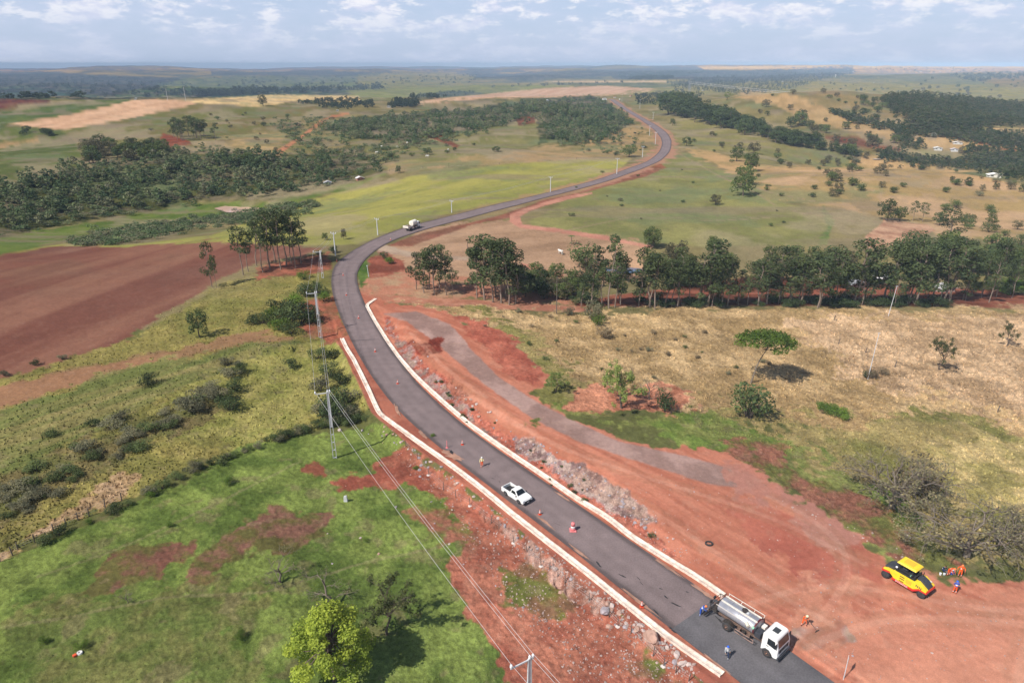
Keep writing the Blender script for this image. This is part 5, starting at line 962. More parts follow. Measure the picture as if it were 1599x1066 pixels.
# ---- pneumatic roller
def text_mesh(txt, size, ex, m, parent, loc, rot, name='lettering'):
    cu = bpy.data.curves.new(name, 'FONT'); cu.body = txt; cu.size = size; cu.extrude = ex; cu.align_x = 'CENTER'; cu.align_y = 'CENTER'
    o = bpy.data.objects.new(name, cu); COL.objects.link(o); bpy.context.view_layer.update(); me = bpy.data.meshes.new_from_object(o.evaluated_get(bpy.context.evaluated_depsgraph_get())); bpy.data.objects.remove(o)
    me.materials.clear(); me.materials.append(m); o = obj(name, me, parent); o.location = loc; o.rotation_euler = rot; return o
def roller():
    rz, c, ln = heading(1383, 904, 1437, 936); print('roller', ln); g = flat(1414, 914)
    t = empty('road_roller', (g[0], g[1], float(hz(*g))+.02), rz, 'yellow and red rubber tyred road roller with canopy parked on the red earth', 'road roller')
    # x forward towards lower right
    side = [(-2.35, .95), (-2.35, 1.22), (-1.9, 1.42), (-1.25, 1.45), (-1.2, 1.62), (1.05, 1.62), (1.15, 1.78), (1.5, 1.82), (2.45, 1.28), (2.45, 1.0), (1.62, 1.05), (1.15, .62), (-1.1, .62), (-1.45, 1.0)]
    MB().prism(side, -.93, .93).build('body', YEL, t, .03)
    sk = [(-1.22, .38), (-1.22, .64), (1.10, .64), (1.66, 1.07), (2.50, 1.02), (2.50, .90), (1.75, .90), (1.15, .38)]
    for s in (-1, 1): MB().prism(sk, s*.96-.03, s*.96+.03).build('red_skirt', REDP, t); MB().prism([(-2.40, .84), (-2.40, 1.06), (-1.62, 1.18), (-1.5, 1.0)], s*.96-.03, s*.96+.03).build('fender', REDP, t)
    MB().box((2.50, 0, .98), (.10, 1.92, .24)).build('front_beam', REDP, t, .02); MB().box((-2.40, 0, .98), (.10, 1.92, .26)).build('rear_beam', REDP, t, .02)
    for s in (1,): text_mesh('DYNAPAC', .30, .008, SILV, t, (-.1, s*-.998, .505), (math.pi/2, 0, 0)); text_mesh('DYNAPAC', .30, .008, SILV, t, (-.1, .998, .505), (math.pi/2, 0, math.pi))
    MB().prism([(1.22, 1.60), (1.10, 1.98), (1.45, 2.02), (1.95, 1.84), (2.46, 1.34), (2.46, 1.2), (1.3, 1.3)], -.50, .50).build('front_hood', BLKP, t, .05); MB().prism([(-2.30, 1.1), (-2.34, 1.42), (-1.95, 1.72), (-1.30, 1.80), (-1.22, 1.5), (-1.3, 1.1)], -.66, .66).build('rear_hood', BLKP, t, .06)
    MB().box((2.0, .52, 1.72), (.5, .04, .10)).build('hood_strip', SILV, t)
    MB().box((-.05, 0, 1.66), (2.2, 1.66, .10)).box((.95, 0, 1.85), (.14, 1.5, .5)).build('platform', BLACK, t, .02)
    for x, y in ((-.9, -.7), (.62, -.7), (.62, .7), (-.9, .7)): MB().bar((x, y, 1.64), (x, y*.95, 2.78), .07).build('canopy_post', BLACK, t)
    MB().hexa([(-1.15, -.86, 2.76), (.98, -.86, 2.76), (.98, .86, 2.76), (-1.15, .86, 2.76)], [(-1.0, -.72, 2.92), (.84, -.72, 2.92), (.84, .72, 2.92), (-1.0, .72, 2.92)]).build('canopy', YEL, t, .03)
    MB().box((-.1, 0, 2.94), (1.1, .9, .05)).build('canopy_panel', mat('yellow_worn', (.72, .46, .04), .5), t, .02)
    MB().box((-.35, 0, 1.95), (.5, .55, .12)).box((-.6, 0, 2.2), (.12, .5, .5)).build('seat', BLKP, t, .04); MB().cyl((.40, 0, 1.7), (.25, 0, 2.2), .03).lathe([(.2, 0), (.2, .03)], (.24, 0, 2.2), 16).build('steering_wheel', BLACK, t)
    MB().ball((-1.15, -.55, 1.92), .13).build('work_lamp', PORC, t); MB().ball((.52, -.72, 1.95), .10, (1, 1, 1.4)).build('mirror', mat('pale_green', (.30, .62, .42), .4), t)
    MB().cyl((1.35, .30, 1.95), (1.35, .30, 2.55), .05, .05, 10).build('exhaust_pipe', DARKM, t)
    for s in (-1, 1):
        b = MB(); b.bar((-.9, s*.9, 1.66), (-.9, s*.9, 2.15), .04); b.bar((.62, s*.9, 1.66), (.62, s*.9, 2.15), .04); b.bar((-.9, s*.9, 2.15), (.62, s*.9, 2.15), .04); b.build('handrail', BLACK, t)
        b = MB(); b.box((-.2, s*.96, .78), (.5, .06, .05)).box((-.2, s*.96, 1.1), (.5, .06, .05)).box((-.2, s*.96, 1.38), (.5, .06, .05)); b.build('step', BLACK, t)
        for k in range(4): MB().box((1.35+.18*k, s*.935, 1.30-.03*k), (.10, .02, .26)).build('vent', BLKP, t)
        MB().box((.55, s*.935, 1.15), (.62, .015, .50)).build('side_hatch', mat('yellow_worn', (.72, .46, .04), .5), t)
    for i in range(4): wheel(t, 1.98, -.72+.48*i, .46, .40, mat('black_rim', (.06, .06, .065), .6), -1 if i < 2 else 1)
    for i in range(5): wheel(t, -1.98, -.84+.42*i, .46, .36, MATS['black_rim'], -1 if i < 3 else 1)
roller()
# ---- far lorry at the bend and car at the far end
def far_truck():
    rz, c, ln = heading(634, 361, 655, 354); g = flat(644, 358); print('lorry', ln)
    t = empty('flatbed_truck', (g[0], g[1], float(hz(*g))+.03), rz, 'white flatbed truck with a white drum load driving at the far bend', 'truck')
    MB().box((-.6, 0, .85), (6.2, .9, .22)).build('chassis', DARKM, t); MB().prism([(2.1, .6), (2.1, 2.5), (2.3, 2.6), (3.1, 2.55), (3.5, 1.6), (3.55, .6)], -1.1, 1.1).build('cab', WHITE, t, .05); MB().sheet([(3.53, -.95, 1.62), (3.53, .95, 1.62), (3.14, .9, 2.42), (3.14, -.9, 2.42)], .03).build('windscreen', GLASS, t)
    for s in (-1, 1): MB().box((2.85, s*1.1, 1.95), (.8, .04, .6)).build('side_window', GLASS, t); wheel(t, 2.7, s*.95, .48, .3, DUSTR, s); wheel(t, -1.9, s*.9, .48, .5, DUSTR, s)
    MB().box((-1.1, 0, 1.14), (5.6, 2.3, .14)).build('load_bed', mat('dusty_frame'  , (.17, .11, .085), .8), t); MB().box((-3.9, 0, 1.55), (.12, 2.3, .8)).box((-2.4, 1.12, 1.45), (2.9, .08, .5)).box((-2.4, -1.12, 1.45), (2.9, .08, .5)).build('side_boards', mat('cream_board', (.72, .66, .58), .7), t)
    MB().cyl((-.6, 0, 2.2), (1.9, 0, 2.3), .98, .95, 20).build('drum', mat('cream_drum', (.82, .78, .68), .5), t, .05, True); MB().box((-2.4, 0, 1.5), (1.6, 1.4, .5)).build('cargo', RUST, t, .05)
far_truck()
def far_car():
    rz, c, ln = heading(966, 162, 969, 154); g = flat(967.5, 156.0); t = empty('white_car', (g[0], g[1], float(hz(*g))+.05), rz, 'tiny white car at the far end of the road by the houses', 'car')
    MB().prism([(-2, .3), (-2, .9), (-1.7, 1.0), (-1.2, 1.5), (.4, 1.5), (1.0, 1.0), (2, .85), (2.1, .3)], -.85, .85).build('body', WHITE, t, .05); MB().box((-.3, 0, 1.25), (1.6, 1.72, .3)).build('windows', GLASS, t)
    for x in (-1.3, 1.3):
        for s in (-1, 1): wheel(t, x, s*.78, .32, .2, DUSTR, s)
far_car()
# ---- people
BONES = [('pelvis', 'chest'), ('chest', 'neck'), ('neck', 'head')]
def person(u, v, turn, pose, shirt, trousers, label, helmet=None, vest=None, p=None, held=None):
    """one skinned figure; x forward. pose gives joints in metres"""
    g = ground(u, v)[0] if p is None else p; t = empty('person', (g[0], g[1], g[2]+.01), turn, label, 'person')
    J = dict(pelvis=(0, 0, .95), belly=(0, 0, 1.12), chest=(.02, 0, 1.36), neck=(.03, 0, 1.50), head=(.05, 0, 1.60), crown=(.04, 0, 1.70),
             hipL=(0, .10, .92), hipR=(0, -.10, .92), kneeL=(.06, .12, .50), kneeR=(.02, -.12, .50), ankL=(0, .13, .09), ankR=(-.02, -.13, .09), toeL=(.17, .15, .04), toeR=(.15, -.15, .04),
             shL=(.0, .19, 1.42), shR=(.0, -.19, 1.42), elL=(.02, .26, 1.14), elR=(.02, -.26, 1.14), wrL=(.14, .27, .92), wrR=(.14, -.27, .92)); J.update(pose)
    def P(k): return Vector(J[k])
    hL = P('wrL')+(P('wrL')-P('elL')).normalized()*.09; hR = P('wrR')+(P('wrR')-P('elR')).normalized()*.09
    names = list(J)+['hL', 'hR']; pos = {k: Vector(J[k]) for k in J}; pos['hL'] = hL; pos['hR'] = hR
    rad = dict(pelvis=.135, belly=.125, chest=.145, neck=.055, head=.088, crown=.075, hipL=.095, hipR=.095, kneeL=.062, kneeR=.062, ankL=.05, ankR=.05, toeL=.042, toeR=.042, shL=.068, shR=.068, elL=.048, elR=.048, wrL=.033, wrR=.033, hL=.036, hR=.036)
    E = [('pelvis', 'belly'), ('belly', 'chest'), ('chest', 'neck'), ('neck', 'head'), ('head', 'crown'), ('pelvis', 'hipL'), ('pelvis', 'hipR'), ('hipL', 'kneeL'), ('kneeL', 'ankL'), ('ankL', 'toeL'), ('hipR', 'kneeR'), ('kneeR', 'ankR'), ('ankR', 'toeR'), ('chest', 'shL'), ('chest', 'shR'), ('shL', 'elL'), ('elL', 'wrL'), ('wrL', 'hL'), ('shR', 'elR'), ('elR', 'wrR'), ('wrR', 'hR')]
    fr = {}
    for s_, h_, w_, e_ in (('L', 'hL', 'wrL', 'elL'), ('R', 'hR', 'wrR', 'elR')):       # four fingers and a thumb per hand
        d = (pos[h_]-pos[w_]).normalized(); sd_ = d.cross(Vector((0, 0, 1))); sd_ = sd_.normalized() if sd_.length > .1 else Vector((0, 1, 0)); dn = sd_.cross(d).normalized()
        for i in range(5):
            k = 'f%s%d' % (s_, i)
            if i < 4: a = pos[h_]+sd_*(.022*(i-1.5))+d*.02; b_ = a+d*(.045+.006*(i in (1, 2)))-dn*.010; c_ = b_+d*.022-dn*.026
            else: a = pos[h_]-sd_*.034-d*.03; b_ = a-sd_*.02+d*.03; c_ = b_+d*.03-dn*.01
            fr[k] = (a, b_, c_)
    idx = {k: i for i, k in enumerate(names)}; me = bpy.data.meshes.new('sk'); me.from_pydata([pos[k] for k in names], [(idx[a], idx[b]) for a, b in E], [])
    o = bpy.data.objects.new('sk', me); COL.objects.link(o); md = o.modifiers.new('s', 'SKIN'); md.use_smooth_shade = True; sv = me.skin_vertices[0].data
    for k in names: r_ = rad[k]; sv[idx[k]].radius = (r_*(1.25 if k in ('chest', 'pelvis', 'belly') else 1), r_*(.85 if k in ('chest', 'belly') else 1)); sv[idx[k]].use_root = k == 'pelvis'
    o.modifiers.new('u', 'SUBSURF').levels = 1; bpy.context.view_layer.update(); body = bpy.data.meshes.new_from_object(o.evaluated_get(bpy.context.evaluated_depsgraph_get())); bpy.data.objects.remove(o)
    bm = bmesh.new(); bm.from_mesh(body); reg = {'head': 2, 'crown': 2, 'neck': 2, 'wr': 2, 'h': 2, 'f': 2}
    def seg(a, b, q):
        d = b-a; t_ = max(0, min(1, (q-a).dot(d)/max(1e-9, d.length_squared))); return (q-a-d*t_).length, t_
    for f in bm.faces:
        q = f.calc_center_median(); best = min(((seg(pos[a], pos[b], q)[0], a, b) for a, b in E)); a, b = best[1:]; tt = seg(pos[a], pos[b], q)[1]; m_ = 0
        if a in ('hipL', 'hipR', 'kneeL', 'kneeR') or (a == 'pelvis' and b in ('hipL', 'hipR')): m_ = 1
        elif a == 'pelvis' and tt < .25: m_ = 1
        elif a in ('ankL', 'ankR'): m_ = 3
        elif a in ('neck', 'head') or (a == 'chest' and b == 'neck' and tt > .8): m_ = 2
        elif a in ('wrL', 'wrR'): m_ = 2
        if m_ == 1 and a in ('kneeL', 'kneeR') and .45 < tt < .62: m_ = 4
        if m_ == 0 and a == 'belly' and .2 < tt < .5: m_ = 4
        if vest and m_ == 0 and a in ('belly', 'chest', 'pelvis') and not b.startswith('sh'): m_ = 5 if not (a == 'belly' and .2 < tt < .5) else 4
        f.material_index = m_
    up = (pos['crown']-pos['head']).normalized(); hd = pos['head']; fw = Vector((1, 0, 0)); fw = (fw-up*fw.dot(up)).normalized(); lf = up.cross(fw)
    def addball(c, r, sc, mi):
        n0 = len(bm.faces); Mx = Matrix((fw, lf, up)).transposed().to_4x4(); bmesh.ops.create_icosphere(bm, subdivisions=1, radius=1, matrix=Matrix.Translation(c)@Mx@Matrix.Diagonal((*[r*q for q in sc], 1)))
        bm.faces.ensure_lookup_table()
        for f in bm.faces[n0:]: f.material_index = mi; f.smooth = True
    addball(hd+fw*.095-up*.005, .018, (1, .8, 1.4), 2)
    for s in (-1, 1): addball(hd+fw*.078+lf*.032*s+up*.018, .011, (.6, 1, .7), 6); addball(hd+lf*.088*s, .022, (.7, .5, 1.2), 2)
    addball(hd+fw*.082-up*.045, .018, (.4, 1.3, .4), 7)
    if not helmet: addball(hd+up*.05-fw*.015, .095, (1.02, .95, .75), 8)
    for a, b_, c_ in fr.values():
        for q0, q1, r_ in ((a, b_, .0095), (b_, c_, .008)):
            n0 = len(bm.faces); d = q1-q0; bmesh.ops.create_cone(bm, cap_ends=True, segments=6, radius1=r_, radius2=r_*.85, depth=d.length, matrix=Matrix.Translation((q0+q1)/2)@d.to_track_quat('Z', 'Y').to_matrix().to_4x4()); bm.faces.ensure_lookup_table()
            for f in bm.faces[n0:]: f.material_index = 2
    me = bpy.data.meshes.new('body'); bm.to_mesh(me); bm.free()
    for m_ in (shirt, trousers, SKIN, BOOT, SILV, vest or shirt, EYE, mat('lips', (.25, .10, .08), .6), HAIR): me.materials.append(m_)
    obj('body', me, t)
    if helmet:
        b = MB(); b.lathe([(.150, -.01), (.118, .0), (.112, .05), (.085, .10), (.03, .125)], (0, 0, 0), 18); h = b.build('helmet', helmet, t, 0, True); h.location = hd+up*.035; h.rotation_euler = up.to_track_quat('Z', 'Y').to_euler()
    return t
WH = mat('white_helmet', (.8, .8, .78), .4); BH = mat('blue_helmet', (.03, .13, .62), .4); OH = mat('orange_helmet', (.85, .22, .06), .4); YH = mat('cream_helmet', (.8, .74, .5), .4)
A90 = R(-90)
person(752.5, 729, A90+.2, dict(elL=(.10, .28, 1.18), wrL=(.30, .18, 1.22), elR=(.02, -.30, 1.16), wrR=(.10, -.34, .94), kneeR=(.12, -.12, .50), ankR=(.16, -.13, .09), toeR=(.32, -.14, .04)), HIV, ORA, 'worker in pale yellow shirt and orange trousers standing on the road behind the pickup', WH)
person(1093, 961, R(-25), dict(chest=(.30, 0, 1.28), belly=(.12, 0, 1.10), neck=(.40, 0, 1.40), head=(.48, 0, 1.48), crown=(.53, 0, 1.57), shL=(.28, .19, 1.34), shR=(.28, -.19, 1.34), elL=(.46, .24, 1.12), wrL=(.66, .16, 1.06), elR=(.46, -.24, 1.12), wrR=(.66, -.14, 1.08), kneeL=(.10, .13, .50), ankL=(-.06, .13, .09), toeL=(.10, .14, .04)), BLU, BLU, 'worker in blue overalls and orange helmet leaning on the rear of the tanker', OH)
person(1134, 1028, R(-100), dict(kneeL=(.22, .11, .52), ankL=(.24, .12, .10), toeL=(.40, .13, .06), kneeR=(-.04, -.11, .50), ankR=(-.30, -.12, .14), toeR=(-.16, -.13, .05), elL=(-.14, .25, 1.16), wrL=(-.06, .27, .94), elR=(.12, -.25, 1.16), wrR=(.28, -.22, 1.02)), GREYC, NAVY, 'worker with blue helmet walking on the fresh tarmac beside the tanker', BH)
ow = person(1254.5, 976, R(-80), dict(chest=(.16, 0, 1.33), neck=(.24, 0, 1.46), head=(.31, 0, 1.54), crown=(.35, 0, 1.63), shL=(.14, .19, 1.38), shR=(.14, -.19, 1.38), elL=(.10, .30, 1.14), wrL=(.30, .20, 1.02), elR=(.10, -.30, 1.14), wrR=(.36, -.08, .92), kneeL=(.12, .20, .50), ankL=(.06, .26, .09), toeL=(.22, .30, .04), kneeR=(.04, -.20, .50), ankR=(-.04, -.24, .09), toeR=(.10, -.30, .04)), ORA, ORA, 'worker in orange trousers and pale vest holding a long rake near the truck cab', YH, HIV)
g_ = ground(1260, 975)[0]; rk = empty('hand_rake', (g_[0], g_[1], g_[2]+.02), R(-60), 'long handled rake held by the orange clad worker near the truck cab', 'rake'); MB().bar((-.45, -.1, 1.05), (1.1, .15, .03), .04).build('handle', WOODP, rk); MB().box((1.12, .15, .04), (.06, .6, .07)).build('rake_head', DARKM, rk)
sit = dict(pelvis=(0, 0, .42), belly=(.06, 0, .58), chest=(.16, 0, .80), neck=(.22, 0, .95), head=(.27, 0, 1.05), crown=(.30, 0, 1.14), hipL=(.0, .11, .40), hipR=(.0, -.11, .40), kneeL=(.40, .18, .54), kneeR=(.40, -.18, .54), ankL=(.44, .20, .09), ankR=(.46, -.20, .09), toeL=(.60, .22, .04), toeR=(.62, -.22, .04), shL=(.14, .19, .86), shR=(.14, -.19, .86), elL=(.30, .26, .64), elR=(.30, -.26, .64), wrL=(.50, .12, .62), wrR=(.50, -.12, .62))
bend_ = dict(chest=(.34, 0, 1.20), belly=(.14, 0, 1.08), neck=(.46, 0, 1.28), head=(.55, 0, 1.34), crown=(.62, 0, 1.41), shL=(.32, .19, 1.24), shR=(.32, -.19, 1.24), elL=(.46, .22, .98), wrL=(.60, .16, .80), elR=(.46, -.22, .98), wrR=(.60, -.16, .80))
person(1480, 898, R(-70), bend_, ORA, ORA, 'left of two orange clad workers by the thorn tree, bending forward', OH)
person(1498, 900, R(-110), dict(kneeR=(.10, -.16, .50), elR=(-.05, -.36, 1.20), wrR=(.12, -.40, 1.02), elL=(.05, .34, 1.20), wrL=(.24, .30, 1.06)), ORA, ORA, 'right of two orange clad workers by the thorn tree, standing with arms out', OH)
person(1472, 895, R(-80), sit, NAVY, NAVY, 'worker in dark clothes sitting at the edge of the bush beside the orange workers', None, p=ground(1471, 893)[0])
person(1490, 926, R(70), dict(elL=(.10, .25, 1.14), wrL=(.26, .12, 1.04), elR=(.10, -.25, 1.14), wrR=(.26, -.12, 1.04), kneeL=(.04, .14, .5), ankL=(0, .16, .09), toeL=(.15, .17, .04)), BLU, ORA, 'worker in blue shirt and orange trousers standing right of the road roller', BH)
g_ = ground(1486, 895)[0]; c_ = empty('cool_box', (g_[0], g_[1], g_[2]), .4, 'blue cool box on the ground between the two orange clad workers', 'cool box'); MB().box((0, 0, .18), (.55, .38, .34)).build('box', BLU, c_, .03); MB().box((0, 0, .38), (.58, .41, .07)).build('lid', PORC, c_, .02)
for i, (u, v) in enumerate(((1468, 897), (1474, 897.5))): g_ = ground(u, v)[0]; o = MB().lathe([(.10, 0), (.13, .25), (.13, .27)], (0, 0, 0), 14).build('bucket', PORC, None); o.location = g_; tag(o, ('white bucket farthest left of the resting workers', 'white bucket at the feet of the leftmost worker')[i], 'bucket')
# ---- cones, drum and post
CONEM = mat('cone_orange', (.75, .10, .04), .5, 0, .1, 5); CW = mat('cone_white', (.75, .72, .70), .5)
def cone():
    t = empty('traffic_cone'); MB().box((0, 0, .025), (.42, .42, .05)).build('base', CONEM, t, .01); MB().lathe([(.15, .05), (.03, .75)], (0, 0, 0), 16).build('cone_body', CONEM, t, 0, True); MB().lathe([(.127, .26), (.100, .40)], (0, 0, 0), 16).build('white_band', CW, t, 0, True); MB().lathe([(.082, .50), (.058, .62)], (0, 0, 0), 16).build('white_band', CW, t, 0, True); return t
cn = cone()
CL = [(722, 694, 'on the road right of the tall marker post'), (843, 803, 'just below the white pickup'), (1002, 947, 'beside the left gutter near the fresh tarmac'), (621, 599, 'third along the road beyond the worker'), (586, 549, 'in the lane beside the second gutter stretch'), (560, 497, 'where the right gutter begins'), (541, 461, 'in the middle of the road before the bend'), (536, 430, 'inside the bend beside the thin shadow'), (610, 375, 'by the gravel side road beyond the bend'), (526, 408, 'on the left edge at the bend')]
for i, (u, v, l_) in enumerate(CL):
    o = cn if i == 0 else copy_tree(cn); g_ = flat(u, v); o.location = (g_[0], g_[1], .025); o.rotation_euler = (0, 0, i*.7); tag(o, 'orange and white traffic cone '+l_, 'traffic cone', 'cones along the closed road')
g_ = flat(894.5, 828); t = empty('safety_drum', (g_[0], g_[1], .025), 0, 'large pink and white safety drum standing alone in the middle lane', 'safety drum')
PK = mat('faded_pink', (.72, .22, .22), .6, 0, .1, 4); MB().box((0, 0, .06), (.85, .85, .12)).build('base', PK, t, .03); MB().lathe([(.30, .12), (.30, .42)], (0, 0, 0), 20).build('drum_body', PK, t, 0, True); MB().lathe([(.285, .42), (.275, .72)], (0, 0, 0), 20).build('white_band', CW, t, 0, True); MB().lathe([(.27, .72), (.25, 1.12), (.20, 1.2)], (0, 0, 0), 20).build('drum_top', PK, t, 0, True)
g_ = flat(698, 699); t = empty('marker_post', (g_[0], g_[1], .025), 0, 'tall thin pink marker post at the left edge of the road', 'marker post'); MB().lathe([(.22, 0), (.20, .07)], (0, 0, 0), 12).build('base', PK, t); MB().cyl((0, 0, .07), (0, 0, 1.25), .07, .05, 10).build('post', PK, t)
# road sign seen edge-on at the bottom
g_ = ground(1317, 1060)[0]; t = empty('road_sign', tuple(g_), R(60), 'narrow white sign on a post at the dusty kerb near the bottom edge', 'road sign'); MB().cyl((0, 0, -.1), (.10, 0, 2.7), .04, .04, 8).build('post', CONC, t); MB().box((.09, .02, 2.35), (.62, .03, .8), M=Matrix.Rotation(0, 3, 'Z')).build('panel', WHITE, t, .01)
# tyre and litter
g_ = ground(1107, 849)[0]; o = MB(); 
for i in range(16): a0, a1 = [6.2832*q/16 for q in (i, i+1)]; o.bar((math.cos(a0)*.42, math.sin(a0)*.36, .1), (math.cos(a1)*.42, math.sin(a1)*.36, .1), .14, .18)
o = o.build('old_tyre', RUB, None); o.location = g_; tag(o, 'old black tyre lying on the red earth above the gutter', 'tyre')
g_ = ground(121, 1022)[0]; t = empty('plastic_litter', tuple(g_), .8, 'crumpled orange and white plastic barrier piece in the bottom left pasture', 'plastic debris'); MB().box((-.22, 0, .12), (.36, .30, .22)).build('orange_piece', CONEM, t, .05); MB().lathe([(.30, 0), (.26, .16), (.12, .14), (.12, .02)], (.22, .05, .02), 14).build('white_piece', CW, t, .02)
g_ = ground(540, 782)[0]; o = MB().hexa([(-.28, -.2, -.1), (.28, -.2, -.1), (.28, .2, -.1), (-.28, .2, -.1)], [(-.2, -.14, .85), (.18, -.12, .95), (.2, .14, .9), (-.2, .14, .8)]).build('stone_marker', CONC, None, .05); o.location = g_; tag(o, 'upright pale grey stone marker in the grass left of the power line', 'stone')
# ---- power poles
def pole(u, v, vt, label, arm=2.0, rz=0., h=None, p=None, big=False, both=False, group='concrete power poles along the road'):
    g = ground(u, v)[0] if p is None else np.array(p); h = float(top_h(g, vt)) if h is None else h; t = empty('power_pole', tuple(g), rz, label, 'power pole', group)
    b = MB(); w0, w1 = (.30, .17) if big else (.28, .20)
    if big:
        b.hexa([(-.09, -w0, -.3), (.09, -w0, -.3), (.09, -w0+.09, -.3), (-.09, -w0+.09, -.3)], [(-.07, -w1, h), (.07, -w1, h), (.07, -w1+.08, h), (-.07, -w1+.08, h)])
        b.hexa([(-.09, w0-.09, -.3), (.09, w0-.09, -.3), (.09, w0, -.3), (-.09, w0, -.3)], [(-.07, w1-.08, h), (.07, w1-.08, h), (.07, w1, h), (-.07, w1, h)])
        for q in range(5): z = .12+q*1.35; k = w0-(w0-w1)*z/h-.10; b.box((0, 0, z), (.12, k*2, .13))
        z = 5.6; k0 = w0-(w0-w1)*z/h-.09; b.hexa([(-.04, -k0, z), (.04, -k0, z), (.04, k0, z), (-.04, k0, z)], [(-.035, -w1+.08, h), (.035, -w1+.08, h), (.035, w1-.08, h), (-.035, w1-.08, h)])
    else: b.hexa([(-.13, -.16, -.3), (.13, -.16, -.3), (.13, .16, -.3), (-.13, .16, -.3)], [(-.09, -.10, h), (.09, -.10, h), (.09, .10, h), (-.09, .10, h)])
    b.build('post', CONC, t)
    if arm:
        MB().box((0, arm*.33 if both is False else 0, h-.12), (.10, arm, .13)).build('crossarm', CONC, t)
        off = (arm*.83-.06, arm*.0, -arm*.17+.06) if not both else (arm/2-.06, 0, -arm/2+.06)
        for y in off: MB().lathe([(.05, 0), (.09, .06), (.13, .12), (.09, .18), (.12, .26), (.07, .38)], (0, y, h-.055), 12).build('insulator', PORC, t, 0, True)
        return t, [t.matrix_basis@Vector((0, y, h+.34)) for y in off]
    return t, [t.matrix_basis@Vector((0, 0, h))]
P0 = (1.45, 41.9, float(hz(1.45, 41.9))); dirs = math.atan2(88.7-41.9, -26.8-1.45)
LBL = ['nearest concrete power pole, cut by the bottom edge of the picture', 'tall ladder like concrete power pole in the green pasture with three insulators', 'concrete power pole on the bank where the left gutter begins', 'concrete power pole beside the bend next to the thicket', 'concrete power pole right of the eucalyptus clump at the bend', 'white concrete pole at the near corner of the lime meadow', 'white concrete pole in the middle of the lime meadow edge', 'white concrete pole on the lime meadow, third along the straight', 'white concrete pole at the far end of the lime meadow', 'white concrete pole inside the far road curve', 'white pole against the red bank of the far curve', 'second white pole against the red bank of the far curve', 'white pole right of the far red cutting', 'white pole above the far red cutting', 'white pole near the car at the far end of the road']
PP = [None, (523, 715, 612), (500, 527, 457), (504, 434, 393), (524, 399, 364), (590, 367, 342), (705.5, 332, 314), (859.5, 300, 277), (963, 272, 248), (1003, 245.5, 229), (1023, 226, 207), (1014, 212, 197), (1019.5, 187.5, 176), (999, 170, 156), (971, 159, 148)]
ends = []; prev = None
for i, q in enumerate(PP):
    if i == 0: t, e = pole(0, 0, 0, LBL[0], 2.2, dirs, 11., P0, True)
    else:
        g = ground(q[0], q[1])[0]; nx = ground(PP[min(i+1, len(PP)-1)][0], PP[min(i+1, len(PP)-1)][1])[0] if i < len(PP)-1 else g+np.array([0, 40, 0]); d = nx-g; t, e = pole(q[0], q[1], q[2], LBL[i], 2.2 if i < 4 else 1.8, math.atan2(d[1], d[0]), None, None, i < 4, i >= 4)
    ends.append(e)
def wire(a, b, sag, r, label, group):
    P = [(Vector(a)*(1-s)+Vector(b)*s)-Vector((0, 0, sag*4*s*(1-s))) for s in np.linspace(0, 1, 15)]; tb = TB(); tb.tube([tuple(p) for p in P], [r]*15, 4); me = tb.mesh('power_wire', WIREM); tag(obj('power_wire', me), label, 'wire', group)
bk = [Vector((35, -5, 11.3))+Vector((.83, .56, 0))*s for s in (-1.8, 0, .4)]
for j in range(3): wire(ends[0][j], bk[j], .5, .016, 'power wire leaving the nearest pole towards the bottom right corner', 'wires of the near span')
for i in range(8):
    for j in range(3): wire(ends[i][j], ends[i+1][j], .7, .017 if i < 2 else .02, ['power wire between the two nearest concrete poles', 'power wire from the tall pasture pole towards the bend', 'power wire spanning along the bend', 'power wire spanning beside the bend clump', 'power wire across the road bend', 'power wire along the lime meadow edge', 'power wire over the lime meadow straight', 'power wire at the far end of the lime meadow'][i], 'wires of span %s' % 'abcdefgh'[i])
def thin_pole(u, v, ut, vt, label, m=CONC, r=.13):
    g = ground(u, v)[0]; zc = g[1]*CP-(g[2]-H)*SP; h = float(top_h(g, vt)); ztop = g[2]+h; yc = (CV-vt)/F; tt = (ztop-H)/(-SP+yc*CP); x = (ut-CU)/F*tt; o = MB().cyl((0, 0, -.3), (x-g[0], 0, h), r, r*.7, 10)
    t = empty('plain_pole', tuple(g), 0, label, 'pole'); o.build('post', m, t); MB().box((x-g[0], 0, h-.15), (.5, .08, .08)).build('crossbar', m, t)
thin_pole(869, 490, 870, 432, 'thin weathered wooden pole left of the eucalyptus row', WOODP, .11); thin_pole(1355, 592, 1373, 519, 'leaning white concrete pole in the straw meadow', CONC, .075); thin_pole(1387, 493, 1401, 446, 'leaning white concrete pole against the eucalyptus row', CONC, .08)
thin_pole(730, 398, 730, 375, 'dark slim pole on the dry slope behind the larger eucalyptus clump', WOODP, .1); thin_pole(576, 432, 573, 414, 'short white pole on the weedy strip inside the bend', CONC, .1)
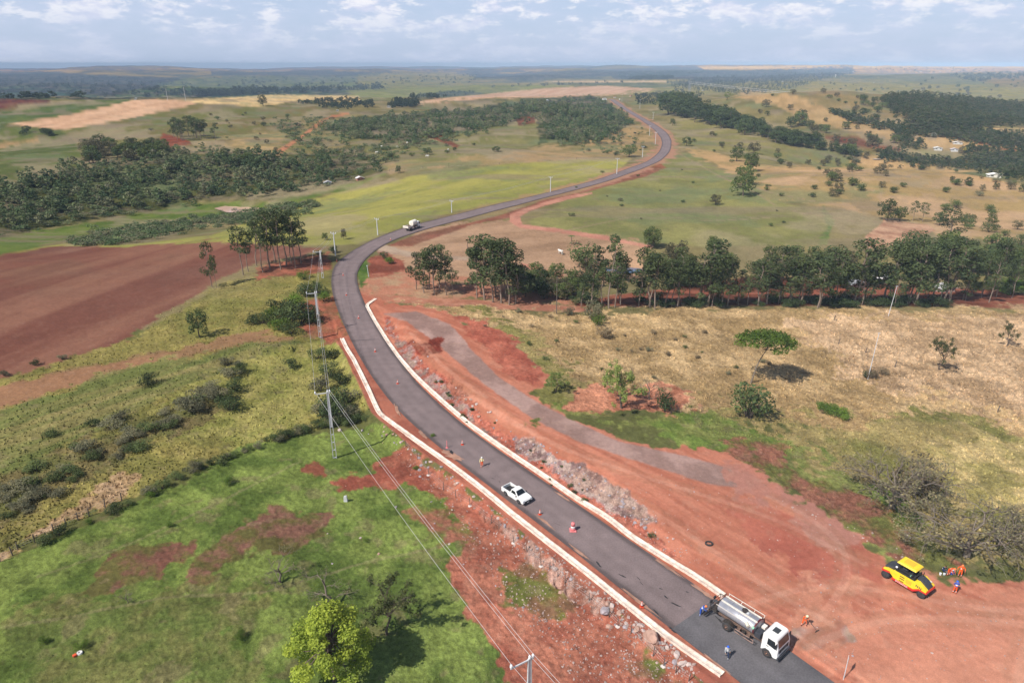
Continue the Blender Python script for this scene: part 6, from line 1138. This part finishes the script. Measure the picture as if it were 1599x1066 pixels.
# transmission towers far off
def pylon(u, v, h, rz, label):
    g = ground(u, v)[0]; t = empty('transmission_tower', tuple(g), rz, label, 'transmission tower'); b = MB(); w = 3.2; S_ = mat('tower_steel', (.30, .31, .33), .6, .3)
    for sx in (-1, 1):
        for sy in (-1, 1): b.bar((sx*w, sy*w, 0), (sx*.7, sy*.7, h*.72), .4); b.bar((sx*.7, sy*.7, h*.72), (sx*.3, sy*.3, h), .3)
    for k in range(7):
        z0 = h*.72*k/7; z1 = h*.72*(k+1)/7; r0 = w+(.7-w)*k/7; r1 = w+(.7-w)*(k+1)/7
        for s in (-1, 1): b.bar((-r0, s*r0, z0), (r1, s*r1, z1), .2); b.bar((s*r0, r0, z0), (s*r1, -r1, z1), .2)
    b.build('lattice_mast', S_, t)
    for z in (.74, .85, .96): MB().bar((-5, 0, h*z), (5, 0, h*z), .4).build('crossarm', S_, t)
    return [t.matrix_basis@Vector((s*4.8, 0, h*z-1)) for s in (-1, 1) for z in (.74, .85)]
e1 = pylon(1076, 146, 34, R(20), 'lattice transmission tower on the skyline beside the far dark wood'); 
b3 = [Vector((p.x+650, p.y-560, p.z-38)) for p in e1]
for a, b in zip(e1, b3): wire(a, b, 9, .14, 'high voltage line running down from the skyline tower to the right', 'high voltage lines')
for u, v, h, l_ in ((290, 156, 16, 'pale slim mast on the ridge field far left'), (262, 156, 14, 'second pale mast on the ridge field far left')): g = ground(u, v+1)[0]; o = MB().cyl((0, 0, -.5), (0, 0, h), .25, .2, 8).build('slim_mast', CONC, None); o.location = g; tag(o, l_, 'mast')
# ---- fences
def fence(pts, label, sp=None, h=1.25, wires=3, m=WOODP, feet=(), r=.075):
    G = ground(*np.array(pts, float).T); t = empty('wire_fence', tuple(G[0]), 0, label, 'fence'); o0 = Vector(G[0]); rs = np.random.RandomState(len(pts)); T_ = []
    for i, g in enumerate(G):
        b = Vector(g)-o0; tp = b+Vector((rs.normal()*.07, rs.normal()*.07, h*(.9+.2*rs.rand()))); T_.append((b, tp)); MB().cyl(b-Vector((0, 0, .2)), tp, r, r*.9, 7).build('post', m, t)
        if i in feet: MB().ball(b+Vector((0, 0, .02)), .34, (1, .8, .45), 1).build('concrete_foot', mat('lime_concrete', (.62, .56, .52), .9, 0, .2, 4), t)
    tb = TB()
    for k in range(wires):
        f = .35+.55*k/max(1, wires-1)
        for (a, b), (c, d) in zip(T_, T_[1:]): tb.tube([tuple(a.lerp(b, f)), tuple(a.lerp(b, f).lerp(c.lerp(d, f), .5)-Vector((0, 0, .03))), tuple(c.lerp(d, f))], [.008]*3, 3)
    w = obj('wires', tb.mesh('wires', WIREM), t); w['kind'] = 'stuff'
fence([(0, 877), (20, 867), (28, 858), (54, 847), (85, 832), (103, 822), (122, 812), (139, 805), (164, 793), (190, 781)], 'old wire fence with dark wooden posts along the upper edge of the green pasture')
fence([(634, 697), (652, 717), (669, 742), (692, 765), (712, 777), (734, 790), (767, 817), (779, 825), (802, 848), (823, 861), (845, 884), (858, 889), (871, 899), (882, 911), (920, 938), (951, 963), (965, 978), (985, 989), (1020, 1024), (1036, 1040), (1055, 1050), (1075, 1062)], 'new wire fence of thin dark posts on the stony ground left of the gutter', feet=(2, 5, 8, 10, 16, 19), r=.05)
for i, (u, v, l_) in enumerate(((1309, 537, 'brown leaning fence post in the middle of the straw meadow'), (1351, 551, 'brown fence post near the leaning white pole'), (1397, 573, 'dark fence post left of the olive thorny tree'), (1557, 643, 'dark stump post near the right edge of the straw meadow'), (1302, 500, 'short post at the top of the straw meadow'))):
    g = ground(u, v)[0]; o = MB().cyl((0, 0, -.2), (.18, 0, 1.25), .10, .08, 8).ball((.18, 0, 1.25), .08, (1, 1, .4), 1).build('fence_post', WOODP, None); o.location = g; tag(o, l_, 'fence post')
fence([(608, 268), (660, 263), (720, 260), (780, 257), (840, 253), (900, 249), (960, 245)], 'far fence line between lime meadow and tan strip', h=1.3, wires=1)
fence([(170, 180), (190, 176), (210, 172), (230, 168)], 'tiny fence along the upper edge of the pale pink field', h=1.3, wires=1)
# ---- rocks
ROCKM = [mat('grey_rock', (.33, .285, .30), .9, 0, .35, 1.4, .5), mat('pink_rock', (.42, .26, .20), .9, 0, .35, 1.4, .5), mat('pale_rock', (.50, .40, .36), .9, 0, .3, 1.4, .5)]
def rock_mesh(seed, m):
    rs = np.random.RandomState(seed); bm = bmesh.new(); bmesh.ops.create_icosphere(bm, subdivisions=3, radius=.5); D = rs.normal(size=(11, 3)); D /= np.linalg.norm(D, axis=1)[:, None]; hh = .27+.16*rs.rand(11)
    for v in bm.verts:
        c = v.co.copy()
        for d, h in zip(D, hh):
            d = Vector(d); k = c.dot(d)-h
            if k > 0: c -= d*k
        v.co = c*(1+.05*rs.normal()); v.co.z *= .8
    me = bpy.data.meshes.new('rock'); bm.to_mesh(me); bm.free(); me.materials.append(m); return me
RM = [rock_mesh(i, ROCKM[i % 3]) for i in range(9)]
def rock(u, v, s, i, label, group=None, name='rock'):
    g = ground(u, v)[0]; o = obj(name, RM[i % 9]); o.location = (g[0], g[1], g[2]+s*.04); o.scale = (s*rs.uniform(.8, 1.3), s*rs.uniform(.8, 1.2), s*rs.uniform(.7, 1.1)); o.rotation_euler = (rs.uniform(-.4, .4), rs.uniform(-.4, .4), rs.uniform(0, 6.28)); return tag(o, label, 'rock', group)
rs = np.random.RandomState(21)
rock(1018, 997, 2.2, 1, 'largest boulder, pinkish grey, left of the gutter near the bottom', None, 'boulder'); rock(946, 953, 1.3, 0, 'rounded grey boulder above the largest one left of the gutter', None, 'boulder')
rock(530, 672, .8, 2, 'pale boulder behind the tall concrete pole', None, 'boulder'); rock(1417, 838, .7, 2, 'whitish stone on the grass verge above the road roller', None, 'boulder')
for i in range(105):
    t_ = rs.rand()**.8; q = GLp[5:-1]; a = t_*(len(q)-1); k = int(min(a, len(q)-2)); f = a-k; u = q[k][0]*(1-f)+q[k+1][0]*f; v = q[k][1]*(1-f)+q[k+1][1]*f; off = abs(rs.normal())*15+13
    rock(u-off*.75+rs.normal()*3, v+off*.55+rs.normal()*3, rs.uniform(.2, .62)*(1.25 if t_ > .7 else 1), i, 'broken rock in the stony bank left of the left gutter', 'rocks on the bank left of the gutter')
FB = [(806, 684), (850, 694), (880, 718), (940, 750), (1000, 788), (1033, 818), (1000, 824), (950, 790), (900, 756), (850, 722), (815, 704)]
n_ = 0
while n_ < 84:
    u = rs.uniform(800, 1035); v = rs.uniform(680, 826)
    if sdpoly(np.array([u]), np.array([v]), np.array(FB, float))[0] < -3: continue
    rock(u, v, rs.uniform(.16, .55), (0, 3, 6, 0, 3, 1)[n_ % 6], 'grey angular rock in the outcrop of the cut bank right of the road', 'rocks of the grey outcrop'); n_ += 1
for i in range(30):
    t_ = rs.rand(); u = np.interp(t_, [0, .5, 1], [600, 660, 800]); v = np.interp(t_, [0, .5, 1], [510, 590, 690]); rock(u+rs.uniform(4, 24), v+rs.uniform(-14, 6), rs.uniform(.2, .8), i, 'pale stone in the upper rock strip beside the right gutter', 'stones beside the right gutter')
for i in range(34):
    u = rs.uniform(640, 1080); v = np.interp(u, [640, 1080], [760, 1060])+rs.uniform(-20, 90)
    if v > 1064: continue
    rock(u, v, rs.uniform(.12, .35), i, 'small loose stone on the red soil left of the road', 'loose stones on the left red soil')
for i in range(30):
    u = rs.uniform(1000, 1560); v = rs.uniform(740, 1060)
    if v > 905+(u-1130)*.8 or v < 690+(u-1000)*.42: continue
    rock(u, v, rs.uniform(.10, .26), i+1, 'small loose stone on the red worked ground', 'loose stones on the worked ground')
for i in range(10): rock(rs.uniform(460, 780), rs.uniform(730, 900), rs.uniform(.15, .4), i+2, 'grey stone lying in the grass under the power line', 'stones under the power line')
# ---- gravel: too small and too many to be things
def gravel():
    rs = np.random.RandomState(9); PT = []
    for P, n, s0, s1 in (([(600, 530), (800, 680), (1040, 830), (1100, 880), (1000, 850), (800, 712), (650, 590)], 900, .06, .22), ([(600, 690), (700, 740), (1000, 965), (1110, 1066), (900, 1066), (760, 900), (700, 800)], 1500, .05, .2), ([(1000, 700), (1250, 800), (1450, 920), (1599, 940), (1599, 1066), (1300, 1066), (1130, 925), (1000, 830)], 500, .04, .12), ([(740, 820), (860, 862), (1060, 1010), (1110, 1066), (1000, 1000), (850, 880)], 500, .08, .3), ([(1180, 770), (1300, 800), (1440, 870), (1420, 880), (1280, 815)], 50, .08, .25)):
        P = np.array(P, float); x0, y0 = P.min(0); x1, y1 = P.max(0); u = rs.uniform(x0, x1, n*4); v = rs.uniform(y0, y1, n*4); k = sdpoly(u, v, P) > 0; G = ground(u[k][:n], v[k][:n]); dr = segdist(G[:, 0], G[:, 1], RC2[::2])[0]; G = G[dr > 4.6]; PT += [(g, s) for g, s in zip(G, s0+(s1-s0)*rs.rand(len(G))**2)]
    base = np.array([(1, 0, 0), (-1, 0, 0), (0, 1, 0), (0, -1, 0), (0, 0, 1), (0, 0, -1)], float); tri = np.array([(0, 2, 4), (2, 1, 4), (1, 3, 4), (3, 0, 4), (2, 0, 5), (1, 2, 5), (3, 1, 5), (0, 3, 5)]); V = []; Fc = []
    for i, (g, s) in enumerate(PT): V.append(base*s*(.5+.7*rs.rand(6, 1))@np.linalg.qr(rs.normal(size=(3, 3)))[0]+g); Fc.append(tri+i*6)
    m = mat('gravel_stone', (.36, .27, .24), .95, 0, .5, .7); tag(obj('gravel', mesh_np('gravel', np.concatenate(V), np.concatenate(Fc), [m])), 'loose gravel and stone chips along both banks of the road', kind='stuff')
gravel()
# ---- buildings
def house(u, v, w, d, h, rz, wall, roof, label, hip=False, n=2, name='house', rise=1.2, k=.52):
    w *= k; d *= k; h *= k; rise *= k
    g = ground(u, v)[0]; t = empty(name, tuple(g), rz, label, 'house' if name == 'house' else name.split('_')[-1]); wm = mat('wall_%d_%d' % (wall[0]*99, wall[2]*99), wall, .8, 0, .08, 1); rm = mat('roof_%d_%d' % (roof[0]*99, roof[2]*99), roof, .7, 0, .15, 1.5)
    MB().prism([(-w/2, -.5), (-w/2, h), (0, h+rise), (w/2, h), (w/2, -.5)], -d/2, d/2).build('wall', wm, t); rf = MB()
    for s in (-1, 1): rf.hexa([(0, -d/2-.4, h+rise+.02), (s*(w/2+.5), -d/2-.4, h-.24), (s*(w/2+.5), d/2+.4, h-.24), (0, d/2+.4, h+rise+.02)], [(0, -d/2-.4, h+rise+.16), (s*(w/2+.5), -d/2-.4, h-.10), (s*(w/2+.5), d/2+.4, h-.10), (0, d/2+.4, h+rise+.16)])
    rf.build('roof', rm, t)
    for i in range(n):
        for y in (-d/2-.02, d/2+.02): MB().box((-w/2+w*(i+.5)/n, y, h*.58), (min(1.2, w/n*.4), .06, h*.3)).build('window', GLASS, t)
    MB().box((w/2+.02, 0, h*.4), (.06, .8, h*.8)).build('door', WOODP, t)
WR = (.58, .57, .54); GRR = (.42, .42, .44); RDR = (.35, .12, .07)
for a in ((512, 288, 7, 5, 2.5, .3, (.5, .5, .5), GRR, 'small grey roofed shack at the edge of the scrub valley'), (562, 281, 7, 5, 2.5, .5, (.45, .2, .15), (.66, .62, .62), 'small reddish shack with pale roof right of the grey shack'), (944, 156, 12, 8, 5, .2, (.85, .85, .83), (.30, .22, .2), 'white two storey house at the far end of the road'), (960, 153, 7, 6, 3, .2, (.8, .78, .76), RDR, 'small house behind the white two storey house'), (985, 151, 8, 6, 3, .8, (.6, .55, .5), RDR, 'red roofed house beside the far road end'),
          (1034, 160, 7, 5, 2.6, .2, WR, WR, 'little white house by the windbreak top'), (1042, 150, 8, 6, 3, .2, (.6, .5, .35), (.55, .45, .25), 'yellowish house among the far trees'), (1098, 142, 14, 8, 3, .1, WR, (.6, .55, .5), 'long pale house on the far red lot'), (1112, 126, 14, 9, 3, .1, WR, (.7, .7, .7), 'pale shed in front of the skyline wood'),
          (1372, 442, 14, 8, 3.2, .25, (.32, .18, .14), (.62, .58, .57), 'farmhouse with pale metal roof half hidden behind the eucalyptus row'), (1335, 448, 9, 5, 2.8, .25, (.3, .2, .16), (.34, .34, .36), 'low dark shed beside the farmhouse behind the row'), (1475, 455, 8, 5, 2.6, .2, (.4, .3, .28), (.5, .48, .48), 'small shed behind the right part of the eucalyptus row'),
          (1464, 234, 10, 8, 3, -.3, WR, (.64, .63, .60), 'white farmhouse in the middle of the far right farm'), (1490, 236, 9, 6, 3, -.3, (.6, .6, .6), (.55, .5, .5), 'grey roofed farm shed right of the white farmhouse'), (1458, 212, 6, 5, 3, -.3, WR, WR, 'small white house above the far right farm'), (1495, 225, 12, 5, 2.6, -.3, WR, (.72, .68, .62), 'long pale shed behind the far right farm'), (1552, 277, 12, 6, 3, -.2, (.8, .74, .64), (.82, .80, .74), 'long cream house below the lower right wood'), (1581, 264, 7, 6, 3, -.2, WR, (.8, .8, .8), 'white house near the right edge beside the wood'),
          (855, 158, 8, 5, 3, .3, (.6, .6, .6), (.72, .74, .74), 'pale roof showing in the ridge wood'), (607, 168, 8, 5, 3, .2, WR, WR, 'tiny white house left of the far pink field'), (212, 155.5, 6, 5, 3, .2, WR, WR, 'tiny white house on the ridge far left'), (527, 174, 5, 4, 2.6, .2, WR, WR, 'tiny white gatehouse at the top of the dirt lane'), (357, 258, 8, 5, 2.6, .2, (.35, .16, .12), (.4, .2, .16), 'red shed among the trees by the dirt lane'),
          (1222, 128, 10, 7, 3, .2, WR, (.7, .7, .7), 'pale house within the far wood at upper right'), (1228, 132, 9, 6, 3, .2, (.5, .5, .5), GRR, 'grey house below the pale one in the far wood'), (1365, 130, 10, 6, 3, .2, (.6, .6, .5), (.5, .5, .42), 'farmhouse among trees right of the water tower'), (1280, 130, 9, 6, 3, .2, (.35, .3, .28), (.35, .3, .3), 'dark barn on the hill below the water tower')): house(*a)
vil = np.random.RandomState(4)
for i in range(26): house(vil.uniform(1320, 1600), vil.uniform(104.5, 113), vil.uniform(14, 30), vil.uniform(10, 16), vil.uniform(4, 9), vil.uniform(0, 3), (.8, .76, .74) if i % 2 else (.7, .6, .55), (.75, .7, .7) if i % 3 else (.5, .25, .2), 'pale distant building of the village on the right horizon', n=1)
for o in list(COL.objects):
    if o.name.startswith('house') and o.get('label', '').startswith('pale distant'): o['group'] = 'village on the right horizon'
g = ground(1304.5, 121)[0]; t = empty('water_tower', tuple(g), 0, 'slim white water tower on the hilltop at upper right', 'water tower'); MB().cyl((0, 0, -.5), (0, 0, 8), .8, .8, 12).build('column', WHITE, t); MB().cyl((0, 0, 8), (0, 0, 13), 2.0, 2.0, 16).build('tank', WHITE, t, .1)
# yellow digger by the far farm
g = ground(1508, 237)[0]; t = empty('excavator', tuple(g), .4, 'yellow excavator beside the far right farm', 'excavator'); MB().box((0, 0, .5), (3.6, 2.6, .8)).build('tracks', BLACK, t, .2); MB().box((-.3, 0, 1.7), (3, 2.4, 1.3)).box((.7, .6, 2.6), (1.2, 1.1, 1.2)).build('cab', YEL, t, .1); MB().bar((1.2, 0, 2), (3.6, 0, 4.6), .5).bar((3.6, 0, 4.6), (5.6, 0, 1.6), .4).build('boom', YEL, t)
# ---- cattle
def cow(col, dark=False):
    m = mat('cow_hide_'+col, (.75, .72, .66) if col == 'white' else (.10, .07, .06), .9); bm = bmesh.new(); me = bpy.data.meshes.new('sk')
    V = [(-.75, 0, 1.15), (-.3, 0, 1.10), (.3, 0, 1.12), (.7, 0, 1.2), (1.05, 0, 1.35), (1.3, 0, 1.25), (1.5, 0, 1.1), (.62, .2, .95), (.60, .2, .5), (.62, .2, .05), (.62, -.2, .95), (.60, -.2, .5), (.62, -.2, .05), (-.72, .22, 1.0), (-.62, .22, .72), (-.80, .22, .42), (-.76, .22, .05), (-.72, -.22, 1.0), (-.62, -.22, .72), (-.80, -.22, .42), (-.76, -.22, .05), (-.92, 0, 1.2), (-1.0, 0, .6), (1.22, .2, 1.36), (1.22, -.2, 1.36)]
    E = [(0, 1), (1, 2), (2, 3), (3, 4), (4, 5), (5, 6), (3, 7), (7, 8), (8, 9), (3, 10), (10, 11), (11, 12), (0, 13), (13, 14), (14, 15), (15, 16), (0, 17), (17, 18), (18, 19), (19, 20), (0, 21), (21, 22), (5, 23), (5, 24)]; RR = [.3, .36, .38, .32, .2, .17, .1, .15, .08, .06, .15, .08, .06, .18, .12, .07, .06, .18, .12, .07, .06, .06, .03, .04, .04]
    me.from_pydata(V, E, []); o = bpy.data.objects.new('sk', me); COL.objects.link(o); o.modifiers.new('s', 'SKIN'); 
    for i, r in enumerate(RR): me.skin_vertices[0].data[i].radius = (r, r); me.skin_vertices[0].data[i].use_root = i == 1
    o.modifiers.new('u', 'SUBSURF').levels = 1; bpy.context.view_layer.update(); b = bpy.data.meshes.new_from_object(o.evaluated_get(bpy.context.evaluated_depsgraph_get())); bpy.data.objects.remove(o); b.materials.clear(); b.materials.append(m); return b
cw = cow('white'); cd_ = cow('dark')
for i, (u, v) in enumerate(((667, 246), (621, 231), (597, 231), (744, 199), (636, 225), (588, 240), (700, 236))): g = ground(u, v)[0]; o = obj('cow', cw); o.location = g; o.rotation_euler = (0, 0, i*1.3); tag(o, 'white cow grazing on the far pasture beyond the lime meadow', 'cow', 'white cattle on the far pasture')
g = ground(875.5, 397)[0]; o = obj('cow', cw); o.location = g; o.rotation_euler = (0, 0, 2.2); tag(o, 'single white cow on the dry slope above the eucalyptus row', 'cow')
# ---- red dust carried on to the tarmac edge
bm = bmesh.new(); pa = math.atan2(*(RC2[10]-RC2[30])[::-1])
for q, (u, v, ln, wd, a_) in enumerate([(708, 712, 2.2, .75, .2), (660, 678, 1.8, .35, 0), (620, 640, 2.2, .35, -.2), (850, 814, 2.0, .22, 0), (905, 862, 1.8, .2, 0), (1000, 940, 2.4, .25, 0), (1100, 925, 2.0, .25, 0), (1040, 884, 2.4, .2, 0), (880, 776, 2.0, .2, 0), (1120, 1037, 1.6, .12, 0)]):
    p = flat(u, v); d_ = RC2[max(1, np.hypot(*(RC2-p).T).argmin()-1)]-RC2[np.hypot(*(RC2-p).T).argmin()+1]; an = math.atan2(d_[1], d_[0])+a_; bm.faces.new([bm.verts.new((x, y, (.0485 if q > 8 else .0245)+q*.0004)) for x, y, z in blotch(u, v, ln, wd, an, 40+q)])
m2 = bpy.data.meshes.new('road_dust'); bm.to_mesh(m2); bm.free(); m2.materials.append(mat('red_dust', (.36, .20, .14), .95, 0, .3, .8)); tag(obj('road_dust', m2), kind='structure')
# ---- standing grass
def grass(regions, seed):
    rs = np.random.RandomState(seed); VV = []; CC = []
    for poly, dens, h0, h1, jit in regions:
        P = np.array(poly, float); x0, y0 = P.min(0); x1, y1 = P.max(0); m = int((x1-x0)*(y1-y0)*dens); u = rs.uniform(x0, x1, m); v = rs.uniform(y0, y1, m); k = sdpoly(u, v, P) > 0; G = ground(u[k], v[k]); n = len(G); c, r_ = gcol(G[:, 0], G[:, 1])
        dr = segdist(G[:, 0], G[:, 1], RC2[::2])[0]; ok = (dr > 7) & (c[:, 0] < 1.75*c[:, 1]); G = G[ok]; c = c[ok]; n = len(G); a = rs.rand(n)*6.28; h = rs.uniform(h0, h1, n); w = h*.55; d = np.stack([np.cos(a), np.sin(a), 0*a], 1); ln = rs.normal(size=(n, 2))*.35
        tp = G+np.stack([ln[:, 0]*h, ln[:, 1]*h, h], 1); q = np.stack([G-d*w[:, None]*.6-[0, 0, .05], G+d*w[:, None]*.6-[0, 0, .05], tp+d*w[:, None], tp-d*w[:, None]*.7], 1); VV.append(q.reshape(-1, 3)); s = (1+jit*rs.normal(size=(n, 1)))*1.4; CC.append(np.repeat(np.clip(c*s, .01, .8), 4, 0))
    V = np.concatenate(VV); m = bpy.data.materials.new('grass_blades'); m.use_nodes = True; b = m.node_tree.nodes['Principled BSDF']; at = m.node_tree.nodes.new('ShaderNodeAttribute'); at.attribute_name = 'Col'; m.node_tree.links.new(at.outputs['Color'], b.inputs['Base Color']); b.inputs['Roughness'].default_value = .9; b.inputs['Specular IOR Level'].default_value = .05
    me = mesh_np('grass_tufts', V, np.arange(len(V)).reshape(-1, 4), [m]); vcol(me, np.concatenate(CC)); tag(obj('grass_tufts', me), 'rough grass tufts over meadow and pasture', kind='stuff'); print('grass', len(V)//4)
grass([([(620, 470), (1600, 486), (1700, 900), (1600, 880), (1440, 850), (1320, 740), (1000, 640), (840, 590), (700, 500)], .06, .10, .28, .07), ([(0, 880), (300, 738), (600, 655), (700, 760), (700, 930), (800, 1070), (0, 1070)], .012, .05, .12, .12), ([(0, 870), (0, 600), (330, 450), (500, 410), (530, 520), (590, 640), (300, 730)], .06, .10, .28, .12)], 8)
# ------------------------------------------------------------------ air
bm = bmesh.new(); bmesh.ops.create_cube(bm, size=1)
zlo = float(GZ.min())-1; zhi = max(float(GZ.max())+19, H+6)
for v_ in bm.verts: v_.co = (v_.co.x*26600, v_.co.y*26600, zlo if v_.co.z < 0 else zhi)
m2 = bpy.data.meshes.new('haze'); bm.to_mesh(m2); bm.free()
hm = bpy.data.materials.new('haze'); hm.use_nodes = True; n = hm.node_tree.nodes; n.remove(n['Principled BSDF'])
pv = n.new('ShaderNodeVolumePrincipled'); pv.inputs['Color'].default_value = (.60, .79, 1, 1); pv.inputs['Density'].default_value = SIG
pv.inputs['Anisotropy'].default_value = -.45
hm.node_tree.links.new(pv.outputs[0], n['Material Output'].inputs['Volume']); m2.materials.append(hm)
ho = obj('haze', m2); tag(ho, 'thin blue haze over the far hills', kind='stuff')
print('HAZE', zlo, zhi)
